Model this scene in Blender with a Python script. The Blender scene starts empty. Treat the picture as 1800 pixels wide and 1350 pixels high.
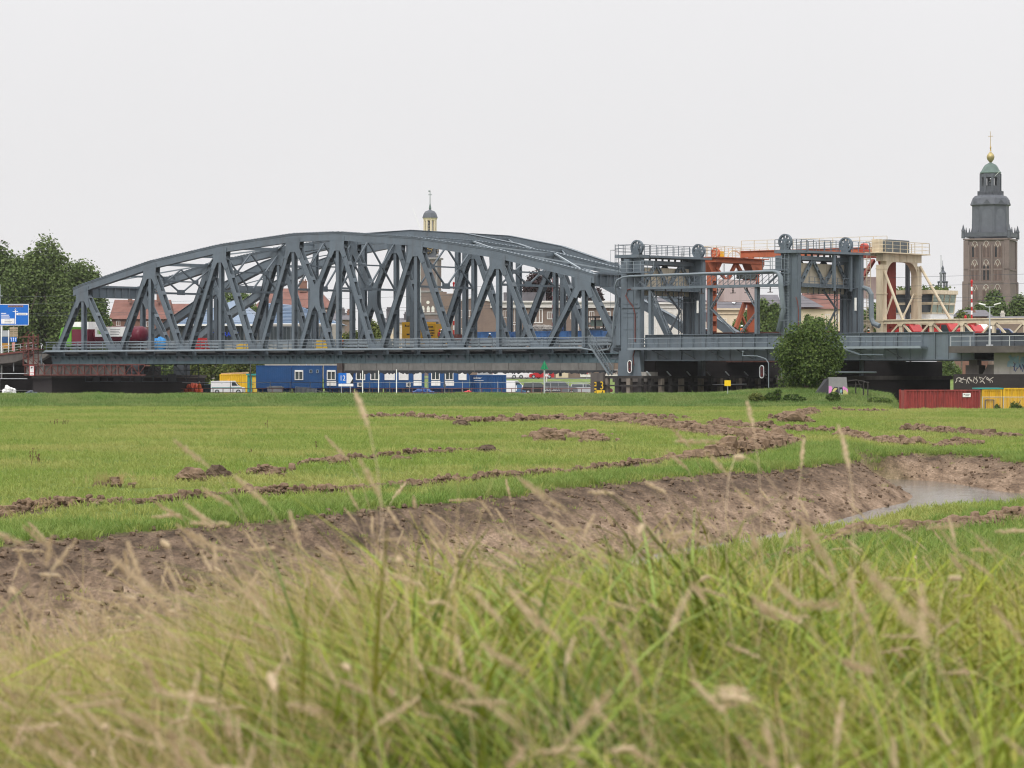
import bpy, math, random
import numpy as np
from mathutils import Vector, Matrix

# ---------------------------------------------------------------- camera, sky, sun, exposure
SC = bpy.context.scene
COL = SC.collection
F, ZC, YH = 5250.0, 2.8, 656.0            # focal length (px of an 1800 px wide frame), eye height, horizon row
TH = math.radians(39.0162)                # the bridge runs away to the left at this angle
CT, ST = math.cos(TH), math.sin(TH)
BX, BY = -24.521, 375.0                   # middle of the near truss

cam_d = bpy.data.cameras.new('camera')
cam = bpy.data.objects.new('camera', cam_d)
COL.objects.link(cam)
cam.location = (0, 0, ZC)
cam.rotation_euler = (math.radians(90) - math.atan(19.0 / F), 0, 0)
cam_d.sensor_width = 36.0
cam_d.lens = 36.0 * F / 1800.0
cam_d.clip_start, cam_d.clip_end = 0.1, 9000
cam_d.dof.use_dof = True
cam_d.dof.focus_distance = 300
cam_d.dof.aperture_fstop = 8.0
SC.camera = cam

SUN_EL, SUN_AZ = math.radians(42), math.radians(205)   # behind the camera, to the left
w = bpy.data.worlds.new('World')
SC.world = w
w.use_nodes = True
nt = w.node_tree
nt.nodes.clear()
out = nt.nodes.new('ShaderNodeOutputWorld')
sky = nt.nodes.new('ShaderNodeTexSky')
sky.sky_type = 'NISHITA'
sky.sun_disc = False
sky.sun_elevation = SUN_EL
sky.sun_rotation = SUN_AZ
sky.dust_density = 4.0
bg1 = nt.nodes.new('ShaderNodeBackground')
bg1.inputs[1].default_value = 0.1
nt.links.new(sky.outputs[0], bg1.inputs[0])
# closed cloud cover: an overcast sky is about three times as bright overhead as at the horizon
tc = nt.nodes.new('ShaderNodeTexCoord')
sx = nt.nodes.new('ShaderNodeSeparateXYZ')
nt.links.new(tc.outputs['Generated'], sx.inputs[0])
mr = nt.nodes.new('ShaderNodeMapRange')
mr.interpolation_type = 'SMOOTHSTEP'
mr.inputs['From Min'].default_value = 0.05
mr.inputs['From Max'].default_value = 0.95
mr.inputs['To Min'].default_value = 1.0
mr.inputs['To Max'].default_value = 3.0
nt.links.new(sx.outputs['Z'], mr.inputs['Value'])
nz = nt.nodes.new('ShaderNodeTexNoise')
nz.inputs['Scale'].default_value = 2.2
nz.inputs['Detail'].default_value = 4
nt.links.new(tc.outputs['Generated'], nz.inputs['Vector'])
nm = nt.nodes.new('ShaderNodeMapRange')
nm.inputs['From Min'].default_value = 0.3
nm.inputs['From Max'].default_value = 0.7
nm.inputs['To Min'].default_value = 0.965
nm.inputs['To Max'].default_value = 1.03
nt.links.new(nz.outputs['Fac'], nm.inputs['Value'])
mu = nt.nodes.new('ShaderNodeMath')
mu.operation = 'MULTIPLY'
nt.links.new(mr.outputs[0], mu.inputs[0])
nt.links.new(nm.outputs[0], mu.inputs[1])
bg2 = nt.nodes.new('ShaderNodeBackground')
bg2.inputs[0].default_value = (0.865, 0.855, 0.865, 1)
nt.links.new(mu.outputs[0], bg2.inputs[1])
mx = nt.nodes.new('ShaderNodeMixShader')
mx.inputs[0].default_value = 0.95
nt.links.new(bg1.outputs[0], mx.inputs[1])
nt.links.new(bg2.outputs[0], mx.inputs[2])
nt.links.new(mx.outputs[0], out.inputs[0])

sun_d = bpy.data.lights.new('sun', 'SUN')
sun_d.energy = 1.5
sun_d.angle = math.radians(20)
sun_d.color = (1.0, 0.96, 0.90)
sun = bpy.data.objects.new('sun', sun_d)
COL.objects.link(sun)
_d = Vector((math.sin(SUN_AZ) * math.cos(SUN_EL), math.cos(SUN_AZ) * math.cos(SUN_EL), math.sin(SUN_EL)))
sun.rotation_euler = _d.to_track_quat('Z', 'Y').to_euler()
sun.location = _d * 100

SC.view_settings.view_transform = 'Standard'
SC.view_settings.look = 'None'
SC.view_settings.exposure = 0.0
SC.view_settings.gamma = 1.0
SC.view_settings.use_curve_mapping = False
SC.cycles.use_denoising = True
SC.cycles.pixel_filter_type = 'BLACKMAN_HARRIS'
SC.cycles.filter_width = 1.15
SC.cycles.max_bounces = 6
SC.cycles.diffuse_bounces = 3
SC.cycles.glossy_bounces = 2
SC.cycles.transmission_bounces = 3
SC.cycles.transparent_max_bounces = 8

RND = random.Random(7)
NPR = np.random.default_rng(11)


def AT(px, py, Y):
    """A point of the place seen at (px, py) of the 1800x1350 photograph and Y metres away."""
    return Vector(((px - 900) / F * Y, Y, ZC + (YH - py) * Y / F))


def S_(px, w):
    """Distance along the bridge of what is seen at column px, w metres behind the near truss."""
    q = (px - 900) / F
    return (q * (BY + w * CT) - BX - w * ST) / (CT + q * ST)


def YB(s, w):
    return BY - s * ST + w * CT


def Z_(py, s, w):
    """Height above the eye of a point of the bridge seen at row py."""
    return (YH - py) * YB(s, w) / F


def BW(s, w, z):
    return Vector((BX + s * CT + w * ST, BY - s * ST + w * CT, z + ZC))


# ---------------------------------------------------------------- mesh helpers
class MB:
    def __init__(self):
        self.v, self.f = [], []

    def add(self, vs, fs):
        o = len(self.v)
        self.v.extend([tuple(q) for q in vs])
        self.f.extend([tuple(i + o for i in q) for q in fs])
        return self

    def box(self, x0, x1, y0, y1, z0, z1):
        vs = [(x0, y0, z0), (x1, y0, z0), (x1, y1, z0), (x0, y1, z0), (x0, y0, z1), (x1, y0, z1), (x1, y1, z1), (x0, y1, z1)]
        return self.add(vs, [(3, 2, 1, 0), (4, 5, 6, 7), (0, 1, 5, 4), (1, 2, 6, 5), (2, 3, 7, 6), (3, 0, 4, 7)])

    def beam(self, a, b, wd, ht, up=(0, 0, 1)):
        a, b = Vector(a), Vector(b)
        d = (b - a).normalized()
        up = Vector(up)
        if abs(d.dot(up)) > 0.98:
            up = Vector((1, 0, 0))
        sd = d.cross(up).normalized()
        u = sd.cross(d).normalized()
        sd, u = sd * wd / 2, u * ht / 2
        vs = [a - sd - u, a + sd - u, a + sd + u, a - sd + u, b - sd - u, b + sd - u, b + sd + u, b - sd + u]
        return self.add(vs, [(0, 1, 2, 3), (7, 6, 5, 4), (1, 0, 4, 5), (2, 1, 5, 6), (3, 2, 6, 7), (0, 3, 7, 4)])

    def _prism(self, pts, fn, a, b):
        n = len(pts)
        vs = [fn(p, a) for p in pts] + [fn(p, b) for p in pts]
        fs = [tuple(range(n)), tuple(range(2 * n - 1, n - 1, -1))]
        fs += [(i, i + n, (i + 1) % n + n, (i + 1) % n) for i in range(n)]
        return self.add(vs, fs)

    def poly_y(self, pts, y0, y1):     # pts (x, z)
        return self._prism(pts, lambda p, t: (p[0], t, p[1]), y0, y1)

    def poly_x(self, pts, x0, x1):     # pts (y, z)
        return self._prism(pts, lambda p, t: (t, p[0], p[1]), x0, x1)

    def poly_z(self, pts, z0, z1):     # pts (x, y)
        return self._prism(pts, lambda p, t: (p[0], p[1], t), z0, z1)

    def tube(self, pts, r, n=6, cap=True):
        pts = [Vector(p) for p in pts]
        rs = r if isinstance(r, (list, tuple)) else [r] * len(pts)
        o = len(self.v)
        for i, p in enumerate(pts):
            d = (pts[min(i + 1, len(pts) - 1)] - pts[max(i - 1, 0)]).normalized()
            up = Vector((0, 0, 1)) if abs(d.z) < 0.95 else Vector((1, 0, 0))
            a = d.cross(up).normalized()
            b = a.cross(d).normalized()
            for k in range(n):
                t = 2 * math.pi * k / n
                self.v.append(tuple(p + (a * math.cos(t) + b * math.sin(t)) * rs[i]))
        for i in range(len(pts) - 1):
            for k in range(n):
                k2 = (k + 1) % n
                self.f.append((o + i * n + k, o + i * n + k2, o + (i + 1) * n + k2, o + (i + 1) * n + k))
        if cap:
            self.f.append(tuple(o + k for k in range(n - 1, -1, -1)))
            self.f.append(tuple(o + (len(pts) - 1) * n + k for k in range(n)))
        return self

    def lathe(self, prof, n=16, c=(0, 0, 0), axis='z', rot=0.0):
        o = len(self.v)
        for r, z in prof:
            for k in range(n):
                t = 2 * math.pi * k / n + rot
                x, y = r * math.cos(t), r * math.sin(t)
                p = (x, y, z) if axis == 'z' else ((x, z, y) if axis == 'y' else (z, x, y))
                self.v.append((p[0] + c[0], p[1] + c[1], p[2] + c[2]))
        for i in range(len(prof) - 1):
            for k in range(n):
                k2 = (k + 1) % n
                self.f.append((o + i * n + k, o + i * n + k2, o + (i + 1) * n + k2, o + (i + 1) * n + k))
        self.f.append(tuple(o + k for k in range(n - 1, -1, -1)))
        self.f.append(tuple(o + (len(prof) - 1) * n + k for k in range(n)))
        return self

    def blob(self, c, r, seed=0, n=7, m=5, rough=0.25):
        rr = random.Random(seed)
        o = len(self.v)
        c = Vector(c)
        r = Vector(r) if hasattr(r, '__len__') else Vector((r, r, r))
        self.v.append(tuple(c + Vector((0, 0, r.z))))
        for i in range(1, m):
            ph = math.pi * i / m
            for k in range(n):
                t = 2 * math.pi * (k + 0.5 * (i % 2)) / n
                q = 1 + rr.uniform(-rough, rough)
                self.v.append((c.x + r.x * q * math.sin(ph) * math.cos(t), c.y + r.y * q * math.sin(ph) * math.sin(t), c.z + r.z * q * math.cos(ph)))
        self.v.append(tuple(c - Vector((0, 0, r.z))))
        e = len(self.v) - 1
        for k in range(n):
            k2 = (k + 1) % n
            self.f.append((o, o + 1 + k, o + 1 + k2))
            for i in range(m - 2):
                a, b = o + 1 + i * n, o + 1 + (i + 1) * n
                self.f.append((a + k, b + k, b + k2, a + k2))
            a = o + 1 + (m - 2) * n
            self.f.append((a + k2, a + k, e))
        return self


ORG = {}
ROT = {}


def mesh_of(mb, name, m, org=(0, 0, 0), smooth=False):
    me = bpy.data.meshes.new(name)
    if any(org):
        ox, oy, oz = org
        vs = [(x - ox, y - oy, z - oz) for x, y, z in mb.v]
    else:
        vs = mb.v
    me.from_pydata(vs, [], mb.f)
    if m is not None:
        me.materials.append(m)
    if smooth:
        me.polygons.foreach_set('use_smooth', [True] * len(me.polygons))
    me.update()
    return me


def tag(o, label=None, cat=None, group=None, kind=None):
    if label: o['label'] = label
    if cat: o['category'] = cat
    if group: o['group'] = group
    if kind: o['kind'] = kind
    return o


def thing(name, label, cat, loc=(0, 0, 0), rot=0.0, group=None):
    o = bpy.data.objects.new(name, None)
    COL.objects.link(o)
    o.empty_display_size = 0.5
    o.location = loc
    o.rotation_euler = (0, 0, rot)
    ORG[o.name] = (0, 0, 0)
    return tag(o, label, cat, group)


def bthing(name, label, cat, s, w, z, group=None):
    """A thing in the bridge's own axes: its parts are written in bridge coordinates (s, w, z)."""
    o = thing(name, label, cat, BW(s, w, z), -TH, group)
    ORG[o.name] = (s, w, z)
    return o


def part(name, mb, m, parent, label=None, smooth=False, kind=None):
    org = ORG[parent.name]
    o = bpy.data.objects.new(name, mesh_of(mb, name, m, org, smooth))
    COL.objects.link(o)
    o.parent = parent
    ORG[o.name] = org
    return tag(o, label, None, None, kind)


def inst(name, me, parent, loc, rot=(0, 0, 0), scale=None, label=None):
    """One more piece with a shared mesh; loc in the parent's own build coordinates."""
    o = bpy.data.objects.new(name, me)
    COL.objects.link(o)
    o.parent = parent
    g = ORG[parent.name]
    o.location = (loc[0] - g[0], loc[1] - g[1], loc[2] - g[2])
    o.rotation_euler = rot
    if scale: o.scale = scale
    ORG[o.name] = (0, 0, 0)
    return tag(o, label)


def solo(name, mb, m, label, cat, loc=(0, 0, 0), rot=0.0, group=None, kind=None, smooth=False):
    o = bpy.data.objects.new(name, mesh_of(mb, name, m, (0, 0, 0), smooth))
    COL.objects.link(o)
    o.location = loc
    o.rotation_euler = (0, 0, rot)
    ORG[o.name] = (0, 0, 0)
    return tag(o, label, cat, group, kind)


def bsolo(name, mb, m, label, cat, s, w, z, group=None, kind=None, smooth=False):
    o = bpy.data.objects.new(name, mesh_of(mb, name, m, (s, w, z), smooth))
    COL.objects.link(o)
    o.location = BW(s, w, z)
    o.rotation_euler = (0, 0, -TH)
    ORG[o.name] = (s, w, z)
    return tag(o, label, cat, group, kind)


def structure(name, mb, m, loc=(0, 0, 0), rot=0.0, smooth=False):
    return solo(name, mb, m, None, None, loc, rot, None, 'structure', smooth)


def copy_tree(o, parent=None):
    c = o.copy()
    COL.objects.link(c)
    if parent is not None: c.parent = parent
    ORG[c.name] = ORG.get(o.name, (0, 0, 0))
    for ch in o.children:
        copy_tree(ch, c)
    return c


def text(name, body, size, m, parent, loc, rot=(math.pi / 2, 0, 0), sx=1.0, ext=0.004, align='CENTER'):
    cu = bpy.data.curves.new(name, 'FONT')
    cu.body = body
    cu.size = size
    cu.extrude = ext
    cu.align_x = align
    cu.align_y = 'CENTER'
    cu.materials.append(m)
    tmp = bpy.data.objects.new(name, cu)
    COL.objects.link(tmp)
    me = bpy.data.meshes.new_from_object(tmp.evaluated_get(bpy.context.evaluated_depsgraph_get()))
    bpy.data.objects.remove(tmp)
    me.name = name
    o = bpy.data.objects.new(name, me)
    COL.objects.link(o)
    o.parent = parent
    g = ORG[parent.name]
    o.location = (loc[0] - g[0], loc[1] - g[1], loc[2] - g[2])
    o.rotation_euler = rot
    o.scale = (sx, 1, 1)
    return o


# ---------------------------------------------------------------- materials
MATS = {}


def mat(name, col, rough=0.7, metal=0.0, var=0.15, scale=1.0, streak=0.0, dirt=None, dirt_amt=0.4, bump=0.0, spec=0.3):
    if name in MATS:
        return MATS[name]
    m = bpy.data.materials.new(name)
    m.use_nodes = True
    t = m.node_tree
    L = t.links
    b = t.nodes['Principled BSDF']
    b.inputs['Roughness'].default_value = rough
    b.inputs['Metallic'].default_value = metal
    b.inputs['Specular IOR Level'].default_value = spec
    co = t.nodes.new('ShaderNodeTexCoord')
    oi = t.nodes.new('ShaderNodeObjectInfo')
    mp = t.nodes.new('ShaderNodeVectorMath')
    mp.operation = 'ADD'
    sc = t.nodes.new('ShaderNodeVectorMath')
    sc.operation = 'SCALE'
    L.new(oi.outputs['Location'], sc.inputs[0])
    sc.inputs['Scale'].default_value = 0.37
    L.new(co.outputs['Object'], mp.inputs[0])
    L.new(sc.outputs[0], mp.inputs[1])
    n1 = t.nodes.new('ShaderNodeTexNoise')
    n1.inputs['Scale'].default_value = scale
    n1.inputs['Detail'].default_value = 5
    n1.inputs['Roughness'].default_value = 0.65
    L.new(mp.outputs[0], n1.inputs['Vector'])
    r = t.nodes.new('ShaderNodeMapRange')
    r.inputs['From Min'].default_value = 0.3
    r.inputs['From Max'].default_value = 0.7
    r.inputs['To Min'].default_value = 1 - var
    r.inputs['To Max'].default_value = 1 + var
    L.new(n1.outputs['Fac'], r.inputs['Value'])
    ov = t.nodes.new('ShaderNodeMath')
    ov.operation = 'MULTIPLY_ADD'
    ov.inputs[1].default_value = 0.14 if var > 0.05 else 0.0
    ov.inputs[2].default_value = 0.93 if var > 0.05 else 1.0
    L.new(oi.outputs['Random'], ov.inputs[0])
    om = t.nodes.new('ShaderNodeMath')
    om.operation = 'MULTIPLY'
    L.new(ov.outputs[0], om.inputs[0])
    L.new(r.outputs[0], om.inputs[1])
    mul = t.nodes.new('ShaderNodeVectorMath')
    mul.operation = 'SCALE'
    mul.inputs[0].default_value = col
    L.new(om.outputs[0], mul.inputs['Scale'])
    last = mul.outputs[0]
    if dirt is not None:
        mpp = t.nodes.new('ShaderNodeMapping')
        mpp.inputs['Scale'].default_value = (1.7, 1.7, 0.16 if streak else 1.3)
        L.new(mp.outputs[0], mpp.inputs['Vector'])
        n2 = t.nodes.new('ShaderNodeTexNoise')
        n2.inputs['Scale'].default_value = 1.6 * scale
        n2.inputs['Detail'].default_value = 6
        n2.inputs['Roughness'].default_value = 0.7
        L.new(mpp.outputs[0], n2.inputs['Vector'])
        r2 = t.nodes.new('ShaderNodeMapRange')
        r2.inputs['From Min'].default_value = 0.5
        r2.inputs['From Max'].default_value = 0.75
        r2.inputs['To Max'].default_value = dirt_amt
        L.new(n2.outputs['Fac'], r2.inputs['Value'])
        mxx = t.nodes.new('ShaderNodeMix')
        mxx.data_type = 'RGBA'
        L.new(r2.outputs[0], mxx.inputs[0])
        L.new(last, mxx.inputs[6])
        mxx.inputs[7].default_value = (*dirt, 1)
        last = mxx.outputs[2]
    L.new(last, b.inputs['Base Color'])
    if bump:
        bp = t.nodes.new('ShaderNodeBump')
        bp.inputs['Strength'].default_value = bump
        bp.inputs['Distance'].default_value = 0.05
        L.new(n1.outputs['Fac'], bp.inputs['Height'])
        L.new(bp.outputs[0], b.inputs['Normal'])
    MATS[name] = m
    return m


def brick_mat(name, c1, c2, mortar, scale=1.0, var=0.25, rot=(math.pi / 2, 0, 0)):
    """Courses of brick far too small to be told apart; colour only."""
    m = mat(name, c1, rough=0.9, var=var, scale=0.35, dirt=(c1[0] * .45, c1[1] * .45, c1[2] * .48), dirt_amt=0.5, streak=1)
    t = m.node_tree
    co = t.nodes.new('ShaderNodeTexCoord')
    mp = t.nodes.new('ShaderNodeMapping')
    mp.inputs['Rotation'].default_value = rot
    t.links.new(co.outputs['Object'], mp.inputs['Vector'])
    br = t.nodes.new('ShaderNodeTexBrick')
    br.inputs['Color1'].default_value = (*c1, 1)
    br.inputs['Color2'].default_value = (*c2, 1)
    br.inputs['Mortar'].default_value = (*mortar, 1)
    br.inputs['Scale'].default_value = scale
    br.inputs['Brick Width'].default_value = 0.42
    br.inputs['Row Height'].default_value = 0.14
    br.inputs['Mortar Size'].default_value = 0.014
    t.links.new(mp.outputs[0], br.inputs['Vector'])
    b = t.nodes['Principled BSDF']
    src = b.inputs['Base Color'].links[0].from_socket
    mxx = t.nodes.new('ShaderNodeMix')
    mxx.data_type = 'RGBA'
    mxx.inputs[0].default_value = 0.5
    t.links.new(src, mxx.inputs[6])
    t.links.new(br.outputs['Color'], mxx.inputs[7])
    t.links.new(mxx.outputs[2], b.inputs['Base Color'])
    return m


def leaf_mat(name, c1, c2, trans=0.3):
    m = bpy.data.materials.new(name)
    m.use_nodes = True
    t = m.node_tree
    L = t.links
    b = t.nodes['Principled BSDF']
    b.inputs['Roughness'].default_value = 0.65
    b.inputs['Specular IOR Level'].default_value = 0.12
    g = t.nodes.new('ShaderNodeNewGeometry')
    oi = t.nodes.new('ShaderNodeObjectInfo')
    ad = t.nodes.new('ShaderNodeMath')
    L.new(g.outputs['Random Per Island'], ad.inputs[0])
    sub = t.nodes.new('ShaderNodeMath')
    sub.operation = 'MULTIPLY_ADD'
    L.new(oi.outputs['Random'], sub.inputs[0])
    sub.inputs[1].default_value = 0.35
    sub.inputs[2].default_value = -0.17
    L.new(sub.outputs[0], ad.inputs[1])
    mxx = t.nodes.new('ShaderNodeMix')
    mxx.data_type = 'RGBA'
    mxx.clamp_factor = True
    L.new(ad.outputs[0], mxx.inputs[0])
    mxx.inputs[6].default_value = (*c1, 1)
    mxx.inputs[7].default_value = (*c2, 1)
    L.new(mxx.outputs[2], b.inputs['Base Color'])
    tr = t.nodes.new('ShaderNodeBsdfTranslucent')
    L.new(mxx.outputs[2], tr.inputs['Color'])
    ms = t.nodes.new('ShaderNodeMixShader')
    ms.inputs[0].default_value = trans
    L.new(b.outputs[0], ms.inputs[1])
    L.new(tr.outputs[0], ms.inputs[2])
    L.new(ms.outputs[0], t.nodes['Material Output'].inputs['Surface'])
    MATS[name] = m
    return m


def glass_mat(name, col=(0.03, 0.04, 0.045), rough=0.08):
    return mat(name, col, rough=rough, var=0.3, scale=0.5, spec=0.6)


steel = mat('steel_grey', (0.108, 0.134, 0.156), rough=0.5, var=0.12, scale=0.5, dirt=(0.085, 0.082, 0.078), dirt_amt=0.5, streak=1)
duct = mat('duct_grey', (0.155, 0.185, 0.205), rough=0.5, var=0.1, scale=0.6)
steel_lt = mat('steel_light', (0.20, 0.235, 0.26), rough=0.45, var=0.10, scale=0.6, dirt=(0.12, 0.13, 0.13), dirt_amt=0.3, streak=1)
steel_dk = mat('steel_dark', (0.06, 0.07, 0.08), rough=0.6, var=0.2, scale=0.6)
steel_grn = mat('steel_green_grey', (0.10, 0.15, 0.17), rough=0.55, var=0.14, scale=0.5, dirt=(0.05, 0.06, 0.06), dirt_amt=0.5, streak=1)
under = mat('underside_dark', (0.03, 0.032, 0.035), rough=0.9, var=0.3)  # one near-black tone for deck undersides, cross beams and netting
black = mat('black_rubber', (0.015, 0.015, 0.016), rough=0.7)
white = mat('white_paint', (0.75, 0.75, 0.73), rough=0.5, var=0.06, dirt=(0.4, 0.38, 0.34), dirt_amt=0.35, streak=1)
cream = mat('cream_paint', (0.58, 0.50, 0.36), rough=0.55, var=0.08, scale=0.5, dirt=(0.28, 0.20, 0.12), dirt_amt=0.7, streak=1)
orange_p = mat('orange_primer', (0.45, 0.125, 0.058), rough=0.65, var=0.14, scale=0.6, dirt=(0.20, 0.06, 0.035), dirt_amt=0.5, streak=1)
red_dk = mat('oxide_red_paint', (0.20, 0.035, 0.022), rough=0.6, var=0.15, scale=0.6, dirt=(0.11, 0.02, 0.015), dirt_amt=0.4, streak=1)
red_sig = mat('signal_red', (0.45, 0.02, 0.02), rough=0.45, var=0.06)
yellow_p = mat('yellow_paint', (0.66, 0.42, 0.02), rough=0.5, var=0.08, dirt=(0.35, 0.2, 0.03), dirt_amt=0.35, streak=1)
green_sig = mat('signal_green', (0.01, 0.23, 0.10), rough=0.45, var=0.06)
teal_p = mat('teal_paint', (0.03, 0.26, 0.24), rough=0.5, var=0.1)
blue_p = mat('blue_cabin_paint', (0.014, 0.070, 0.20), rough=0.5, var=0.10, scale=0.5, dirt=(0.01, 0.04, 0.12), dirt_amt=0.4, streak=1)
blue_s = mat('road_sign_blue', (0.006, 0.13, 0.50), rough=0.4, var=0.04)
rust = mat('rusty_red_steel', (0.13, 0.042, 0.034), rough=0.8, var=0.3, scale=1.5, dirt=(0.07, 0.04, 0.035), dirt_amt=0.6)
concrete = mat('concrete', (0.30, 0.285, 0.26), rough=0.9, var=0.16, scale=0.4, dirt=(0.13, 0.12, 0.11), dirt_amt=0.6, streak=1, bump=0.2)
concrete_dk = mat('concrete_dark', (0.09, 0.08, 0.073), rough=0.95, var=0.25, scale=0.4, dirt=(0.05, 0.045, 0.045), dirt_amt=0.7, streak=1, bump=0.2)
shaded = brick_mat('shaded_brick', (0.030, 0.024, 0.024), (0.02, 0.018, 0.019), (0.035, 0.03, 0.03))  # near-black base: the shade under the deck is put into the brick colour
cweight = mat('counterweight_concrete', (0.40, 0.35, 0.27), rough=0.9, var=0.1, scale=0.5, dirt=(0.20, 0.17, 0.13), dirt_amt=0.5, streak=1)
cweight_pk = mat('counterweight_pinkish', (0.60, 0.49, 0.46), rough=0.85, var=0.06, scale=0.4, dirt=(0.44, 0.35, 0.32), dirt_amt=0.4, streak=1)
asphalt = mat('asphalt', (0.05, 0.05, 0.05), rough=0.95, var=0.2, scale=2)
timber = mat('weathered_timber', (0.20, 0.17, 0.14), rough=0.95, var=0.25, scale=1.2, dirt=(0.06, 0.055, 0.05), dirt_amt=0.7, streak=1)
timber_dk = mat('dark_timber', (0.035, 0.032, 0.03), rough=0.95, var=0.3, scale=1.2)
wood_new = mat('new_wood', (0.45, 0.30, 0.17), rough=0.8, var=0.2, scale=1.5)
glass = glass_mat('window_glass')
glass_refl = glass_mat('glass_green_reflection', (0.24, 0.30, 0.25), .2)  # greenish light reflection put into the pane colour
galv = mat('galvanised_steel', (0.38, 0.40, 0.41), rough=0.5, var=0.1, scale=1.0)
gold = mat('gilded_metal', (0.42, 0.29, 0.10), rough=0.4, metal=0.7, var=0.1)
# ---------------------------------------------------------------- ground, creek, river
def pl(pts):
    return np.array([((px - 900) / F * y, y) for px, y in pts])


CHAN = pl([(-700, 40), (-200, 44.5), (0, 48.4), (180, 52.7), (330, 55.3), (500, 56.8), (700, 62.8), (900, 69.3), (1050, 75.8),
           (1200, 80.8), (1350, 87), (1480, 94.5), (1497, 101), (1484, 113), (1505, 114), (1533, 108.5), (1600, 111.5), (1680, 110), (1750, 109), (1800, 101),
           (1950, 97), (2150, 95), (2150, 68), (1950, 70), (1800, 72), (1650, 70), (1500, 61), (1300, 54), (1000, 45), (600, 36), (0, 25), (-200, 22), (-700, 18)])
WATP = pl([(-700, 26), (-200, 30), (0, 34), (300, 40), (600, 46), (900, 54), (1200, 64.6), (1300, 68), (1450, 75), (1540, 83.5),
           (1597, 88), (1606, 92.4), (1572, 99), (1532, 108.2), (1560, 107.5), (1640, 105.3), (1700, 101), (1765, 95.5), (1950, 89), (2150, 87), (2150, 83),
           (1950, 82), (1765, 86.0), (1650, 82.0), (1590, 76.0), (1450, 69.0), (1300, 63.3), (1200, 58.5), (900, 49), (600, 41), (300, 35),
           (0, 29), (-200, 25), (-700, 21)])


def inside(P, x, y):
    r = np.zeros(x.shape, bool)
    n = len(P)
    for i in range(n):
        x1, y1 = P[i]
        x2, y2 = P[(i + 1) % n]
        c = ((y1 > y) != (y2 > y))
        with np.errstate(divide='ignore', invalid='ignore'):
            r ^= c & (x < (x2 - x1) * (y - y1) / (y2 - y1 + 1e-12) + x1)
    return r


def dist(P, x, y, closed=True):
    d = np.full(x.shape, 1e9)
    n = len(P)
    for i in range(n if closed else n - 1):
        a, b = P[i], P[(i + 1) % n]
        ab = b - a
        t = np.clip(((x - a[0]) * ab[0] + (y - a[1]) * ab[1]) / (ab @ ab + 1e-12), 0, 1)
        d = np.minimum(d, np.hypot(x - a[0] - t * ab[0], y - a[1] - t * ab[1]))
    return d


_wr = np.random.default_rng(3)
_WV = [(_wr.normal(size=2), _wr.uniform(0, 6.28)) for _ in range(40)]


def wob(x, y, wl, seed=0, n=6):
    """Smooth irregular relief of about +-1 at the given wavelength."""
    r = 0
    for i in range(n):
        (k, ph) = _WV[(seed * 7 + i) % 40]
        k = k / np.hypot(*k) * (0.6 + 0.25 * i)
        r = r + np.sin((k[0] * x + k[1] * y) * 6.283 / wl + ph + seed)
    return r / n * 1.6


def sst(x, a, b):
    t = np.clip((x - a) / (b - a), 0, 1)
    return t * t * (3 - 2 * t)


def near_side(x, y):
    """True on the photographer's side of the creek."""
    q = x / np.maximum(y, 1) * F + 900
    edge = np.interp(q, [-700, -200, 0, 600, 1000, 1300, 1500, 1650, 1800, 2150], [20, 27, 31, 43, 53, 66, 76, 84, 89, 86])
    return y < edge


def ground(x, y):
    x = np.asarray(x, float)
    y = np.asarray(y, float)
    q = x / np.maximum(y, 4) * F + 900
    z = 0.05 * wob(x, y, 11, 1) + 0.035 * wob(x, y, 3.2, 2)
    ns = near_side(x, y)
    # the slope the photographer stands on
    crest = np.interp(q, [0, 500, 1000, 1800], [8.5, 9, 9.5, 9.5])
    foot = np.interp(q, [0, 600, 1300, 1800], [23, 27, 34, 38])
    lowz = np.interp(q, [0, 600, 1300, 1800], [-0.35, -0.35, -0.3, -0.3])
    hi = 1.25 + np.interp(q, [0, 450, 800, 1300, 1800], [.10, .18, .36, .31, .17]) * sst(y, 2, 8)
    zn = hi + (lowz - hi) * sst(y, crest, foot) + 0.05 * wob(x, y, 4, 3)
    z = np.where(ns, zn, z)
    # lower ground at the right bank of the creek
    z = z - 0.22 * sst(q, 1480, 1560) * sst(y, 95, 104) * (1 - sst(y, 125, 180))
    # creek
    ic, iw = inside(CHAN, x, y), inside(WATP, x, y)
    dc, dw = dist(CHAN, x, y), dist(WATP, x, y)
    t = np.where(iw, 0, dw / (dw + dc + 1e-6))
    tt = np.where(ns, t ** 2.2, t ** 0.8)
    zc = -1.02 + tt * (z + 1.02) + 0.05 * wob(x, y, 1.3, 5) * np.minimum(1, dc) * np.minimum(1, dw)
    zc = np.where(iw, -1.02 - np.minimum(dw, 1.5) * 0.35, zc)
    z = np.where(ic, zc, z)
    # levee before the river, higher and rougher round the bush on the right
    top = np.interp(q, [-400, 1180, 1300, 1400, 1500, 1560, 1600], [0.74, 0.76, 0.95, 1.3, 1.2, 0.75, 0.12])
    lev = top + 0.05 * wob(x, y, 7, 6) + 0.03 * wob(x, y, 2.3, 8)
    z = np.where(y > 200, z + lev * sst(y, 244, 262), z)
    # hollow where the containers stand
    holl = sst(q, 1560, 1592) * sst(y, 228, 231)
    z = z * (1 - holl) + (-1.13) * holl
    # river bank behind
    rb = sst(y, 268, 288) * (1 - sst(q, 1230, 1300))
    z = z * (1 - rb) + (-3.2) * rb
    rb2 = sst(y, 272, 290) * sst(q, 1230, 1300)
    z = z * (1 - rb2) + (-0.9) * rb2
    return z


def gz(x, y):
    return float(ground(np.array([x]), np.array([y]))[0])


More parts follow.
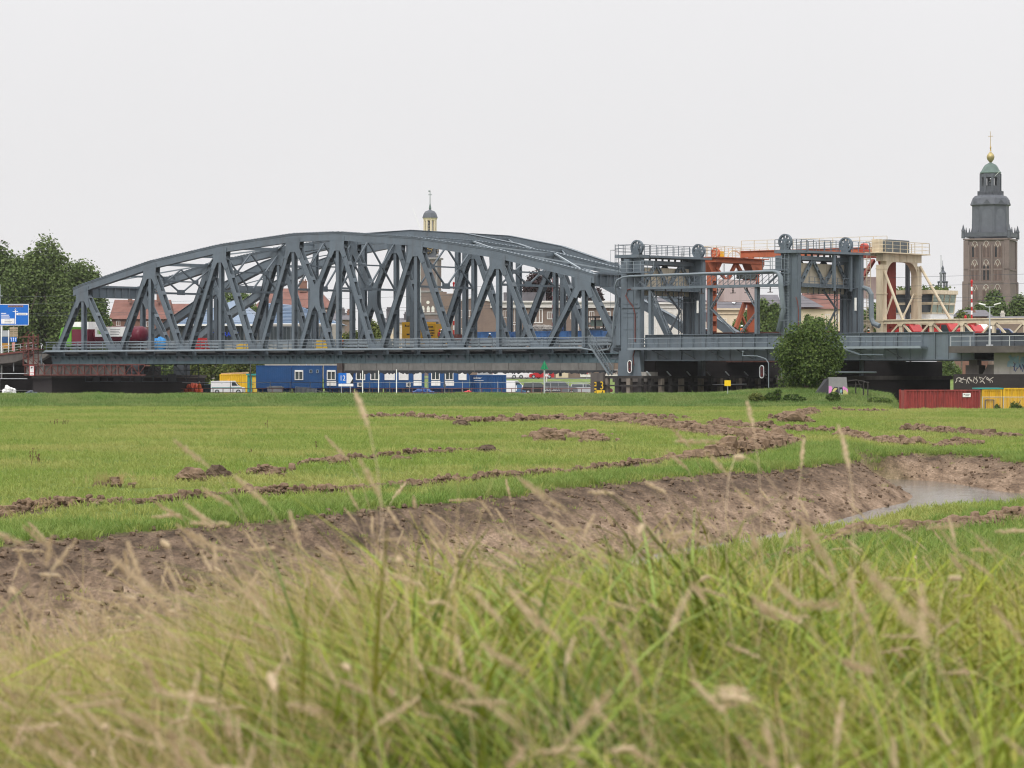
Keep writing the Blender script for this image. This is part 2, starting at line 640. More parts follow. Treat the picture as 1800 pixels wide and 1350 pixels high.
def soil_mask(x, y):
    ic = inside(CHAN, x, y)
    dc, dw = dist(CHAN, x, y), dist(WATP, x, y)
    d = np.where(ic, dc, -dc)
    m = np.clip(0.5 + (d + 0.12 + 0.28 * wob(x, y, 1.7, 9) + 0.18 * wob(x, y, 0.6, 4)) / 0.6, 0, 1)
    ns = near_side(x, y)
    q = x / np.maximum(y, 4) * F + 900
    # the near bank is grown over down to the water, the middle of it bare in places
    m = np.where(ns, m * 0.0 + np.clip(1 - dw / 1.2, 0, 1) * 0.6, m)
    # the overgrown cut in the far corner
    m = m * (1 - 0.35 * np.clip(1 - np.hypot((x - 12.9), (y - 106) / 3) / 1.6, 0, 1))
    return m


def ground_mat():
    m = bpy.data.materials.new('field_ground')
    m.use_nodes = True
    t = m.node_tree
    L = t.links
    b = t.nodes['Principled BSDF']
    b.inputs['Roughness'].default_value = 0.95
    b.inputs['Specular IOR Level'].default_value = 0.1
    co = t.nodes.new('ShaderNodeTexCoord')
    at = t.nodes.new('ShaderNodeAttribute')
    at.attribute_name = 'soil'

    def noise(sc, det=4, rough=0.6):
        n = t.nodes.new('ShaderNodeTexNoise')
        n.inputs['Scale'].default_value = sc
        n.inputs['Detail'].default_value = det
        n.inputs['Roughness'].default_value = rough
        L.new(co.outputs['Object'], n.inputs['Vector'])
        return n.outputs['Fac']

    def ramp(fac, stops):
        r = t.nodes.new('ShaderNodeValToRGB')
        e = r.color_ramp.elements
        while len(e) < len(stops): e.new(0.5)
        for k, (p, c) in enumerate(stops):
            e[k].position = p
            e[k].color = (*c, 1)
        L.new(fac, r.inputs[0])
        return r.outputs[0]
    g = ramp(noise(0.35, 5), [(0.3, (0.075, 0.115, 0.022)), (0.5, (0.11, 0.15, 0.03)), (0.7, (0.15, 0.175, 0.04))])
    def rill(sc, yscale, ang, det=6):
        mp = t.nodes.new('ShaderNodeMapping')
        mp.inputs['Rotation'].default_value = (0, 0, ang)
        mp.inputs['Scale'].default_value = (1, yscale, 1)
        L.new(co.outputs['Object'], mp.inputs['Vector'])
        n = t.nodes.new('ShaderNodeTexNoise')
        n.inputs['Scale'].default_value = sc
        n.inputs['Detail'].default_value = det
        n.inputs['Roughness'].default_value = 0.72
        L.new(mp.outputs[0], n.inputs['Vector'])
        return n.outputs['Fac']
    lo = ramp(rill(2.2, .16, .25, 8), [(0.36, (0.085, 0.055, 0.036)), (0.5, (0.18, 0.124, 0.082)), (0.64, (0.29, 0.208, 0.145))])
    hi = ramp(rill(2.6, .2, -.2, 8), [(0.36, (0.045, 0.03, 0.02)), (0.5, (0.10, 0.068, 0.045)), (0.66, (0.19, 0.133, 0.09))])
    sp = t.nodes.new('ShaderNodeSeparateXYZ')
    L.new(co.outputs['Object'], sp.inputs[0])
    zm = t.nodes.new('ShaderNodeMath')
    zm.operation = 'MULTIPLY_ADD'
    L.new(rill(.8, .3, .1, 4), zm.inputs[0])
    zm.inputs[1].default_value = .9
    L.new(sp.outputs['Z'], zm.inputs[2])
    zr = t.nodes.new('ShaderNodeMapRange')
    zr.inputs['From Min'].default_value = -.12
    zr.inputs['From Max'].default_value = .22
    L.new(zm.outputs[0], zr.inputs['Value'])
    s1m = t.nodes.new('ShaderNodeMix')
    s1m.data_type = 'RGBA'
    L.new(zr.outputs[0], s1m.inputs[0])
    L.new(lo, s1m.inputs[6])
    L.new(hi, s1m.inputs[7])
    s1 = s1m.outputs[2]
    s2 = ramp(rill(16, .3, .5, 4), [(0.34, (0.55, 0.55, 0.55)), (0.66, (1.35, 1.35, 1.35))])
    mu_ = t.nodes.new('ShaderNodeMix')
    mu_.data_type = 'RGBA'
    mu_.blend_type = 'MULTIPLY'
    mu_.inputs[0].default_value = 1
    L.new(s1, mu_.inputs[6])
    L.new(s2, mu_.inputs[7])
    mxx = t.nodes.new('ShaderNodeMix')
    mxx.data_type = 'RGBA'
    L.new(at.outputs['Fac'], mxx.inputs[0])
    L.new(g, mxx.inputs[6])
    L.new(mu_.outputs[2], mxx.inputs[7])
    # thatch under the near tall grass, darkened to paint shade into its gaps
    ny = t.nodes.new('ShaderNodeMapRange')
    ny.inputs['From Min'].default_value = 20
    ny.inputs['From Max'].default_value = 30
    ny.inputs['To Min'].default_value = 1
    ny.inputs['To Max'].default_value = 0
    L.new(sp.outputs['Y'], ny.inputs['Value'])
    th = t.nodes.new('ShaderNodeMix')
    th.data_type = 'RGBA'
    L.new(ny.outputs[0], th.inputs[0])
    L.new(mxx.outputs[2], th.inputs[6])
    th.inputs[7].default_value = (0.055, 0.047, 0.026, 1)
    L.new(th.outputs[2], b.inputs['Base Color'])
    bp = t.nodes.new('ShaderNodeBump')
    bp.inputs['Strength'].default_value = 0.9
    bp.inputs['Distance'].default_value = 0.12
    L.new(rill(6, .3, .4, 8), bp.inputs['Height'])
    L.new(bp.outputs[0], b.inputs['Normal'])
    return m


def water_mat(name, col, rough, scale):
    m = bpy.data.materials.new(name)
    m.use_nodes = True
    t = m.node_tree
    b = t.nodes['Principled BSDF']
    b.inputs['Base Color'].default_value = (*col, 1)
    b.inputs['Roughness'].default_value = rough
    b.inputs['IOR'].default_value = 1.33
    co = t.nodes.new('ShaderNodeTexCoord')
    n = t.nodes.new('ShaderNodeTexNoise')
    n.inputs['Scale'].default_value = scale
    n.inputs['Detail'].default_value = 3
    mp = t.nodes.new('ShaderNodeMapping')
    mp.inputs['Scale'].default_value = (0.55, 1.0, 1)
    t.links.new(co.outputs['Object'], mp.inputs['Vector'])
    t.links.new(mp.outputs[0], n.inputs['Vector'])
    bp = t.nodes.new('ShaderNodeBump')
    bp.inputs['Strength'].default_value = 0.22
    bp.inputs['Distance'].default_value = 0.05
    t.links.new(n.outputs['Fac'], bp.inputs['Height'])
    t.links.new(bp.outputs[0], b.inputs['Normal'])
    return m


mb = MB()
mb.add([(-45, 10, -1.0), (60, 10, -1.0), (60, 150, -1.0), (-45, 150, -1.0)], [(0, 1, 2, 3)])
structure('creek_water', mb, water_mat('creek_water', (0.10, 0.085, 0.07), 0.12, 3.5))
mb = MB()
mb.add([(-900, 262, -2.7), (900, 262, -2.7), (900, 470, -2.7), (-900, 470, -2.7)], [(0, 1, 2, 3)])
structure('river', mb, water_mat('river_water', (0.05, 0.05, 0.045), 0.12, 1.2))

# far side: quay, grass bank, street level, running on to the horizon
far_m = mat('quay_paving', (0.20, 0.19, 0.175), rough=0.95, var=0.2, scale=0.6, dirt=(0.11, 0.10, 0.09), dirt_amt=0.5)
mb = MB()
mb.add([(-700, 404, -3), (420, 404, -3), (420, 404, -0.25), (-700, 404, -0.25), (-700, 458, -0.25), (420, 458, -0.25)], [(0, 1, 2, 3), (3, 2, 5, 4)])
structure('quay', mb, far_m)
gr_far = mat('far_grass', (0.10, 0.14, 0.035), rough=0.95, var=0.3, scale=0.7)
mb = MB()
mb.add([(-700, 458, -0.25), (420, 458, -0.25), (420, 469, 1.9), (-700, 469, 1.9)], [(0, 1, 2, 3)])
structure('grass_bank', mb, gr_far)
mb = MB()
mb.add([(-700, 469, 1.9), (420, 469, 1.9), (420, 510, 2.0), (-700, 510, 2.0)], [(0, 1, 2, 3)])
structure('riverside_street', mb, asphalt)
mb = MB()
mb.add([(-900, 510, 1.99), (900, 510, 1.99), (900, 1500, 1.99), (-900, 1500, 1.99)], [(0, 1, 2, 3)])
structure('ground', mb, gr_far)

# thin summer haze: one even box of air round the place
hz_m = bpy.data.materials.new('air')
hz_m.use_nodes = True
hz_t = hz_m.node_tree
hz_t.nodes.remove(hz_t.nodes['Principled BSDF'])
hz_v = hz_t.nodes.new('ShaderNodeVolumePrincipled')
hz_v.inputs['Color'].default_value = (0.93, 0.94, 0.96, 1)
hz_v.inputs['Density'].default_value = 0.000045
hz_v.inputs['Anisotropy'].default_value = 0.2
hz_t.links.new(hz_v.outputs[0], hz_t.nodes['Material Output'].inputs['Volume'])
mb = MB()
mb.box(-950, 950, -30, 1550, -8.5, 96)
solo('haze', mb, hz_m, None, None, kind='stuff')


# ---------------------------------------------------------------- scattering of plants (things nobody could count)
def scatter(name, pts, rot, scl, idx, coll, label=None):
    me = bpy.data.meshes.new(name + '_points')
    me.from_pydata(pts.tolist(), [], [])
    a = me.attributes.new('rot', 'FLOAT_VECTOR', 'POINT')
    a.data.foreach_set('vector', rot.astype(np.float32).ravel())
    a = me.attributes.new('scl', 'FLOAT', 'POINT')
    a.data.foreach_set('value', scl.astype(np.float32))
    a = me.attributes.new('idx', 'INT', 'POINT')
    a.data.foreach_set('value', idx.astype(np.int32))
    o = bpy.data.objects.new(name, me)
    COL.objects.link(o)
    o['kind'] = 'stuff'
    if label: o['label'] = label
    g = bpy.data.node_groups.new(name, 'GeometryNodeTree')
    g.interface.new_socket('Geometry', in_out='INPUT', socket_type='NodeSocketGeometry')
    g.interface.new_socket('Geometry', in_out='OUTPUT', socket_type='NodeSocketGeometry')
    gi, go = g.nodes.new('NodeGroupInput'), g.nodes.new('NodeGroupOutput')
    ci = g.nodes.new('GeometryNodeCollectionInfo')
    ci.inputs['Collection'].default_value = coll
    ci.inputs['Separate Children'].default_value = True
    ci.inputs['Reset Children'].default_value = True
    ip = g.nodes.new('GeometryNodeInstanceOnPoints')
    ip.inputs['Pick Instance'].default_value = True

    def na(nm, ty):
        q = g.nodes.new('GeometryNodeInputNamedAttribute')
        q.data_type = ty
        q.inputs['Name'].default_value = nm
        return q.outputs['Attribute']
    g.links.new(gi.outputs[0], ip.inputs['Points'])
    g.links.new(ci.outputs[0], ip.inputs['Instance'])
    g.links.new(na('idx', 'INT'), ip.inputs['Instance Index'])
    er = g.nodes.new('FunctionNodeEulerToRotation')
    g.links.new(na('rot', 'FLOAT_VECTOR'), er.inputs[0])
    g.links.new(er.outputs[0], ip.inputs['Rotation'])
    g.links.new(na('scl', 'FLOAT'), ip.inputs['Scale'])
    g.links.new(ip.outputs[0], go.inputs[0])
    md = o.modifiers.new('scatter', 'NODES')
    md.node_group = g
    return o


def variants(name, makers, m):
    """Unlinked sources for a scatter."""
    c = bpy.data.collections.new(name)
    for k, mk in enumerate(makers):
        mbv = MB()
        mk(mbv, random.Random(k * 13 + 5))
        me = mesh_of(mbv, name, m[k] if isinstance(m, list) else m)
        o = bpy.data.objects.new('%s_%02d' % (name, k), me)
        c.objects.link(o)
    return c


def blade(mb, rr, x, y, h, wd, lean, az, droop=0.35, segs=3):
    """One grass blade: a tapering ribbon bending over towards az."""
    dx, dy = math.cos(az), math.sin(az)
    px, py = -dy, dx
    tw = rr.uniform(-0.8, 0.8)
    px, py = px * math.cos(tw) - py * math.sin(tw), px * math.sin(tw) + py * math.cos(tw)
    vs = []
    for k in range(segs + 1):
        t = k / segs
        o = lean * t + droop * t * t * t
        zz = h * (t - 0.28 * droop * t * t * t)
        ww = wd * (1 - t ** 1.6) * 0.5 + wd * 0.06
        vs.append((x + dx * o * h - px * ww, y + dy * o * h - py * ww, zz))
        vs.append((x + dx * o * h + px * ww, y + dy * o * h + py * ww, zz))
    mb.add(vs, [(2 * k, 2 * k + 1, 2 * k + 3, 2 * k + 2) for k in range(segs)])


def field_tuft(hmin, hmax, wd, n, rad):
    def mk(mb, rr):
        for _ in range(n):
            a, r = rr.uniform(0, 6.28), rad * math.sqrt(rr.random())
            blade(mb, rr, r * math.cos(a), r * math.sin(a), rr.uniform(hmin, hmax), wd, rr.uniform(0.05, 0.5), rr.uniform(0, 6.28), rr.uniform(0.1, 0.7), 2)
    return mk


def grass_mat(name, c1, c2, c3, trans=0.35, wl=0.12):
    """Blade colour: a mix per tuft, patches over the field by where the tuft grows."""
    m = leaf_mat(name, c1, c2, trans)
    t = m.node_tree
    oi = t.nodes.new('ShaderNodeObjectInfo')
    n = t.nodes.new('ShaderNodeTexNoise')
    n.inputs['Scale'].default_value = wl
    n.inputs['Detail'].default_value = 4
    t.links.new(oi.outputs['Location'], n.inputs['Vector'])
    r = t.nodes.new('ShaderNodeMapRange')
    r.inputs['From Min'].default_value = 0.42
    r.inputs['From Max'].default_value = 0.62
    r.inputs['To Max'].default_value = 0.8
    t.links.new(n.outputs['Fac'], r.inputs['Value'])
    old = [x for x in t.nodes if x.type == 'MIX'][0]
    mx2 = t.nodes.new('ShaderNodeMix')
    mx2.data_type = 'RGBA'
    t.links.new(r.outputs[0], mx2.inputs[0])
    t.links.new(old.outputs[2], mx2.inputs[6])
    mx2.inputs[7].default_value = (*c3, 1)
    for x in t.nodes:
        if x.type == 'BSDF_PRINCIPLED': t.links.new(mx2.outputs[2], x.inputs['Base Color'])
        if x.type == 'BSDF_TRANSLUCENT': t.links.new(mx2.outputs[2], x.inputs['Color'])
    return m


def place(n, ymin, ymax, umax, power=1.0, seed=1, side=8.0):
    """Random spots in the wedge of ground that can be seen, denser near the eye for larger power."""
    r = np.random.default_rng(seed)
    t = r.random(n)
    if power == 0:      # even over the ground
        y = np.sqrt(ymin ** 2 + t * (ymax ** 2 - ymin ** 2))
    else:               # even over the logarithm of the distance
        y = ymin * (ymax / ymin) ** t
    u = r.uniform(-umax, umax, n)
    x = u * (y + 3)
    # the same growth goes on to either side of what the camera sees
    m = int(.6 * n * 2 * side * (ymax - ymin) / (umax * ((ymax + 3) ** 2 - (ymin + 3) ** 2)))
    y2 = r.uniform(ymin, ymax, m)
    x2 = r.choice((-1, 1), m) * (umax * (y2 + 3) + side * r.random(m))
    return np.r_[x, x2], np.r_[y, y2]



# soil lines left by the digger: (row of photograph points, width in metres, clods, size)
def ridge_pts(pix, zg=0.0):
    return np.array([((px - 900) / F * (F * (ZC - zg) / (py - YH)), F * (ZC - zg) / (py - YH)) for px, py in pix])


RIDGES = [
    (ridge_pts([(-60, 916), (60, 899), (130, 889), (250, 886), (400, 874), (530, 868), (640, 858), (780, 849), (900, 839), (1000, 829), (1100, 821), (1200, 808), (1290, 797)]), 0.8, 1300, 0.15),
    (ridge_pts([(1215, 806), (1280, 798), (1345, 788), (1368, 779), (1340, 769), (1280, 764), (1245, 760)]), 2.2, 520, 0.30),
    (ridge_pts([(1255, 764), (1200, 754), (1130, 745), (1060, 741), (980, 739), (900, 742), (850, 742)]), 1.6, 420, 0.30),
    (ridge_pts([(1000, 739), (1100, 735), (1150, 738), (1205, 738)]), 1.6, 170, 0.28),
    (ridge_pts([(1255, 744), (1300, 751), (1390, 757), (1460, 759)]), 1.6, 170, 0.26),
    (ridge_pts([(1480, 764), (1530, 769), (1615, 773)]), 1.6, 170, 0.24),
    (ridge_pts([(1655, 776), (1720, 773)]), 1.3, 90, 0.22),
    (ridge_pts([(1585, 752), (1640, 754), (1700, 758), (1790, 762)]), 1.5, 120, 0.24),
    (ridge_pts([(1365, 738), (1400, 732), (1432, 725)]), 1.8, 110, 0.30),
    (ridge_pts([(1470, 722), (1560, 724)]), 1.5, 40, 0.2),
    (ridge_pts([(940, 772), (985, 764), (1030, 768), (1060, 777)]), 1.6, 70, 0.26),
    (ridge_pts([(545, 817), (600, 808), (690, 802), (760, 800), (850, 792)]), 0.9, 100, 0.20),
    (ridge_pts([(640, 737), (720, 732), (800, 740), (850, 744)]), 1.5, 60, 0.28),
    (ridge_pts([(440, 834), (500, 828)]), 0.8, 40, 0.17),
    (ridge_pts([(1478, 948), (1540, 938), (1620, 934), (1700, 926), (1810, 915)], -0.3), 0.9, 420, 0.20),
    (ridge_pts([(1330, 985), (1400, 975), (1430, 972)], -0.3), 0.6, 60, 0.13),
]


def along(P, t):
    d = np.r_[0, np.cumsum(np.hypot(*np.diff(P, axis=0).T))]
    q = t * d[-1]
    return np.interp(q, d, P[:, 0]), np.interp(q, d, P[:, 1])


soil_m = mat('dug_soil', (0.155, 0.107, 0.071), rough=0.97, var=0.4, scale=3.0, dirt=(0.22, 0.155, 0.10), dirt_amt=0.8, bump=0.6, spec=0.1)
soil_dk = mat('dark_soil', (0.08, 0.056, 0.04), rough=0.97, var=0.4, scale=3.0, dirt=(0.15, 0.11, 0.08), dirt_amt=0.5, bump=0.6, spec=0.1)


def ridge_dist(x, y):
    d = np.full(np.shape(x), 1e9)
    for P, wd, n, sz in RIDGES:
        d = np.minimum(d, dist(P, x, y, False) - wd * 0.5)
    return d


def build_ground():
    ys = [-6.0]
    while ys[-1] < 345:
        ys.append(ys[-1] + max(0.16, (ys[-1] + 4) * 0.0095))
    ys = np.array(ys)
    us = np.linspace(-0.30, 0.30, 260)
    Y, U = np.meshgrid(ys, us, indexing='ij')
    X = U * (Y + 26)
    Z = ground(X, Y)
    M = soil_mask(X, Y)
    M = np.where(Y < 30, M * 0, M)
    RD = ridge_dist(X, Y)
    M = np.maximum(M, np.clip(.85 - RD / (.12 + .003 * Y) + .5 * wob(X, Y, 2.3, 7), 0, 1) * (Y > 50))
    nr, nc = Y.shape
    v = np.stack([X.ravel(), Y.ravel(), Z.ravel()], 1)
    i = np.arange((nr - 1) * nc).reshape(nr - 1, nc)[:, :-1].ravel()
    f = np.stack([i, i + 1, i + nc + 1, i + nc], 1)
    me = bpy.data.meshes.new('field')
    me.from_pydata(v.tolist(), [], f.tolist())
    a = me.attributes.new('soil', 'FLOAT', 'POINT')
    a.data.foreach_set('value', M.ravel().astype(np.float32))
    me.polygons.foreach_set('use_smooth', [True] * len(me.polygons))
    me.materials.append(ground_mat())
    o = bpy.data.objects.new('field', me)
    COL.objects.link(o)
    o['kind'] = 'structure'
    return o



build_ground()

for k, (P, wd, n, sz) in enumerate(RIDGES):
    rr = random.Random(50 + k)
    n = int(n * 2.5)
    mb = MB()
    ts = np.array([rr.random() for _ in range(n)])
    cx, cy = along(P, ts)
    gap = 1.2 * wob(cx * 1.0, cy * 1.0, 6, k) + .9 * wob(cx, cy, 2.1, k + 3)
    off = np.array([rr.gauss(0, .5) for _ in range(n)])
    gx, gy = cx + off * wd * .45, cy + off * wd * 1.25
    gzz = ground(gx, gy)
    for x, y, z0, o_, gp in zip(gx, gy, gzz, off, gap):
        pile = sz * 1.0 * max(0, 1 - abs(o_) * .8) * max(.15, .75 + .5 * gp)
        s = sz * (.55 if wd < 1 else .68) * rr.uniform(0.3, 1.0) * (1.7 if rr.random() < 0.07 else 1)
        mb.blob((x, y, z0 + pile * rr.random() + s * .15), (s * rr.uniform(.7, 1.3), s * rr.uniform(.7, 1.3), s * rr.uniform(.6, 1.1)), rr.randrange(10 ** 6), 6, 4, 0.34)
    o = solo('soil_ridge', mb, soil_m, None, None, kind='stuff')

# loose crumbs all over the cut bank
rr = random.Random(77)
x, y = place(42000, 40, 122, .19, 0, 78)
k_ = inside(CHAN, x, y) & ~inside(WATP, x, y) & ~near_side(x, y)
x, y = x[k_], y[k_]
dcc = dist(CHAN, x, y)
k_ = np.random.default_rng(4).random(len(x)) < np.clip(.22 + .5 * np.exp(-dcc / .5) + .25 * wob(x, y, 2.5, 2), 0.03, 1)
x, y = x[k_], y[k_]
mb = MB()
for px_, py_, pz_ in zip(x, y, ground(x, y)):
    s_ = rr.choice((.018, .022, .028, .035, .055)) * rr.uniform(.7, 1.3)
    mb.blob((px_, py_, pz_ + s_ * .3), (s_ * 1.2, s_ * 1.2, s_), rr.randrange(10 ** 6), 5, 4, .35)
solo('bank_crumbs', mb, mat('crumbs', (.13, .09, .06), rough=1, var=.3, scale=3), None, None, kind='stuff')

# single heaps one can point at
HEAPS = [(203, 847, 46, 10, 'flat heap of brown soil with a dry straw tuft on top'), (335, 834, 32, 14, 'brown soil heap just left of the dark upright sod'),
         (385, 828, 22, 15, 'dark upright sod standing next to a brown soil heap'), (268, 841, 9, 5, 'small clod between the strawy heap and the brown heap'),
         (477, 827, 26, 9, 'low soil heap with a dark square sod at its right end'), (598, 806, 15, 11, 'rounded reddish soil heap left of the tall stalks'),
         (857, 788, 22, 9, 'smooth dark soil mound at the end of the middle row'), (706, 802, 20, 8, 'flat dark soil mound beside the middle row'),
         (1108, 733, 12, 4, 'small low mound in front of the levee'), (810, 742, 15, 8, 'dark clod mound at the left end of the upper soil row'),
         (965, 762, 26, 14, 'soil and sod heap with grass growing in it, behind the creek bend'), (1400, 733, 36, 12, 'long soil heap with dry straw lying on it below the bush')]
for k, (px, py, hw, hh, lab) in enumerate(HEAPS):
    rr = random.Random(90 + k)
    Y = F * ZC / (py + hh - YH)
    c = AT(px, py + hh, Y)
    m1 = Y / F
    mb = MB()
    n = 16 if hw > 12 else 6
    for _ in range(n):
        q = rr.uniform(-1, 1)
        s = hh * m1 * rr.uniform(0.7, 1.15) * (1.05 - 0.5 * abs(q))
        mb.blob((q * hw * m1 * 0.8, rr.uniform(-.5, .5) * hw * m1 * 0.6, s * rr.uniform(0.3, 0.9)), (s * rr.uniform(.9, 1.5), s * rr.uniform(.8, 1.3), s * rr.uniform(.8, 1.25)), rr.randrange(10 ** 6), 9, 6, 0.25)
    solo('soil_heap', mb, soil_dk if k in (2, 6, 9) else soil_m, lab, 'soil heap', (c.x, c.y, gz(c.x, c.y) - 0.03), group='soil heaps on the field')

# --- grass of the field
def keep_field(x, y):
    q = x / np.maximum(y, 4) * F + 900
    ic = inside(CHAN, x, y)
    dc, dw = dist(CHAN, x, y), dist(WATP, x, y)
    ns = near_side(x, y)
    r = np.random.default_rng(5).random(x.shape)
    far_ok = (~ic) | (dc < 0.25 * r + 0.1 * wob(x, y, 1.5, 2))
    near_ok = (~inside(WATP, x, y)) & (dw > 0.5 * r)
    k = np.where(ns, near_ok, far_ok)
    k &= (ridge_dist(x, y) > 0.25 * r - 0.15) | (r < 0.10)
    k &= ~((q > 1588) & (y > 228.5))
    return k


def spread(name, n, y0, y1, seed, coll, nv, smin, smax, umax=0.19, power=0, extra=None, label=None, keepall=False):
    x, y = place(n, y0, y1, umax, power, seed)
    if keepall:         # weeds sprouting here and there on the bare slope
        k = inside(CHAN, x, y) & (dist(WATP, x, y) > .6) & ~inside(WATP, x, y) & ~near_side(x, y)
        k &= np.random.default_rng(9).random(len(x)) < np.clip(.25 + .55 * wob(x, y, 3.1, 5), 0, 1) ** 2
    else:
        k = keep_field(x, y)
    if extra is not None: k &= extra(x, y)
    x, y = x[k], y[k]
    z = ground(x, y) - 0.02
    r = np.random.default_rng(seed + 100)
    rot = np.stack([r.normal(0, 0.08, len(x)), r.normal(0, 0.08, len(x)), r.uniform(0, 6.28, len(x))], 1)
    return scatter(name, np.stack([x, y, z], 1), rot, r.uniform(smin, smax, len(x)), r.integers(0, nv, len(x)), coll, label)


gm_field = grass_mat('field_grass', (0.155, 0.235, 0.042), (0.255, 0.31, 0.075), (0.33, 0.325, 0.105), 0.4, 0.09)
gm_lush = grass_mat('lush_grass', (0.105, 0.19, 0.036), (0.20, 0.28, 0.065), (0.20, 0.25, 0.065), 0.4, 0.3)
gm_levee = grass_mat('levee_grass', (0.095, 0.175, 0.045), (0.15, 0.225, 0.06), (0.21, 0.25, 0.085), 0.35, 0.25)

cf = variants('field_tuft', [field_tuft(0.05, 0.17, 0.022, 16, 0.22) for _ in range(4)], gm_field)
cl = variants('lush_tuft', [field_tuft(0.10, 0.30, 0.02, 18, 0.2) for _ in range(4)], gm_lush)
cv = variants('levee_tuft', [field_tuft(0.10, 0.30, 0.03, 18, 0.3) for _ in range(4)], gm_levee)


def not_levee(x, y): return y < 247
def rim(x, y):          # the taller fringe along the cut bank
    return (dist(CHAN, x, y) < 2.2 + 1.2 * wob(x, y, 5, 3)) & ~near_side(x, y)


spread('meadow_grass', 95000, 44, 250, 21, cf, 4, 0.7, 1.4, extra=not_levee)
spread('bank_grass', 60000, 30, 118, 22, cl, 4, 0.6, 1.15, extra=rim)
spread('near_bank_grass', 26000, 24, 96, 23, cl, 4, 0.6, 1.1, extra=lambda x, y: near_side(x, y) & (dist(WATP, x, y) > 4))
spread('waterside_grass', 5000, 40, 96, 25, cf, 4, 0.7, 1.3, extra=lambda x, y: near_side(x, y) & (dist(WATP, x, y) <= 4.2))
spread('meadow_clumps', 2600, 46, 246, 27, cl, 4, 0.5, 1.25, extra=lambda x, y: not_levee(x, y) & (wob(x, y, 14, 4) > -.1))
spread('slope_sprouts', 9000, 36, 120, 26, cf, 4, 0.35, 0.8, extra=None, keepall=True)
spread('levee_grass', 30000, 243, 272, 24, cv, 4, 0.7, 1.5, umax=0.2, extra=lambda x, y: (x / y * F + 900) < 1592)
# ---------------------------------------------------------------- the tall grass the photographer stands in
gm_tall = grass_mat('tall_grass', (0.050, 0.084, 0.008), (0.25, 0.285, 0.030), (0.31, 0.275, 0.05), 0.22, 0.8)
gm_blue = grass_mat('reed_leaves', (0.042, 0.09, 0.014), (0.22, 0.30, 0.07), (0.30, 0.33, 0.03), 0.22, 0.8)
gm_dry = grass_mat('dry_grass', (0.36, 0.255, 0.12), (0.58, 0.43, 0.24), (0.28, 0.27, 0.09), 0.3, 0.8)
gm_head = leaf_mat('seed_heads', (0.50, 0.38, 0.24), (0.66, 0.54, 0.38), 0.4)


def tall_tuft(mb, rr):
    for _ in range(12):
        a, r = rr.uniform(0, 6.28), 0.11 * math.sqrt(rr.random())
        blade(mb, rr, r * math.cos(a), r * math.sin(a), rr.uniform(0.3, 0.8), rr.uniform(0.009, 0.019), rr.uniform(0.0, 0.5), rr.gauss(math.pi, 1.1), rr.uniform(0.2, 1.5), 5)


def reed_tuft(mb, rr):
    for _ in range(9):
        a, r = rr.uniform(0, 6.28), 0.09 * math.sqrt(rr.random())
        blade(mb, rr, r * math.cos(a), r * math.sin(a), rr.uniform(0.45, 0.9), rr.uniform(0.014, 0.030), rr.uniform(0.1, 0.6), rr.uniform(0, 6.28), rr.uniform(0.2, 1.3), 6)


def dry_tuft(mb, rr):
    for _ in range(22):
        a, r = rr.uniform(0, 6.28), 0.10 * math.sqrt(rr.random())
        az = rr.gauss(math.pi, 0.9)
        h = rr.uniform(0.45, 0.85)
        blade(mb, rr, r * math.cos(a), r * math.sin(a), h, rr.uniform(0.004, 0.007), rr.uniform(0.0, 0.4), az, rr.uniform(0.1, 0.9), 4)


def stalk(h, lean, head, width, dens):
    """A flowering stem leaning over, its seed head nodding at the tip."""
    def mk(mb, rr):
        az = rr.gauss(math.pi, 0.55)
        dx, dy = math.cos(az), math.sin(az)
        pts = []
        n = 9
        bend = rr.uniform(0.25, 1.15)
        x = z = 0.0
        ang = rr.uniform(0.02, lean)
        for k in range(n + 1):
            pts.append(Vector((dx * x, dy * x, z)))
            st = h / n
            t = k / n
            a2 = ang + bend * 2.0 * max(0, t - 0.45) ** 1.4 * 2.2
            x += st * math.sin(a2)
            z += st * math.cos(a2)
        mb.tube(pts, [0.0022 - 0.0012 * k / n for k in range(n + 1)], 3, False)
        # spikelets round the last stretch
        L = head
        i0 = int(n * (1 - L / h))
        seg = pts[max(0, i0):]
        for _ in range(dens):
            t = rr.random()
            q = t * (len(seg) - 1)
            i = min(int(q), len(seg) - 2)
            p = seg[i].lerp(seg[i + 1], q - i)
            d = (seg[i + 1] - seg[i]).normalized()
            e = Vector((rr.uniform(-1, 1), rr.uniform(-1, 1), rr.uniform(-1, 1))).cross(d).normalized()
            wv = width * (math.sin(math.pi * min(1, 0.12 + t * 0.88)) ** 0.6) * rr.uniform(0.2, 1)
            c = p + e * wv
            l = rr.uniform(0.008, 0.016)
            s = d.cross(e) * rr.uniform(0.002, 0.0035)
            dd = (d * 0.8 + e * 0.5).normalized() * l
            mb.add([c - dd * .5 - s * .1, c + s, c + dd * .6, c - s], [(0, 1, 2, 3)])
    return mk


c_tall = variants('tall_tuft', [tall_tuft] * 6, gm_tall)
c_reed = variants('reed_tuft', [reed_tuft] * 5, gm_blue)
c_dry = variants('dry_tuft', [dry_tuft] * 5, gm_dry)
c_stalk = variants('flower_stalk', [stalk(rr_h, ln, hd, wd, dn) for rr_h, ln, hd, wd, dn in
                                    [(1.15, .35, .11, .010, 110), (1.3, .3, .12, .012, 130), (1.05, .5, .10, .009, 100), (1.25, .45, .11, .011, 120),
                                     (0.95, .6, .10, .010, 100), (1.2, .55, .13, .012, 140), (1.1, .7, .11, .009, 100), (1.35, .25, .11, .011, 120)]], gm_head)


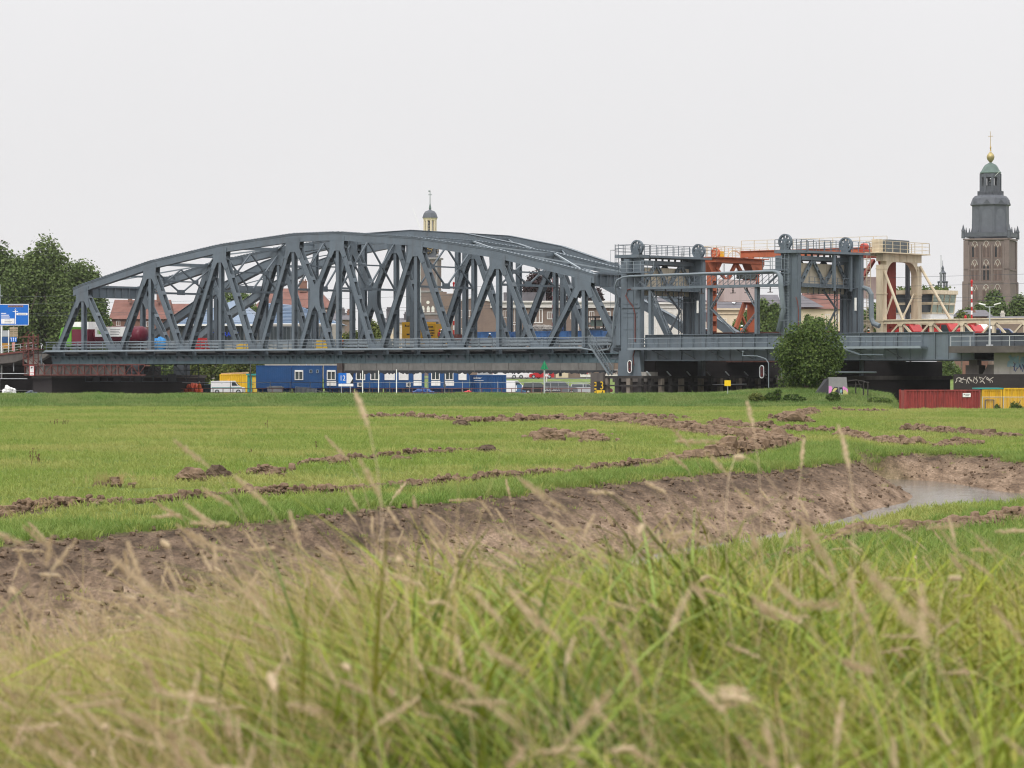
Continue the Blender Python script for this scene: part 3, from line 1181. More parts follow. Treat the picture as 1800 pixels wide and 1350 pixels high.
def near_spread(name, n, y0, y1, seed, coll, nv, smin, smax, power, keep=None, tilt=0.12, label=None):
    x, y = place(n, y0, y1, 0.225, power, seed, 5.0)
    r = np.random.default_rng(seed + 7)
    k = np.ones(len(x), bool) if keep is None else keep(x, y, r)
    x, y = x[k], y[k]
    z = ground(x, y) - 0.01
    rot = np.stack([r.normal(0, tilt, len(x)), r.normal(0, tilt, len(x)), r.normal(0, 0.9, len(x))], 1)
    sc = r.uniform(smin, smax, len(x)) * (0.88 + 0.14 * wob(x, y, 2.5, 3) + 0.12 * wob(x, y, 0.8, 6))
    return scatter(name, np.stack([x, y, z], 1), rot, sc, r.integers(0, nv, len(x)), coll, label)


def qof(x, y): return x / y * F + 900
def dry_here(x, y, r):
    p = np.interp(qof(x, y), [0, 350, 600, 1000, 1800], [1, 0.85, 0.36, 0.12, 0.10])
    return r.random(len(x)) < p * (0.75 + 0.35 * wob(x, y, 1.6, 4))
def green_here(x, y, r):
    p = np.interp(qof(x, y), [0, 350, 700, 1800], [0.5, 0.6, 1, 1])
    return r.random(len(x)) < p
def reed_here(x, y, r):
    return r.random(len(x)) < np.interp(qof(x, y), [0, 400, 700, 1800], [0.15, 0.35, 1, 1]) * (0.6 + 0.5 * wob(x, y, 2.2, 6))


near_spread('tall_grass', 13000, 2.6, 26, 31, c_tall, 6, 0.75, 1.1, 0, green_here)
near_spread('tall_grass_close', 2600, 2.0, 7.0, 36, c_tall, 6, 0.75, 1.05, 1, green_here)
near_spread('reed_grass', 3600, 2.6, 24, 32, c_reed, 5, 0.6, 1.0, 1, reed_here)
near_spread('dry_grass', 9500, 2.6, 24, 33, c_dry, 5, 0.8, 1.1, 0, dry_here)
near_spread('dry_grass_close', 1800, 2.2, 8.0, 37, c_dry, 5, 0.75, 1.0, 1, dry_here)
near_spread('flowering_grass', 620, 3.6, 17, 34, c_stalk, 8, 0.72, 1.05, 1, lambda x, y, r: r.random(len(x)) < np.interp(qof(x, y), [0, 600, 1800], [.9, .7, .55]), 0.1)
near_spread('tall_flowering_grass', 60, 4.6, 12, 39, c_stalk, 8, 0.82, 0.97, 1, None, 0.1)
near_spread('short_flowering_grass', 4200, 3.0, 20, 40, c_stalk, 8, 0.5, 0.82, 1, lambda x, y, r: r.random(len(x)) < np.interp(qof(x, y), [0, 350, 650, 1800], [1, .8, .16, .08]), 0.12)

# straw caught in the spoil lines
def straw(k, n, seed):
    P, wd = RIDGES[k][:2]
    r = np.random.default_rng(seed)
    sx_, sy_ = along(P, r.random(n))
    sx_, sy_ = sx_ + r.normal(0, wd * .4, n), sy_ + r.normal(0, wd * .7, n)
    return sx_, sy_


xs = [straw(k, n, 60 + k) for k, n in ((0, 90), (1, 50), (2, 60), (3, 30), (8, 60), (10, 60), (11, 25), (12, 50), (5, 20))]
x, y = np.concatenate([a for a, _ in xs]), np.concatenate([b for _, b in xs])
r = np.random.default_rng(6)
scatter('straw', np.stack([x, y, ground(x, y) + .03], 1), np.stack([r.normal(0, .5, len(x)), r.normal(0, .5, len(x)), r.uniform(0, 6, len(x))], 1), r.uniform(.25, .55, len(x)), r.integers(0, 5, len(x)), c_dry)
hx, hy = AT(195, 842, F * ZC / (857 - YH)).x, F * ZC / (857 - YH)
x, y = hx + r.normal(0, .35, 26), hy + r.normal(0, .2, 26)
scatter('straw', np.stack([x, y, ground(x, y) + .1], 1), np.stack([r.normal(0, .25, 26), r.normal(0, .25, 26), r.uniform(0, 6, 26)], 1), r.uniform(.35, .6, 26), r.integers(0, 5, 26), c_dry)
# ---------------------------------------------------------------- the road bridge: two trusses, sway frames, deck
P_, A_, W_ = 12.9058, 3.7772, 10.879
NS = [-A_ - 3 * P_, -A_ - 2 * P_, -A_ - P_, -A_, A_, A_ + P_, A_ + 2 * P_, A_ + 3 * P_]
NZ = [11.98, 14.77, 16.6, 17.63, 17.63, 16.6, 14.77, 11.98]
BS = [-A_ - 2.5 * P_, -A_ - 1.5 * P_, -A_ - .5 * P_, A_ + .5 * P_, A_ + 1.5 * P_, A_ + 2.5 * P_]
ZB = 2.25


def brace(mb, a, b, w0, dep=0.66, gap=0.62, pitch=2.3, bat=0.52, t=0.05, start=0.6):
    """A riveted member in the plane of the truss: two side plates tied by batten plates, open slots between."""
    a, b = Vector((a[0], 0, a[1])), Vector((b[0], 0, b[1]))
    d = (b - a)
    L = d.length
    d.normalize()
    nrm = Vector((-d.z, 0, d.x))
    for sgn in (-1, 1):
        o = Vector((0, w0 + sgn * gap / 2, 0))
        mb.beam(a + o, b + o, t, dep, up=nrm)
        for e in (-1, 1):                      # angle flanges along the edges
            oo = Vector((0, w0 + sgn * (gap / 2 + 0.05), 0)) + nrm * (e * (dep / 2 - 0.02))
            mb.beam(a + oo, b + oo, 0.08, 0.035, up=nrm)
    o = Vector((0, w0, 0)) - nrm * (dep / 2 - .03)       # plate added on the far edge to make the slots dark
    mb.beam(a + o, b + o, gap - t - .004, .025, up=nrm)
    n = max(2, int((L - 2 * start) / pitch))
    for k in range(n + 1):
        c = a + d * (start + (L - 2 * start) * k / n)
        o = Vector((0, w0, 0)) + nrm * (dep / 2 - 0.02)
        mb.beam(c - d * bat / 2 + o, c + d * bat / 2 + o, gap - t - 0.01, 0.03, up=nrm)
    return mb


def build_road_truss():
    t = bthing('truss_bridge', 'blue grey arched steel truss road bridge between the left pier and the lift towers', 'truss bridge', 0, 0, 0)
    for sd, w0 in ((-1, 0.0), (1, W_)):
        # top chord
        mb = MB()
        path = [(-44.3, 11.45)] + list(zip(NS, NZ)) + [(44.1, 11.5)]
        for (s0, z0), (s1, z1) in zip(path[:-1], path[1:]):
            mb.poly_y([(s0, z0 - 1.0), (s1, z1 - 1.0), (s1, z1 - 0.04), (s0, z0 - 0.04)], w0 - .34, w0 + .34)
            mb.poly_y([(s0, z0 - 0.04), (s1, z1 - 0.04), (s1, z1 + .03), (s0, z0 + .03)], w0 - .46, w0 + .46)
            mb.poly_y([(s0, z0 - 1.06), (s1, z1 - 1.06), (s1, z1 - 1.0), (s0, z0 - 1.0)], w0 - .42, w0 + .42)
            for e in (-1, 1):
                mb.poly_y([(s0, z0 - .2), (s1, z1 - .2), (s1, z1 - .04), (s0, z0 - .04)], w0 + e * .34, w0 + e * .40)
            L = math.hypot(s1 - s0, z1 - z0)
            for k in range(int(L / .55)):
                q = (k + .5) * .55 / L
                s, z = s0 + (s1 - s0) * q, z0 + (z1 - z0) * q
                for e in (-1, 1):
                    mb.box(s - .13, s + .13, w0 + e * .40 - .05, w0 + e * .40 + .05, z + .02, z + .085)
        part('top_chord', mb, steel, t)
        # bottom chord with its bracketed flange
        mb = MB()
        mb.box(-48.4, 48.0, w0 - .35, w0 + .35, 1.28, 2.24)
        mb.box(-48.4, 48.0, w0 - .95, w0 + .6, 2.24, 2.31)
        mb.box(-48.4, 48.0, w0 - .45, w0 + .45, 1.22, 1.28)
        s = -47.6
        while s < 47.8:
            mb.poly_x([(w0 - .351, 2.239), (w0 - .92, 2.239), (w0 - .351, 1.78)], s - .05, s + .05)
            mb.poly_x([(w0 - .351, 2.239), (w0 - .36, 1.3), (w0 - .40, 1.3), (w0 - .40, 2.239)], s + .58, s + .66)
            s += 1.29
        part('bottom_chord', mb, steel_grn, t)
        for s, z in zip(NS, NZ):                       # posts: H sections
            mb = MB()
            mb.box(s - .23, s + .23, w0 - .33, w0 - .28, ZB, z - 1.0)
            mb.box(s - .23, s + .23, w0 + .28, w0 + .33, ZB, z - 1.0)
            mb.box(s - .03, s + .03, w0 - .279, w0 + .279, ZB, z - 1.0)
            for zz in (5.2, 8.0):
                if zz < z - 1.5: mb.box(s - .22, s + .22, w0 - .278, w0 + .278, zz, zz + .04)
            part('vertical_post', mb, steel, t)
        dg = [((NS[0] - .3, 10.9), (-48.0, 2.3)), ((NS[7] + .3, 10.9), (48.0, 2.3))]
        for k in range(3):
            dg += [((NS[k] + .5, NZ[k] - 1.3), (BS[k] - .45, 2.3)), ((NS[k + 1] - .5, NZ[k + 1] - 1.3), (BS[k] + .45, 2.3))]
            dg += [((NS[7 - k] - .5, NZ[7 - k] - 1.3), (BS[5 - k] + .45, 2.3)), ((NS[6 - k] + .5, NZ[6 - k] - 1.3), (BS[5 - k] - .45, 2.3))]
        for a, b in dg:
            part('diagonal', brace(MB(), a, b, w0), steel, t)
        zc = 9.75
        for a, b in (((NS[3] + .4, 16.4), (-.62, zc + 1.5)), ((NS[4] - .4, 16.4), (.62, zc + 1.5)), ((-.62, zc - 1.5), (-2.9, 2.3)), ((.62, zc - 1.5), (2.9, 2.3))):
            part('diagonal', brace(MB(), a, b, w0), steel, t)
        mb = MB()
        for e in (-1, 1):
            mb.poly_y([(-1.0, zc + 1.9), (-.5, zc + 2.05), (0, zc + 1.3), (.5, zc + 2.05), (1.0, zc + 1.9), (.78, zc + .6), (.78, zc - .6), (1.0, zc - 1.9), (.5, zc - 2.05), (0, zc - 1.3), (-.5, zc - 2.05), (-1.0, zc - 1.9), (-.78, zc - .6), (-.78, zc + .6)], w0 + e * .36 - .025, w0 + e * .36 + .025)
        part('crossing_gusset', mb, steel, t)
        for k, (s, z) in enumerate(zip(NS, NZ)):
            sl = (0.22, 0.18, 0.11, 0.04, -0.04, -0.11, -0.18, -0.22)[k]
            mb = MB()
            for e in (-1, 1):
                pts = [(s - 1.25, z - .55 - 1.25 * sl), (s + 1.25, z - .55 + 1.25 * sl), (s + 1.15, z - 2.0), (s + 1.5, z - 3.05), (s + .95, z - 3.25), (s + .42, z - 2.35),
                       (s - .42, z - 2.35), (s - .95, z - 3.25), (s - 1.5, z - 3.05), (s - 1.15, z - 2.0)]
                mb.poly_y(pts, w0 + e * .385 - .02, w0 + e * .385 + .02)
            part('gusset_plate', mb, steel, t)
        for s in BS + [-47.6, 47.4]:
            mb = MB()
            for e in (-1, 1):
                r = 1.5 if abs(s) < 46 else .9
                mb.poly_y([(s - r, 1.6), (s + r, 1.6), (s + r, 2.5), (s + r * .75, 3.75), (s + r * .3, 3.85), (s, 3.3), (s - r * .3, 3.85), (s - r * .75, 3.75), (s - r, 2.5)], w0 + e * .385 - .02, w0 + e * .385 + .02)
            part('gusset_plate', mb, steel, t)
    # sway frames between the two trusses
    for k in range(1, 7):
        s, zt = NS[k], NZ[k] - 1.0
        zb, mid, q = 10.6, W_ / 2, W_ / 4
        zq = (zt + zb) / 2
        mb = MB()
        mb.beam((s, .3, zb), (s, W_ - .3, zb), .28, .26)
        f = part('sway_frame', mb, steel, t)
        for a, b in (((.3, zt), (mid, zb)), ((W_ - .3, zt), (mid, zb)), ((mid, zt), (.3, zb)), ((mid, zt), (W_ - .3, zb)), ((q, zq), (W_ - q, zq))):
            mb = MB()
            mb.beam((s, a[0], a[1]), (s, b[0], b[1]), .20, .17)
            part('strut', mb, steel, f)
        for (w, z, r) in ((mid, zb + .15, .62), (q, zq, .45), (W_ - q, zq, .45)):
            mb = MB()
            mb.box(s - .115, s + .115, w - r, w + r, z - r * .55, z + r * .55)
            part('gusset_plate', mb, steel, f)
    for k in (0, 7):                                     # portals
        s, z = NS[k], NZ[k]
        mb = MB()
        mb.box(s - .06, s + .06, .3, W_ - .3, z - 1.75, z - .4)
        mb.box(s - .3, s + .3, .3, W_ - .3, z - .4, z - .34)
        mb.box(s - .3, s + .3, .3, W_ - .3, z - 1.81, z - 1.75)
        for j in range(1, 8):
            w = W_ * j / 8
            mb.box(s - .28, s + .28, w - .04, w + .04, z - 1.749, z - .401)
        part('portal_beam', mb, steel, t)
    for k in range(8):                                   # bracing in the plane of the top chords
        mb = MB()
        mb.beam((NS[k], .4, NZ[k] - .35), (NS[k], W_ - .4, NZ[k] - .35), .3, .42)
        part('top_strut', mb, steel, t)
        if k < 7:
            for a, b in ((0, W_), (W_, 0)):
                mb = MB()
                dz = .012 if a else 0
                mb.beam((NS[k] + .2, .4 if a == 0 else W_ - .4, NZ[k] - .2 + dz), (NS[k + 1] - .2, W_ - .4 if b else .4, NZ[k + 1] - .2 + dz), .24, .17)
                part('lateral_brace', mb, steel_lt, t)
            mb = MB()
            m0, z0 = (NS[k] + NS[k + 1]) / 2, (NZ[k] + NZ[k + 1]) / 2
            mb.beam((m0, .4, z0 - .42), (m0, W_ - .4, z0 - .42), .2, .25)
            part('top_strut', mb, steel, t)
    # deck
    mb = MB()
    mb.box(-48.3, 48.2, .5, W_ - .5, 2.62, 2.92)
    part('deck_slab', mb, asphalt, t)
    for k in range(16):
        s = -48.0 + k * 96.0 / 15
        mb = MB()
        mb.box(s - .04, s + .04, .36, W_ - .36, 1.45, 2.6)
        mb.box(s - .2, s + .2, .36, W_ - .36, 1.39, 1.45)
        part('floor_beam', mb, steel_dk, t)
        mb = MB()
        mb.box(s - .05, s + .05, -1.85, -.39, 2.62, 2.90)
        mb.poly_x([(-.39, 2.619), (-1.7, 2.619), (-.39, 2.32)], s - .05, s + .05)
        part('walkway_bracket', mb, steel_dk, t)
    mb = MB()
    for w in (2.2, 4.3, 6.5, 8.6): mb.box(-48.2, 48.2, w - .12, w + .12, 2.2, 2.6)
    part('stringers', mb, steel_dk, t)
    mb = MB()
    mb.box(-48.2, 43.6, -1.9, -.5, 2.92, 3.04)
    part('walkway', mb, steel, t)
    mb = MB()
    mb.box(-48.2, 43.6, -1.96, -1.9, 2.84, 3.09)
    part('walkway_edge', mb, steel_lt, t)
    # outer handrail
    for z, r in ((4.17, .045), (3.82, .028), (3.46, .028)):
        mb = MB()
        mb.tube([(-48.1, -1.84, z), (47.0, -1.84, z)], r, 6)
        part('handrail', mb, steel_lt, t)
    pm = mesh_of(MB().box(-.03, .03, -.03, .03, 0, 1.08), 'handrail_post', steel)
    s = -48.0
    while s < 47:
        inst('handrail_post', pm, t, (s, -1.80, 3.05))
        s += 1.95
    # guard rails along the carriageway
    for w in (1.1, W_ - 1.1):
        mb = MB()
        for z in (3.45, 3.85):
            mb.box(-48, 48, w - .05, w + .05, z - .1, z + .1)
        mb.tube([(-48, w, 4.15), (48, w, 4.15)], .04, 5)
        for k in range(40): mb.box(-47.5 + k * 2.43, -47.4 + k * 2.43, w + .051, w + .12, 2.9, 4.15)
        part('guard_rail', mb, steel_lt, t)
    mb = MB()
    for z, r in ((4.17, .045), (3.82, .028), (3.46, .028)):
        mb.tube([(-48.1, W_ + 1.8, z), (47.0, W_ + 1.8, z)], r, 5)
    part('handrail', mb, steel, t)
    return t


build_road_truss()

# ---------------------------------------------------------------- the railway bridge behind: tied arches
RN, RF = 16.0, 25.0
RL = 47.4


def rail_z(s):
    a = abs(s) / RL
    return 4.2 + 13.8 * (1 - a ** 2.05)


def build_rail_arch():
    t = bthing('rail_arch_bridge', 'dark grey tied arch railway bridge standing behind the truss road bridge', 'railway bridge', 0, RN, 0)
    sp = [-RL, -43.5] + [S_(q, RN) for q in (381, 467, 555, 640, 726, 818, 912, 1010)] + [43.5, RL]
    for w0 in (RN, RF):
        mb = MB()
        for a, b in zip(sp[:-1], sp[1:]):
            za, zb = rail_z(a), rail_z(b)
            mb.poly_y([(a, za - .55), (b, zb - .55), (b, zb + .5), (a, za + .5)], w0 - .3, w0 + .3)
            mb.poly_y([(a, za + .5), (b, zb + .5), (b, zb + .56), (a, za + .56)], w0 - .42, w0 + .42)
            mb.poly_y([(a, za - .62), (b, zb - .62), (b, zb - .55), (a, za - .55)], w0 - .42, w0 + .42)
        part('arch_rib', mb, steel, t)
        mb = MB()
        mb.box(-RL - .6, RL + .6, w0 - .25, w0 + .25, 1.3, 3.2)
        part('tie_girder', mb, steel_dk, t)
        for px in (381, 467, 555, 640, 726, 818, 912, 1010):
            s = S_(px, RN)
            mb = MB()
            mb.box(s - .3, s + .3, w0 - .28, w0 - .23, 3.2, rail_z(s) - .5)
            mb.box(s - .3, s + .3, w0 + .23, w0 + .28, 3.2, rail_z(s) - .5)
            mb.box(s - .03, s + .03, w0 - .229, w0 + .229, 3.2, rail_z(s) - .5)
            part('hanger', mb, steel, t)
    for px in (381, 1010):
        s = S_(px, RN)
        z = rail_z(s)
        mb = MB()
        mb.box(s - .25, s + .25, RN + .3, RF - .3, z - .2, z + .8)
        part('portal_beam', mb, steel, t)
    for px in (467, 555, 640, 726, 818, 912):
        s = S_(px, RN)
        z = rail_z(s)
        mb = MB()
        mb.beam((s, RN + .3, z), (s, RF - .3, z), .25, .35)
        part('top_strut', mb, steel, t)
    hs = [S_(q, RN) for q in (381, 467, 555, 640, 726, 818, 912, 1010)]
    for a, b in zip(hs[:-1], hs[1:]):
        for e, (u, v) in enumerate(((RN + .3, RF - .3), (RF - .3, RN + .3))):
            mb = MB()
            mb.beam((a, u, rail_z(a) + .02 * e), (b, v, rail_z(b) + .02 * e), .16, .13)
            part('lateral_brace', mb, steel, t)
    mb = MB()
    mb.box(-RL, RL, RN + .3, RF - .3, 2.2, 2.6)
    part('deck', mb, steel_dk, t)
    ball = mat('track_ballast', (0.13, 0.10, 0.08), rough=1, var=0.4, scale=4)
    mb = MB()
    mb.box(-RL, RL, RN + 1, RF - 1, 2.6, 2.95)
    part('ballast', mb, ball, t)
    rail_m = mat('rail_steel', (0.16, 0.10, 0.08), rough=0.6, var=0.2)
    mb = MB()
    for w in (18.2, 19.64, 21.6, 23.04): mb.box(-RL, RL, w - .04, w + .04, 2.95, 3.1)
    part('track_rails', mb, rail_m, t)
    mb = MB()
    for w in (15.2,):
        for z in (3.5, 3.9, 4.25): mb.box(-RL, RL, w - .03, w + .03, z - .03, z + .03)
        for k in range(48): mb.box(-RL + k * 2, -RL + k * 2 + .05, w + .031, w + .08, 3.0, 4.25)
        mb.box(-RL, RL, w - .1, 15.74, 2.9, 3.0)
    part('guard_rail', mb, rust, t)
    return t


build_rail_arch()
# ---------------------------------------------------------------- lift towers of the road bridge
def rails_b(parent, pts, h, m, step=1.6, n=3, r=0.03, name='railing', closed=False):
    """A railing along a path in bridge coordinates: one part, posts and rails."""
    mb = MB()
    P = [Vector(p) for p in pts]
    if closed: P.append(P[0])
    for a, b in zip(P[:-1], P[1:]):
        L = (b - a).length
        if L < .05: continue
        for k in range(n):
            z = h * (k + 1) / n
            mb.beam(a + Vector((0, 0, z)), b + Vector((0, 0, z)), 2 * r if k == n - 1 else 1.4 * r, 2 * r if k == n - 1 else 1.4 * r)
        q = max(1, round(L / step))
        for k in range(q + 1):
            c = a.lerp(b, k / q)
            mb.box(c.x - r, c.x + r, c.y - r, c.y + r, c.z, c.z + h - r)
    return part(name, mb, m, parent)


def sheave(parent, s, w, z, r, m, thick=.34, name='sheave_wheel'):
    """A rope wheel with its rim, hub and eight wide spokes that leave round holes."""
    mb = MB()
    n = 32
    for (r0, r1, t) in ((.80 * r, r, thick), (.16 * r, .40 * r, thick * .7)):
        o = len(mb.v)
        for k in range(n):
            a = 2 * math.pi * k / n
            ca, sa = math.cos(a), math.sin(a)
            for rr, y in ((r0, -t / 2), (r1, -t / 2), (r1 * (.95 if t == thick else 1), 0), (r1, t / 2), (r0, t / 2)):
                mb.v.append((s + rr * ca, w + y, z + rr * sa))
        for k in range(n):
            for j in range(5):
                a, b = o + k * 5 + j, o + k * 5 + (j + 1) % 5
                c, d = o + ((k + 1) % n) * 5 + (j + 1) % 5, o + ((k + 1) % n) * 5 + j
                mb.f.append((a, b, c, d))
    mb.lathe([(.16 * r, -thick * .5), (.16 * r, thick * .5)], 12, (s, w, z), 'y')
    for k in range(8):
        a = 2 * math.pi * (k + .5) / 8
        d, q = Vector((math.cos(a), 0, math.sin(a))), Vector((-math.sin(a), 0, math.cos(a)))
        c = Vector((s, w, z))
        pr = [(.39, .15), (.5, .11), (.66, .125), (.81, .26)]
        vs = []
        for e in (-.06, .06):
            for rr, hw in pr: vs.append(c + d * rr * r + q * hw * r + Vector((0, e, 0)))
            for rr, hw in reversed(pr): vs.append(c + d * rr * r - q * hw * r + Vector((0, e, 0)))
        fs = [tuple(range(8)), tuple(range(15, 7, -1))] + [(i, i + 8, (i + 1) % 8 + 8, (i + 1) % 8) for i in range(8)]
        mb.add(vs, fs)
    return part(name, mb, m, parent)


def portal_truss(t, s, w0, w1, zt, zb, m, dep=.36):
    mb = MB()
    mb.box(s - .2, s + .2, w0, w1, zt - .22, zt + .22)
    part('top_beam', mb, m, t)
    mb = MB()
    mb.box(s - .2, s + .2, w0, w1, zb - .2, zb + .2)
    part('bottom_beam', mb, m, t)
    n = 4
    xs = [w0 + (w1 - w0) * k / n for k in range(n + 1)]
    for k in range(n):
        a, b = ((xs[k], zb + .1), (xs[k + 1], zt - .1)) if k % 2 == 0 else ((xs[k], zt - .1), (xs[k + 1], zb + .1))
        mb = MB()
        A, B = Vector((s, a[0], a[1])), Vector((s, b[0], b[1]))
        d = (B - A).normalized()
        nn = Vector((0, -d.z, d.y))
        for e in (-1, 1): mb.beam(A + nn * e * dep / 2, B + nn * e * dep / 2, .22, .08, up=nn)
        L = (B - A).length
        for j in range(4):
            c = A + d * L * (j + .5) / 4
            mb.beam(c - d * .22, c + d * .22, .18, dep - .09, up=nn)
        part('diagonal', mb, m, t)


def lift_tower(label, n0, n1, f0, f1, z_near, ws, wheel_s, front_balcony, tower):
    t = bthing('lift_tower', label, 'lift tower', (n0 + n1) / 2, 0, 0, 'steel towers of the road lift bridge')
    zt = 13.6
    for (a, b, w0, base) in ((n0, n1, -.6, -.5), (f0, f1, 10.0, -.5)):
        mb = MB()
        mb.box(a, b, w0, w0 + .8, base, zt - .1)
        # recessed guide on the inner side and plate joints
        mb.box(b, b + .12, w0 + .1, w0 + .7, base, zt - .6)
        for z in (1.6, 4.4, 7.4, 10.3): mb.box(a - .02, b + .02, w0 - .03, w0 + .81, z, z + .12)
        for q in (.33, .66): mb.box(a + (b - a) * q - .03, a + (b - a) * q + .03, w0 - .06, w0, base, zt - .3)
        c = part('column', mb, steel if w0 < 5 else steel, t)
        if w0 > 5:
            mb = MB()
            for q in (.12, .45, .62, .9): mb.box(a + (b - a) * q - .09, a + (b - a) * q + .09, w0 - .16, w0 - .001, 3.0, 9.6)
            part('guide_rails', mb, steel_dk, c)
            mb = MB()
            mb.box(b - .50, b - .25, w0 - .24, w0 - .161, 7.05, 8.5)
            part('light_tube', mb, mat('lamp_white', (.9, .9, .85), rough=.4), c)
    # head platform
    mb = MB()
    mb.box(n0 - .5, n1 + .3, -1.15, .9, zt - .35, zt)
    mb.poly_z([(n0 - .2, .9), (n1 + .5, .9), (f1 + .5, W_ + .6), (f0 + .1, W_ + .6)], zt - .3, zt - .05)
    part('platform', mb, steel, t)
    for s in (n1 - .1,):
        portal_truss(t, s, .25, 10.0, 12.75, 9.75, steel)
    portal_truss(t, n0 + .3, .25, 10.0, 12.75, 9.75, steel_dk)
    rails_b(t, [(n1 + .45, .9, zt), (f1 + .45, W_ + .5, zt)], 1.15, steel, 1.0)
    rails_b(t, [(n1 + .3, .9, zt), (n1 + .3, -1.1, zt), (n0 - .45, -1.1, zt), (n0 - .45, .8, zt), (f0 + .1, W_ + .5, zt)], 1.15, steel, 1.3)
    for k, (s, w) in enumerate(((wheel_s[0], -.15), (wheel_s[1], W_ + .05))):
        sheave(t, s, w, z_near[k], .86, steel)
        mb = MB()
        for e in (-.3, .3):
            mb.poly_y([(s - .55, zt), (s + .55, zt), (s + .18, z_near[k] + .12), (s - .18, z_near[k] + .12)], w + e - .03, w + e + .03)
        part('bearing_block', mb, steel, t)
    return t


t1 = lift_tower('left grey lift tower with a red cable up its front column, beside the truss', 48.2, 50.9, 49.3, 52.0, (14.45, 14.35), 0, (50.2, 50.95), 1, 1)
t2 = lift_tower('right grey lift tower with a caged ladder, rising behind the round bush', 70.3, 72.4, 71.2, 73.8, (14.55, 14.55), 0, (70.6, 71.4), 0, 2)

# pulleys, inspection walkway, insulators and cables inside each portal
for t, s in ((t1, 50.9), (t2, 72.4)):
    for k in range(7):
        w = 1.3 + k * 1.25
        mb = MB()
        mb.lathe([(.12, -.06), (.30, -.06), (.24, 0), (.30, .06), (.12, .06)], 12, (s - .9, w, 12.75), 'x')
        mb.box(s - 1.0, s - .8, w - .08, w + .08, 12.75, 13.25)
        part('pulley', mb, steel_dk, t)
    mb = MB()
    mb.box(s + .2, s + .9, .4, 9.9, 9.5, 9.58)
    for z in (10.1, 10.6): mb.box(s + .86, s + .9, .4, 9.9, z, z + .05)
    for k in range(9): mb.box(s + .85, s + .91, .5 + k * 1.16, .56 + k * 1.16, 9.58, 10.6)
    part('inspection_walkway', mb, steel, t)
    for k in range(9):
        w = .9 + k * 1.1
        mb = MB()
        mb.lathe([(.03, 8.75), (.10, 8.82), (.03, 8.9), (.10, 8.98), (.03, 9.06), (.08, 9.14), (.03, 9.5)], 7, (s + .5, w, 0))
        part('insulator', mb, steel_dk, t)
    mb = MB()
    for z in (8.72, 8.3): mb.tube([(s + .5, .2, z), (s + .5, 5, z - .08), (s + .5, 10.2, z)], .03, 4)
    part('cable', mb, steel_dk, t)
    mb = MB()
    for a, b in (((4.2, 9.3), (6.9, 7.2)), ((6.9, 7.2), (4.6, 4.6))):
        for e in (-.12, .12): mb.beam((s + .3, a[0] + e, a[1]), (s + .3, b[0] + e, b[1]), .08, .1)
    for w in (6.6, 7.1): mb.box(s + .25, s + .35, w - .05, w + .05, 4.4, 9.5)
    for k in range(9): mb.beam((s + .3, 6.6, 4.6 + k * .54), (s + .3, 7.1, 5.1 + k * .54), .04, .04)
    part('lattice_brace', mb, steel_dk, t)

# what only the left tower has
mb = MB()
mb.box(49.0, 52.9, -1.9, -.62, 11.45, 11.6)
p = part('balcony', mb, steel, t1)
rails_b(p, [(49.0, -1.86, 11.6), (52.9, -1.86, 11.6), (52.9, -.7, 11.6)], 1.2, steel_lt, 1.1)
mb = MB()
mb.box(49.2, 49.9, -1.4, -.7, 11.6, 13.1)
part('cabinet', mb, steel, t1)
mb = MB()
mb.poly_y([(47.9, -.4), (51.3, -.4), (51.0, 2.6), (48.1, 2.6)], -.85, -.62)
mb.poly_y([(47.3, 3.2), (48.2, 3.2), (48.2, 7.6), (47.9, 7.6)], -.75, -.1)
part('foot_plate', mb, steel, t1)
mb = MB()
mb.tube([(50.35, -.68, 9.75), (49.3, -.75, 9.6), (49.0, -.75, 8.9), (49.5, -.75, 8.2), (50.0, -.72, 7.7), (50.3, -.70, 6.8), (50.3, -.70, 3.6)], .07, 6)
mb.tube([(50.3, -.9, .9), (50.15, -.9, 1.9), (50.4, -.86, 2.7)], .06, 6)
part('red_cable', mb, rust, t1)
mb = MB()
for z in (5.0, 6.4, 6.9, 7.9): mb.box(48.6, 50.6, -.66, -.60, z, z + .1)
mb.box(48.4, 50.9, -.75, -.6, 7.5, 7.58)
part('brackets', mb, steel, t1)
# ladder left of the tower
mb = MB()
for s in (47.05, 47.55):
    mb.tube([(s, -.2, 4), (s, -.2, 14.9)], .035, 5)
for k in range(36): mb.tube([(47.05, -.2, 4.1 + k * .3), (47.55, -.2, 4.1 + k * .3)], .018, 4)
part('ladder', mb, steel, t1)
mb = MB()
for z in (6, 8, 10, 12.2, 14.2):
    mb.tube([(47.05, -.2, z), (46.85, -.8, z), (47.75, -.8, z), (47.55, -.2, z)], .025, 4)
for s, w in ((46.85, -.8), (47.75, -.8)): mb.tube([(s, w, 6), (s, w, 14.2)], .02, 4)
part('ladder_cage', mb, steel, t1)

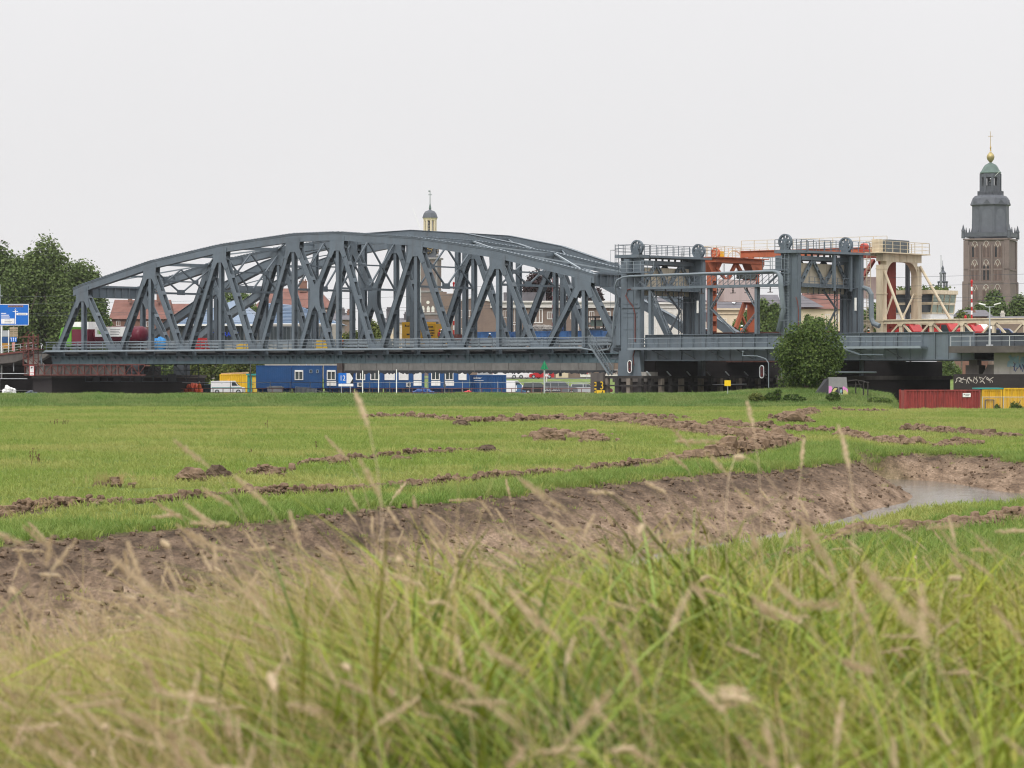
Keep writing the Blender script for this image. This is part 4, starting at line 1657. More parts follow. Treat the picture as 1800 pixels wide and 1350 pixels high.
# what only the right tower has
mb = MB()
for s in (71.0, 71.6): mb.tube([(s, -.95, 3.6), (s, -.95, 14.6)], .035, 5)
for k in range(36): mb.tube([(71.0, -.95, 3.8 + k * .3), (71.6, -.95, 3.8 + k * .3)], .018, 4)
part('ladder', mb, steel_lt, t2)
mb = MB()
for z in (4.4, 5.8, 7.2, 8.6, 10, 11.4, 12.6):
    mb.tube([(71.0, -.95, z), (70.75, -1.6, z), (71.85, -1.6, z), (71.6, -.95, z)], .028, 4)
for s, w in ((70.75, -1.6), (71.85, -1.6), (71.3, -1.62)): mb.tube([(s, w, 4.4), (s, w, 12.6)], .02, 4)
part('ladder_cage', mb, steel, t2)
mb = MB()
mb.box(68.3, 70.9, -1.3, .2, 11.3, 11.5)
p = part('balcony', mb, steel, t2)
rails_b(p, [(70.85, -1.26, 11.5), (68.35, -1.26, 11.5), (68.35, .2, 11.5)], 1.3, steel_lt, 1.2)
mb = MB()
mb.box(69.9, 70.8, -1.1, -.63, 11.5, 13.0)
part('cabinet', mb, steel, t2)
mb = MB()
mb.tube([(72.35, -.7, 8.4), (72.6, -.75, 7.9), (72.7, -.7, 7.0), (72.7, -.68, 2.5)], .05, 6)
part('red_cable', mb, rust, t2)
for w in (5.6, 9.0):
    mb = MB()
    mb.box(73.1, 73.4, w - .18, w + .18, 9.2, 13.2)
    part('hanger_post', mb, steel, t2)
mb = MB()
mb.tube([(73.2, 10.5, 13.2 - .6), (73.6, 10.7, 9.8), (74.6, 10.7, 9.4), (74.9, 10.7, 8.9), (74.95, 10.7, 6.2), (75.2, 10.7, 5.6), (76, 10.7, 5.3)], [.3] * 7, 8)
part('cable_duct', mb, duct, t2)

# counterweights hanging inside the towers
for lab, s0, s1, zz in (('beige concrete counterweight hanging in the left grey tower', 49.0, 50.5, (9.0, 12.2)), ('streaked beige concrete counterweight hanging in the right grey tower', 70.9, 72.0, (8.9, 12.2))):
    t = bthing('counterweight', lab, 'counterweight', s0, 1, zz[0], 'counterweights of the road lift bridge')
    mb = MB()
    mb.box(s0, s1, .9, 9.6, zz[0], zz[1])
    for w in (2.6, 4.3, 6.0, 7.7): mb.box(s1, s1 + .03, w - .02, w + .02, zz[0], zz[1])
    part('block', mb, cweight, t)
    for w in (1.2, 9.3):
        mb = MB()
        for q in (-.15, 0, .15): mb.tube([((s0 + s1) / 2 + q, w, zz[1]), ((s0 + s1) / 2 + q, w, 14.2)], .03, 4)
        part('ropes', mb, steel_dk, t)

# lattice service gangway between the two towers, carrying the cable duct
t = bthing('service_gangway', 'grey lattice gangway spanning high between the two grey lift towers', 'gangway', 51, -1, 9.6)
for w in (-1.7, -.75):
    mb = MB()
    mb.box(50.5, 71.5, w - .06, w + .06, 9.55, 9.85)
    part('bottom_chord', mb, steel, t)
    mb = MB()
    mb.box(50.5, 71.5, w - .05, w + .05, 11.0, 11.12)
    part('top_chord', mb, steel, t)
    mb = MB()
    n = 13
    for k in range(n + 1):
        s = 51 + 20 * k / n
        mb.box(s - .035, s + .035, w - .035, w + .035, 9.85, 11)
        if k < n: mb.beam((s, w, 9.85), (s + 20 / n, w, 11), .045, .045)
    part('lattice', mb, steel, t)
mb = MB()
mb.box(50.5, 71.5, -1.64, -.81, 9.6, 9.66)
part('grating', mb, steel_dk, t)
mb = MB()
mb.beam((50.9, -1.2, 10.9), (52.4, -1.2, 9.7), .3, .12)
mb.beam((70.3, -1.2, 10.9), (68.8, -1.2, 9.7), .3, .12)
part('knee_brace', mb, steel, t)
for s in (53.0, 61.2, 67.6):
    mb = MB()
    for w in (-1.5, -1.0): mb.box(s - .16, s + .16, w - .06, w + .06, 4.4, 9.55)
    for k in range(9): mb.beam((s, -1.5, 4.6 + k * .55), (s, -1.0, 5.1 + k * .55), .05, .05)
    part('lattice_post', mb, steel, t)
for a, b in (((53.1, 9.5), (55.5, 4.5)), ((61.3, 7.2), (63, 9.5)), ((61.0, 7.6), (64.6, 4.5)), ((67.5, 7.2), (66.0, 9.5)), ((67.7, 6.9), (65.4, 4.5))):
    mb = MB()
    for w in (-1.45, -1.05): mb.beam((a[0], w, a[1]), (b[0], w, b[1]), .07, .12)
    q = 8
    for k in range(q):
        u = (k + .5) / q
        mb.box(a[0] + (b[0] - a[0]) * u - .06, a[0] + (b[0] - a[0]) * u + .06, -1.41, -1.09, a[1] + (b[1] - a[1]) * u - .04, a[1] + (b[1] - a[1]) * u + .04)
    part('knee_brace', mb, steel, t)
ins = mat('insulator', (.06, .05, .045), rough=.4)
for s in (55.0, 57.2, 60, 62.2, 64.3, 66.2, 69.3):
    mb = MB()
    mb.lathe([(.03, 9.0), (.12, 9.08), (.03, 9.16), (.12, 9.24), (.03, 9.32), (.1, 9.4), (.02, 9.55)], 8, (s, -1.2, 0))
    mb.box(s - .35, s + .35, -1.24, -1.16, 8.92, 9.0)
    part('insulator', mb, ins, t)

# light pipe run: along the walkway, up the front column, across, down again
mb = MB()
path = [(-48.7, .9), (-48.9, 2.2), (-48.6, 2.75), (-47.9, 2.9), (43.4, 2.9), (45.8, 2.55), (46.9, 2.75), (47.35, 3.3), (47.5, 4.3), (47.7, 7), (48.2, 8.6), (48.25, 9.9), (48.6, 10.7), (49.4, 11.0), (50.4, 11.1), (70.1, 11.25), (70.75, 11.1), (71.1, 10.6), (71.15, 9.6), (71.1, 7.0), (70.4, 4.6)]
mb.tube([(s, -1.98, z) for s, z in path[:6]] + [(s, -1.25 if z < 9 else -1.85, z) for s, z in path[6:]], [.11] * 14 + [.13, .15, .22, .28, .3, .3, .3], 8)
bsolo('cable_duct', mb, duct, 'light grey cable pipe along the walkway and up over the lift towers', 'cable pipe', -48.7, -1.98, .9, smooth=True)


# ---------------------------------------------------------------- plate girder spans: lift span and right end span
def girder_span(label, s0, s1, walk_end, lamp=False):
    t = bthing('girder_span', label, 'bridge span', s0, 0, 1.5, 'grey plate girder spans')
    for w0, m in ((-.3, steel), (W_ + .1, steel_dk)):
        mb = MB()
        mb.box(s0, s1, w0, w0 + .05, 1.5, 4.33)
        mb.box(s0, s1, w0 - .25, w0 + .3, 4.33, 4.4)
        mb.box(s0, s1, w0 - .25, w0 + .3, 1.43, 1.5)
        n = int((s1 - s0) / 1.55)
        for k in range(n + 1):
            s = s0 + (s1 - s0) * k / n
            big = k % 3 == 0
            mb.box(s - .03, s + .03, w0 - (.2 if big else .09), w0 - .001, 1.501, 4.329)
        part('plate_girder', mb, m, t)
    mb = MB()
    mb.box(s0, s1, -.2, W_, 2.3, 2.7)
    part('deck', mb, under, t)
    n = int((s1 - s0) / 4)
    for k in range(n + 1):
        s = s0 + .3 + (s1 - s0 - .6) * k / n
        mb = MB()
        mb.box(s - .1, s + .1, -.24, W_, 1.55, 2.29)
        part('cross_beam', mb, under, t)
    mb = MB()
    mb.box(s0 - 1.5 if s0 < 60 else s0, walk_end, -1.85, -.52, 2.72, 2.84)
    part('walkway', mb, steel, t)
    mb = MB()
    mb.box(s0 - 1.5 if s0 < 60 else s0, walk_end, -1.92, -1.85, 2.66, 2.9)
    part('walkway_edge', mb, steel_lt, t)
    for z, r in ((3.95, .04), (3.40, .028)):
        mb = MB()
        mb.tube([(s0 - 1.5, -1.8, z), (walk_end, -1.8, z)], r, 6)
        part('handrail', mb, steel_lt, t)
    pm = mesh_of(MB().box(-.025, .025, -.025, .025, 0, 1.1), 'handrail_post', steel)
    k = s0 - 1.2
    while k < walk_end:
        inst('handrail_post', pm, t, (k, -1.8, 2.84))
        k += 1.75
    k = s0 + 2
    while k < walk_end - 1:
        mb = MB()
        mb.box(k - 1.0, k + .6, -.62, -.52, 2.55, 2.65)
        mb.beam((k - .2, -1.7, 2.62), (k + 1.1, -.45, 1.62), .10, .10)
        part('walkway_bracket', mb, steel_dk, t)
        k += 3.9
    return t


g1 = girder_span('grey plate girder lift span between the two lift towers, left of the bush', 51.6, 70.0, 70.3)
g2 = girder_span('grey plate girder end span between the right lift tower and the concrete abutment', 71.0, 94.6, 89.0)
mb = MB()
mb.tube([(75.8, -1.7, 2.7), (75.9, -1.8, .9), (76.4, -1.8, .35), (77.5, -1.5, .1), (80, -.5, .1), (82, .5, .1)], .10, 8)
mb.beam((78.2, -2.0, 3.0), (81.4, -2.0, 2.05), .3, .12)
mb.beam((81.3, -2.0, 2.02), (84.5, -2.0, 2.0), .28, .12)
part('drain_pipe', mb, steel, g2)
mb = MB()
mb.tube([(66.0, -1.7, 2.35), (66.0, -1.8, 1.95), (68.0, -1.8, 1.9), (69.1, -1.8, 1.6), (69.5, -1.8, 1.1), (69.5, -1.8, -1.6)], .06, 6)
mb.blob((66.0, -1.7, 2.4), .14, 3)
part('signal_bracket', mb, duct, g1)

# oval river signals
for k, (s, w, z, lab) in enumerate(((50.0, -1.3, .75, 'upright oval river signal with white rim on the left tower foot'), (68.4, -1.5, .15, 'upright oval river signal on a pipe bracket beside the bush'))):
    t = bthing('river_signal', lab, 'signal light', s, w, z, 'river signals')
    mb, mr_ = MB(), MB()
    n = 20
    ring = [(.27 * math.cos(a) + s, (.27 * math.sin(a) + (.42 if math.sin(a) > 0 else -.42)) + z) for a in [2 * math.pi * i / n for i in range(n)]]
    mb.poly_y(ring, w, w + .12)
    part('lamp_board', mb, mat('signal_board_dark', (.05, .02, .02), rough=.6), t)
    mr_.tube([(x, w - .03, y) for x, y in ring] + [(ring[0][0], w - .03, ring[0][1])], .055, 5)
    part('rim', mr_, white if k == 0 else galv, t)
    for j, c in enumerate((.33, -.33)):
        m2 = MB()
        m2.lathe([(.10, -.07), (.13, 0)], 10, (s, w, z + c), 'y')
        part('lens', m2, mat('lens_dark_red', (.10, .015, .015), rough=.3), t)
    m3 = MB()
    m3.beam((s, w + .12, z), (s, w + .7, z), .08, .08)
    part('bracket', m3, steel, t)

# ---------------------------------------------------------------- piers
def pier(label, s0, s1, w0, w1, zt, m, group=None):
    t = bthing('bridge_pier', label, 'bridge pier', s0, w0, -7, 'bridge piers')
    mb = MB()
    mb.box(s0, s1, w0, w1, -7, zt - .45)
    part('pier_wall', mb, m, t)
    mb = MB()
    mb.box(s0 - .15, s1 + .15, w0 - .2, w1 + .2, zt - .45, zt)
    part('pier_cap', mb, concrete_dk, t)
    return t


pl_ = pier('dark brick river pier under the left end of the truss bridge', -51.3, -47.6, -1.2, 28, -.25, shaded)
p1 = pier('dark pier under the left grey lift tower behind the fender posts', 47.6, 52.2, -1.0, 28, -.55, shaded)
p2 = pier('dark shaded pier wall right of the bush under the right lift tower', 70.4, 74.3, -1.0, 29, -.3, shaded)
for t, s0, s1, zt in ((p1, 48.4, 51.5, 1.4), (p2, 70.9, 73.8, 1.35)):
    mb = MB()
    mb.box(s0, s1, 1.6, 28, -.55 if t is p1 else -.3, zt)  # left tower pier: solid wall added for the shade under the span
    part('upper_infill', mb, shaded, t)
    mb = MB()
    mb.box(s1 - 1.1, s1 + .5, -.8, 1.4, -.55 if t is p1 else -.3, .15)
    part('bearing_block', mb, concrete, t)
for s, t, zt in ((-49.4, pl_, -.25),):
    for w in (0, W_, RN, RF):
        mb = MB()
        mb.box(s - .9, s + 1.2, w - .6, w + .6, zt, 1.2)
        part('bearing_block', mb, steel_dk, t)
# ---------------------------------------------------------------- railway lift bridge behind: orange tower, cream tower, spans
t = bthing('rail_lift_tower', 'orange primed railway lift tower between the two grey towers', 'lift tower', 49.6, RN, 0)
for w, a, b, nm in ((15.6, 48.8, 49.7, 'leg'), (23.4, 49.3, 50.5, 'leg')):
    mb = MB()
    for e in (0, .78): mb.box(a, b, w + e, w + e + .06, 2.5, 13.2)
    mb.box(a + .1, a + .16, w + .061, w + .779, 2.5, 13.2)
    for k in range(9): mb.box(b - .06, b, w + .061, w + .779, 2.6 + k * 1.2, 3.2 + k * 1.2)
    part(nm, mb, orange_p, t)
    mb = MB()
    mb.poly_x([(w - .1, 11.9), (w + .95, 11.9), (w + 2.0, 13.2), (w - 1.1, 13.2)], a, b)
    part('leg_head', mb, orange_p, t)
mb = MB()
mb.box(48.6, 50.6, 15.0, 25.2, 13.2, 13.75)
mb.box(48.2, 51.0, 14.6, 25.6, 13.75, 13.85)
part('top_beam', mb, orange_p, t)
for a, b, th in (((20.3, 13.1), (17.2, 9.4), .42), ((20.6, 13.1), (22.5, 11.2), .42), ((16.2, 12.6), (18.3, 11.2), .3), ((22.6, 9.0), (20.4, 5.4), .55), ((21.6, 7.0), (23.4, 4.6), .26), ((23.4, 8.4), (22.2, 8.4), .2), ((23.6, 12.4), (22.4, 11.2), .35)):
    mb = MB()
    mb.beam((49.7, a[0], a[1]), (49.7, b[0], b[1]), .3, th)
    part('diagonal', mb, orange_p, t)
mb = MB()
mb.box(49.8, 50.7, 20.4, 23.2, 11.35, 12.35)
part('machine_box', mb, mat('olive_box', (.06, .07, .06), rough=.6), t)
for s, w, r in ((49.4, 16.6, .62), (49.6, 23.8, .5)):
    sheave(t, s, w, 14.35, r, orange_p, .3)
mb = MB()
pts = [(49.5, 20.4 + 1.4 * math.cos(a), 13.9 + .85 * math.sin(a)) for a in [math.pi * k / 8 for k in range(9)]]
mb.tube(pts, .08, 5)
part('guard_hoop', mb, cream, t)
rails_b(t, [(51.0, 25.5, 13.85), (48.3, 25.5, 13.85), (48.3, 14.7, 13.85), (50.9, 14.7, 13.85)], 1.25, cream, 1.6)
rails_b(t, [(50.9, 14.7, 13.85), (50.9, 19.6, 13.85)], 1.25, cream, 1.6)
mb = MB()
mb.box(48.75, 49.3, 17.9, 18.5, 13.85, 14.6)
part('yellow_box', mb, yellow_p, t)
mb = MB()
for w in (17.9, 18.2): mb.tube([(49.6, w, 13.1), (49.6, w, 11.3)], .03, 4)
part('ropes', mb, steel_dk, t)

t = bthing('counterweight', 'pale pinkish counterweight hanging inside the orange railway tower', 'counterweight', 49.9, 17, 8.6, 'counterweights of the railway lift bridge')
mb = MB()
mb.box(49.75, 50.6, 16.7, 23.35, 8.6, 11.2)
mb.box(49.72, 50.63, 16.66, 23.38, 8.55, 8.6)
part('block', mb, cweight_pk, t)

t = bthing('rail_lift_tower', 'cream painted railway lift tower with an arched portal, right of the grey towers', 'lift tower', 73, RN, 0)
for w in (15.6, 23.2):
    mb = MB()
    mb.box(72.5, 73.4, w, w + .85, 2.5, 12.4)
    for z in (5.9, 9.0, 11.9): mb.box(72.45, 73.45, w - .05, w + .9, z, z + .14)
    part('leg', mb, cream, t)
    mb = MB()
    sg = 1 if w < 20 else -1
    x0 = w + .85 if sg > 0 else w
    arc = [(x0 + sg * 1.9 * (1 - math.cos(a)), 10.9 + 1.9 * math.sin(a)) for a in [math.pi / 2 * k / 6 for k in range(7)]]
    mb.poly_x(arc + [(x0 + sg * 1.9, 12.8), (x0, 12.8)] if sg > 0 else (arc + [(x0 + sg * 1.9, 12.8), (x0, 12.8)])[::-1], 72.55, 73.35)
    part('haunch', mb, cream, t)
mb = MB()
mb.box(72.5, 73.4, 15.6, 24.05, 12.8, 13.7)
for w in (17.6, 19.2, 20.8, 22.4): mb.box(73.4, 73.46, w - .05, w + .05, 12.8, 13.7)
part('top_beam', mb, cream, t)
for w in (15.9, 23.7):
    mb = MB()
    mb.tube([(73.4, w, 12.4 if w > 20 else 11.7), (75.9 if w < 20 else 77.6, w, 6.0)], .17, 8)
    part('back_stay', mb, cream, t)
mb = MB()
mb.beam((72.9, 23.2, 9.2), (72.9, 20.0, 5.6), .16, .16)
mb.beam((72.9, 16.5, 5.8), (72.9, 18.5, 8.9), .16, .16)
mb.beam((72.9, 20.0, 5.6), (72.9, 23.2, 4.5), .16, .16)
part('cross_brace', mb, cream, t)
mb = MB()
mb.box(71.6, 74.2, 14.6, 24.7, 13.7, 13.82)
mb.poly_x([(15.4, 13.69), (24.0, 13.69), (24.0, 13.4), (15.4, 13.4)], 71.8, 72.4)
part('platform', mb, cream, t)
rails_b(t, [(74.1, 15, 13.82), (74.1, 24.6, 13.82), (71.7, 24.6, 13.82)], 1.25, cream, 1.7)
rails_b(t, [(74.1, 15, 13.82), (71.7, 14.7, 13.82), (71.7, 24.6, 13.82)], 1.25, cream, 1.7)
mb = MB()
mb.box(72.1, 73.6, 16.6, 21.0, 13.82, 15.3)
for w in (17.7, 18.8, 19.9): mb.box(73.6, 73.64, w - .04, w + .04, 13.82, 15.3)
part('machine_house', mb, mat('machine_house_grey', (.10, .115, .125), rough=.6), t)
mb = MB()
mb.box(72.2, 73.2, 15.1, 15.9, 13.82, 15.3)
part('cabinet', mb, cream, t)
mb = MB()
for s in (71.5, 72.0): mb.tube([(s, 15.2, 3), (s, 15.2, 14.9)], .045, 5)
for k in range(38): mb.tube([(71.5, 15.2, 3.2 + k * .3), (72.0, 15.2, 3.2 + k * .3)], .025, 4)
part('ladder', mb, cream, t)
mb = MB()
for k in (5.5, 6.5, 7.5, 11, 12, 13): mb.tube([(71.5, 15.2, k), (71.3, 14.6, k), (72.2, 14.6, k), (72.0, 15.2, k)], .03, 4)
part('ladder_cage', mb, cream, t)
mb = MB()
mb.box(70.9, 71.5, 19.9, 21.5, 2.5, 13.0)
mb.poly_x([(19.9, 10.4), (19.9, 13.0), (18.4, 13.0)], 70.92, 71.48)
part('red_column', mb, red_dk, t)
mb = MB()
mb.beam((70.9, 17.6, 13.0), (70.9, 13.6, 9.4), .4, .4)
part('red_strut', mb, red_dk, t)
mb = MB()
mb.box(71.4, 71.8, 23.7, 24.1, 2.5, 12.9)
part('guide_column', mb, steel_dk, t)
mb = MB()
mb.lathe([(.34, -.45), (.4, -.2), (.4, .2), (.3, .45)], 14, (72.4, 13.3, 14.4), 'y')
mb.box(72.0, 72.8, 12.7, 13.9, 13.82, 14.05)
part('red_motor', mb, mat('motor_red', (.42, .06, .035), rough=.4), t)

t = bthing('counterweight', 'pale pinkish counterweight hanging left of the cream railway tower', 'counterweight', 70.3, 15.5, 8.6, 'counterweights of the railway lift bridge')
mb = MB()
mb.box(69.9, 70.5, 14.9, 19.6, 8.6, 11.1)
part('block', mb, cweight_pk, t)
mb = MB()
mb.box(70.0, 70.4, 15.9, 17.1, 11.1, 12.1)
part('yoke', mb, steel_dk, t)

t = bthing('connecting_beam', 'long orange red beam joining the tops of the orange and cream towers', 'steel beam', 50, 20.2, 13.9)
mb = MB()
mb.box(50.7, 71.5, 19.9, 20.5, 13.86, 14.6)
mb.box(50.7, 71.5, 19.7, 20.7, 14.6, 14.66)
part('beam', mb, orange_p, t)
rails_b(t, [(51, 19.7, 14.66), (71.4, 19.7, 14.66)], 1.2, cream, 1.9)
mb = MB()
mb.box(66, 71.5, 19.5, 20.9, 13.4, 13.86)
part('end_plate', mb, red_dk, t)

# railway spans right of the arches
t = bthing('rail_lift_span', 'low rusty brown railway lift span seen just over the grey girder', 'bridge span', 48.8, RN, 1.4)
for w in (RN - .2, RF):
    mb = MB()
    mb.box(48.8, 70.5, w, w + .1, 1.3, 4.75)
    mb.box(48.8, 70.5, w - .2, w + .3, 4.75, 4.85)
    for k in range(14): mb.box(49 + k * 1.6, 49.08 + k * 1.6, w - .14, w - .001, 1.3, 4.749)
    part('plate_girder', mb, mat('brown_red_girder', (.10, .045, .035), rough=.7, var=.3, scale=1), t)
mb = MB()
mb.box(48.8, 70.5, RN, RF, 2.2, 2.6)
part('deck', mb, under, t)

t = bthing('rail_truss_span', 'cream painted low truss of the railway span running to the right edge', 'bridge span', 71.5, RN, 1.4)
for w in (RN - .25, RF):
    mb = MB()
    mb.box(70.6, 118, w, w + .5, 5.62, 6.0)
    mb.box(70.6, 118, w - .15, w + .65, 6.0, 6.12)
    part('top_chord', mb, cream, t)
    mb = MB()
    mb.box(70.6, 118, w, w + .5, 1.4, 3.5)
    part('bottom_chord', mb, steel_dk, t)
    if w > 20: continue
    for k in range(12):
        s = 71.6 + k * 4.0
        mb = MB()
        mb.box(s - .17, s + .17, w + .05, w + .45, 3.5, 5.619)
        mb.poly_y([(s - .4, 5.619), (s + .4, 5.619), (s + .17, 5.3), (s - .17, 5.3)], w - .02, w + .049)
        part('vertical_post', mb, cream, t)
        for e in (-1, 1):
            mb = MB()
            mb.beam((s + e * .25, w + .25, 5.6), (s + e * 1.95, w + .25, 3.9), .3, .2)
            part('diagonal', mb, cream, t)
mb = MB()
mb.box(70.6, 118, RN + .3, RF, 2.2, 2.7)
part('deck', mb, under, t)

# control cabin of the bridge keeper
t = bthing('control_cabin', 'cream bridge keeper cabin with two rows of windows and plants on its roof', 'cabin', 74, 28, 3)
s0, s1, w0, w1 = 66.6, 73.2, 26.5, 31.6
mb = MB()
mb.box(s0, s1, w0, w1, 6.3, 7.05)
mb.box(s0 - .15, s1 + .15, w0 - .15, w1 + .15, 6.25, 6.3)
part('parapet', mb, white, t)
mb = MB()
mb.box(s0 - .3, s1 + .45, w0 - .3, w1 + .3, 9.3, 9.75)
part('roof', mb, cream, t)
mb = MB()
rr = random.Random(4)
for _ in range(260):
    c = Vector((rr.uniform(s0, s1 + .3), rr.uniform(w0, w1 + .3), 9.8 + abs(rr.gauss(0, .25))))
    d = Vector((rr.uniform(-1, 1), rr.uniform(-1, 1), rr.uniform(-.3, 1))).normalized() * rr.uniform(.12, .3)
    q = d.orthogonal().normalized() * .12
    mb.add([c - d, c + q, c + d, c - q], [(0, 1, 2, 3)])
lf_cab = leaf_mat('roof_plants', (.05, .09, .025), (.10, .13, .035))
part('roof_plants', mb, lf_cab, t, kind='stuff')
mb = MB()
mb.box(s0 + .3, s1 - .3, w0 + .3, w1 - .3, 7.05, 9.3)
part('interior', mb, mat('dark_interior', (.05, .05, .05), rough=.9), t)
for zz, z2 in ((7.05, 8.1), (8.25, 9.3)):
    q = [(s0 + (s1 - s0) * k / 4, w0, s0 + (s1 - s0) * (k + 1) / 4, w0) for k in range(4)]
    q += [(s1, w0 + (w1 - w0) * k / 4, s1, w0 + (w1 - w0) * (k + 1) / 4) for k in range(4)]
    for a, b, c, d in q:
        k = (zz - 7.05) * .14
        k2 = (z2 - 7.05) * .14
        def lean(x, y, kk): return (x + (kk if x > s1 - .1 else 0), y - (kk if y < w0 + .1 else 0) * 0)
        A, B, Cc, D = (*lean(a, b, k), zz), (*lean(c, d, k), zz), (*lean(c, d, k2), z2), (*lean(a, b, k2), z2)
        fr, pn = MB(), MB()
        for u, v in ((A, B), (B, Cc), (Cc, D), (D, A)): fr.beam(u, v, .13, .13)
        f = part('window_frame', fr, cream, t)
        pn.add([A, B, Cc, D], [(0, 1, 2, 3)])
        part('pane', pn, glass_refl if a > s1 - .1 else glass, f)
mb = MB()
mb.box(s0 + 1, s1 - .6, w0 + .8, w1 - 1, 2.6, 6.25)
part('pedestal', mb, red_dk, t)

# catenary wires along the railway
for z, w, lab in ((11.2, 18.9, 'uppermost of the thin wires that pass the church tower'), (10.3, 22.3, 'second highest of the thin wires that pass the church tower'), (8.75, 18.9, 'upper one of the two low wires before the church tower'), (8.45, 22.3, 'lowest of the thin wires that pass the church tower')):
    mb = MB()
    mb.tube([(-140, w, z), (-75, w, z), (-20, w, z - .25), (30, w, z), (72, w, z - .2), (135, w, z)], .016, 4)
    bsolo('overhead_wire', mb, steel_dk, lab, 'wire', -75, w, z, group='overhead railway wires')

# ---------------------------------------------------------------- right abutment
t = bthing('abutment', 'grey concrete bridge abutment with blue and white graffiti at the right edge', 'abutment', 96, 0, -5)
mb = MB()
mb.box(92.6, 135, -2.2, -.4, 2.15, 2.85)
part('parapet_beam', mb, concrete_dk, t)
mb = MB()
mb.box(97.0, 135, -.39, 30, -.1, 2.15)
part('wall', mb, concrete, t)
mb = MB()
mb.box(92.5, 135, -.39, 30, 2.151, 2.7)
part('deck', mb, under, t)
mb = MB()
mb.poly_y([(95.6, -.1), (97.0, -.1), (97.0, .9), (96.2, .9)], -.3, 2.0)
part('sloped_block', mb, concrete_dk, t)
mb = MB()
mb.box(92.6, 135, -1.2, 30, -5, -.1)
part('lower_wall', mb, shaded, t)
mb = MB()
mb.box(93.3, 94.9, .1, 1.5, -.1, .85)
mb.box(93.6, 94.6, .3, 1.2, .85, 1.45)
part('bearing_block', mb, concrete_dk, t)
gal = rails_b(t, [(92.8, -2.1, 2.85), (135, -2.1, 2.85)], 1.05, galv, 2.4, 2)


def scribble(parent, name, m, s0, s1, w, z0, z1, seed, r=.05, n=9):
    """Sprayed strokes lying on a wall face."""
    rr = random.Random(seed)
    mb = MB()
    for k in range(n):
        x = s0 + (s1 - s0) * (k + .5) / n
        dx = (s1 - s0) / n
        pts = [(x + rr.uniform(-.7, .7) * dx, z0 + (z1 - z0) * q) for q in (rr.uniform(0, .2), rr.uniform(.3, .5), rr.uniform(.5, .7), rr.uniform(.8, 1))]
        if k % 2: pts.append((pts[-1][0] + dx * .9, z0 + (z1 - z0) * rr.uniform(.2, .5)))
        for a, b in zip(pts[:-1], pts[1:]):
            d = Vector((b[0] - a[0], 0, b[1] - a[1]))
            q = Vector((-d.z, 0, d.x)).normalized() * r * rr.uniform(.6, 1.2)
            o = w - .002 - .001 * k
            mb.add([(a[0] - q.x, o, a[1] - q.z), (b[0] - q.x, o, b[1] - q.z), (b[0] + q.x, o, b[1] + q.z), (a[0] + q.x, o, a[1] + q.z)], [(0, 1, 2, 3)])
    return part(name, mb, m, parent, kind='stuff')


scribble(t, 'graffiti', mat('graffiti_navy', (.03, .04, .12)), 99.2, 101.4, -.39, .15, 1.15, 5, .05, 9)
scribble(t, 'graffiti', mat('graffiti_blue', (.16, .24, .30), var=.3), 98.8, 100.4, -.392, .6, 1.9, 8, .2, 4)
scribble(t, 'graffiti', mat('graffiti_white', (.42, .38, .35)), 92.9, 97.4, -1.2, -1.1, -.3, 12, .045, 11)
t = bthing('street_lamp', 'grey double headed lamp post on the right abutment', 'street lamp', 97.2, -1.6, 2.85)
mb = MB()
mb.tube([(97.2, -1.6, 2.85), (97.2, -1.6, 4.2), (97.2, -1.6, 7.0)], [.14, .1, .055], 8)
mb.box(96.9, 97.5, -1.8, -1.4, 2.85, 3.0)
part('post', mb, galv, t)
for e in (-1, 1):
    mb = MB()
    mb.tube([(97.2, -1.6, 6.9), (97.2 + e * .5, -1.6, 6.95), (97.2 + e * .7, -1.6, 7.2)], .04, 5)
    a = part('arm', mb, galv, t)
    mb = MB()
    mb.beam((97.2 + e * .55, -1.6, 7.15), (97.2 + e * 1.25, -1.6, 7.32), .22, .11)
    part('lamp_head', mb, white, t)

# ---------------------------------------------------------------- left approach, pier gantry, work platforms
t = bthing('approach_viaduct', 'concrete road approach with a rusty red edge at the far left', 'viaduct', -62, 0, 0)
mb = MB()
mb.poly_y([(-51.0, 2.4), (-51.0, 3.0), (-75, 1.3), (-75, .2), (-54.5, 1.5)], -1.7, 26)
part('deck', mb, concrete_dk, t)
mb = MB()
mb.poly_y([(-51.4, 2.9), (-51.4, 3.15), (-75, 1.45), (-75, 1.15)], -1.85, -1.7)
part('edge_strip', mb, rust, t)
mb = MB()
mb.poly_y([(-47.9, -.25), (-51.3, -.25), (-51.3, .9), (-53.6, 2.0), (-53.6, 2.6), (-47.9, 2.6), (-48.6, 2.2), (-50.2, 1.6)], -1.4, -.6)
part('corbel', mb, concrete, t)
rails_b(t, [(-51, -1.6, 3.05), (-75, -1.6, 1.35)], 1.1, galv, 1.2, 3)
mb = MB()
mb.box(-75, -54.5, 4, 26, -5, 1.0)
part('back_wall', mb, shaded, t)
mb = MB()
for z in (-.05, -.75): mb.tube([(-75, -2.2, z), (-51.4, -2.2, z)], .05, 5)
mb.tube([(-57, -2.2, -2.6), (-57, -2.2, .6)], .06, 5)
part('pipe_rail', mb, galv, t)
mb = MB()
mb.add([tuple(BW(-90, -14, -2.35)), tuple(BW(-51.5, -14, -2.35)), tuple(BW(-51.5, 4, -2.35)), tuple(BW(-90, 4, -2.35))], [(0, 1, 2, 3)])
structure('river_foreland', mb, MATS['quay_paving'])

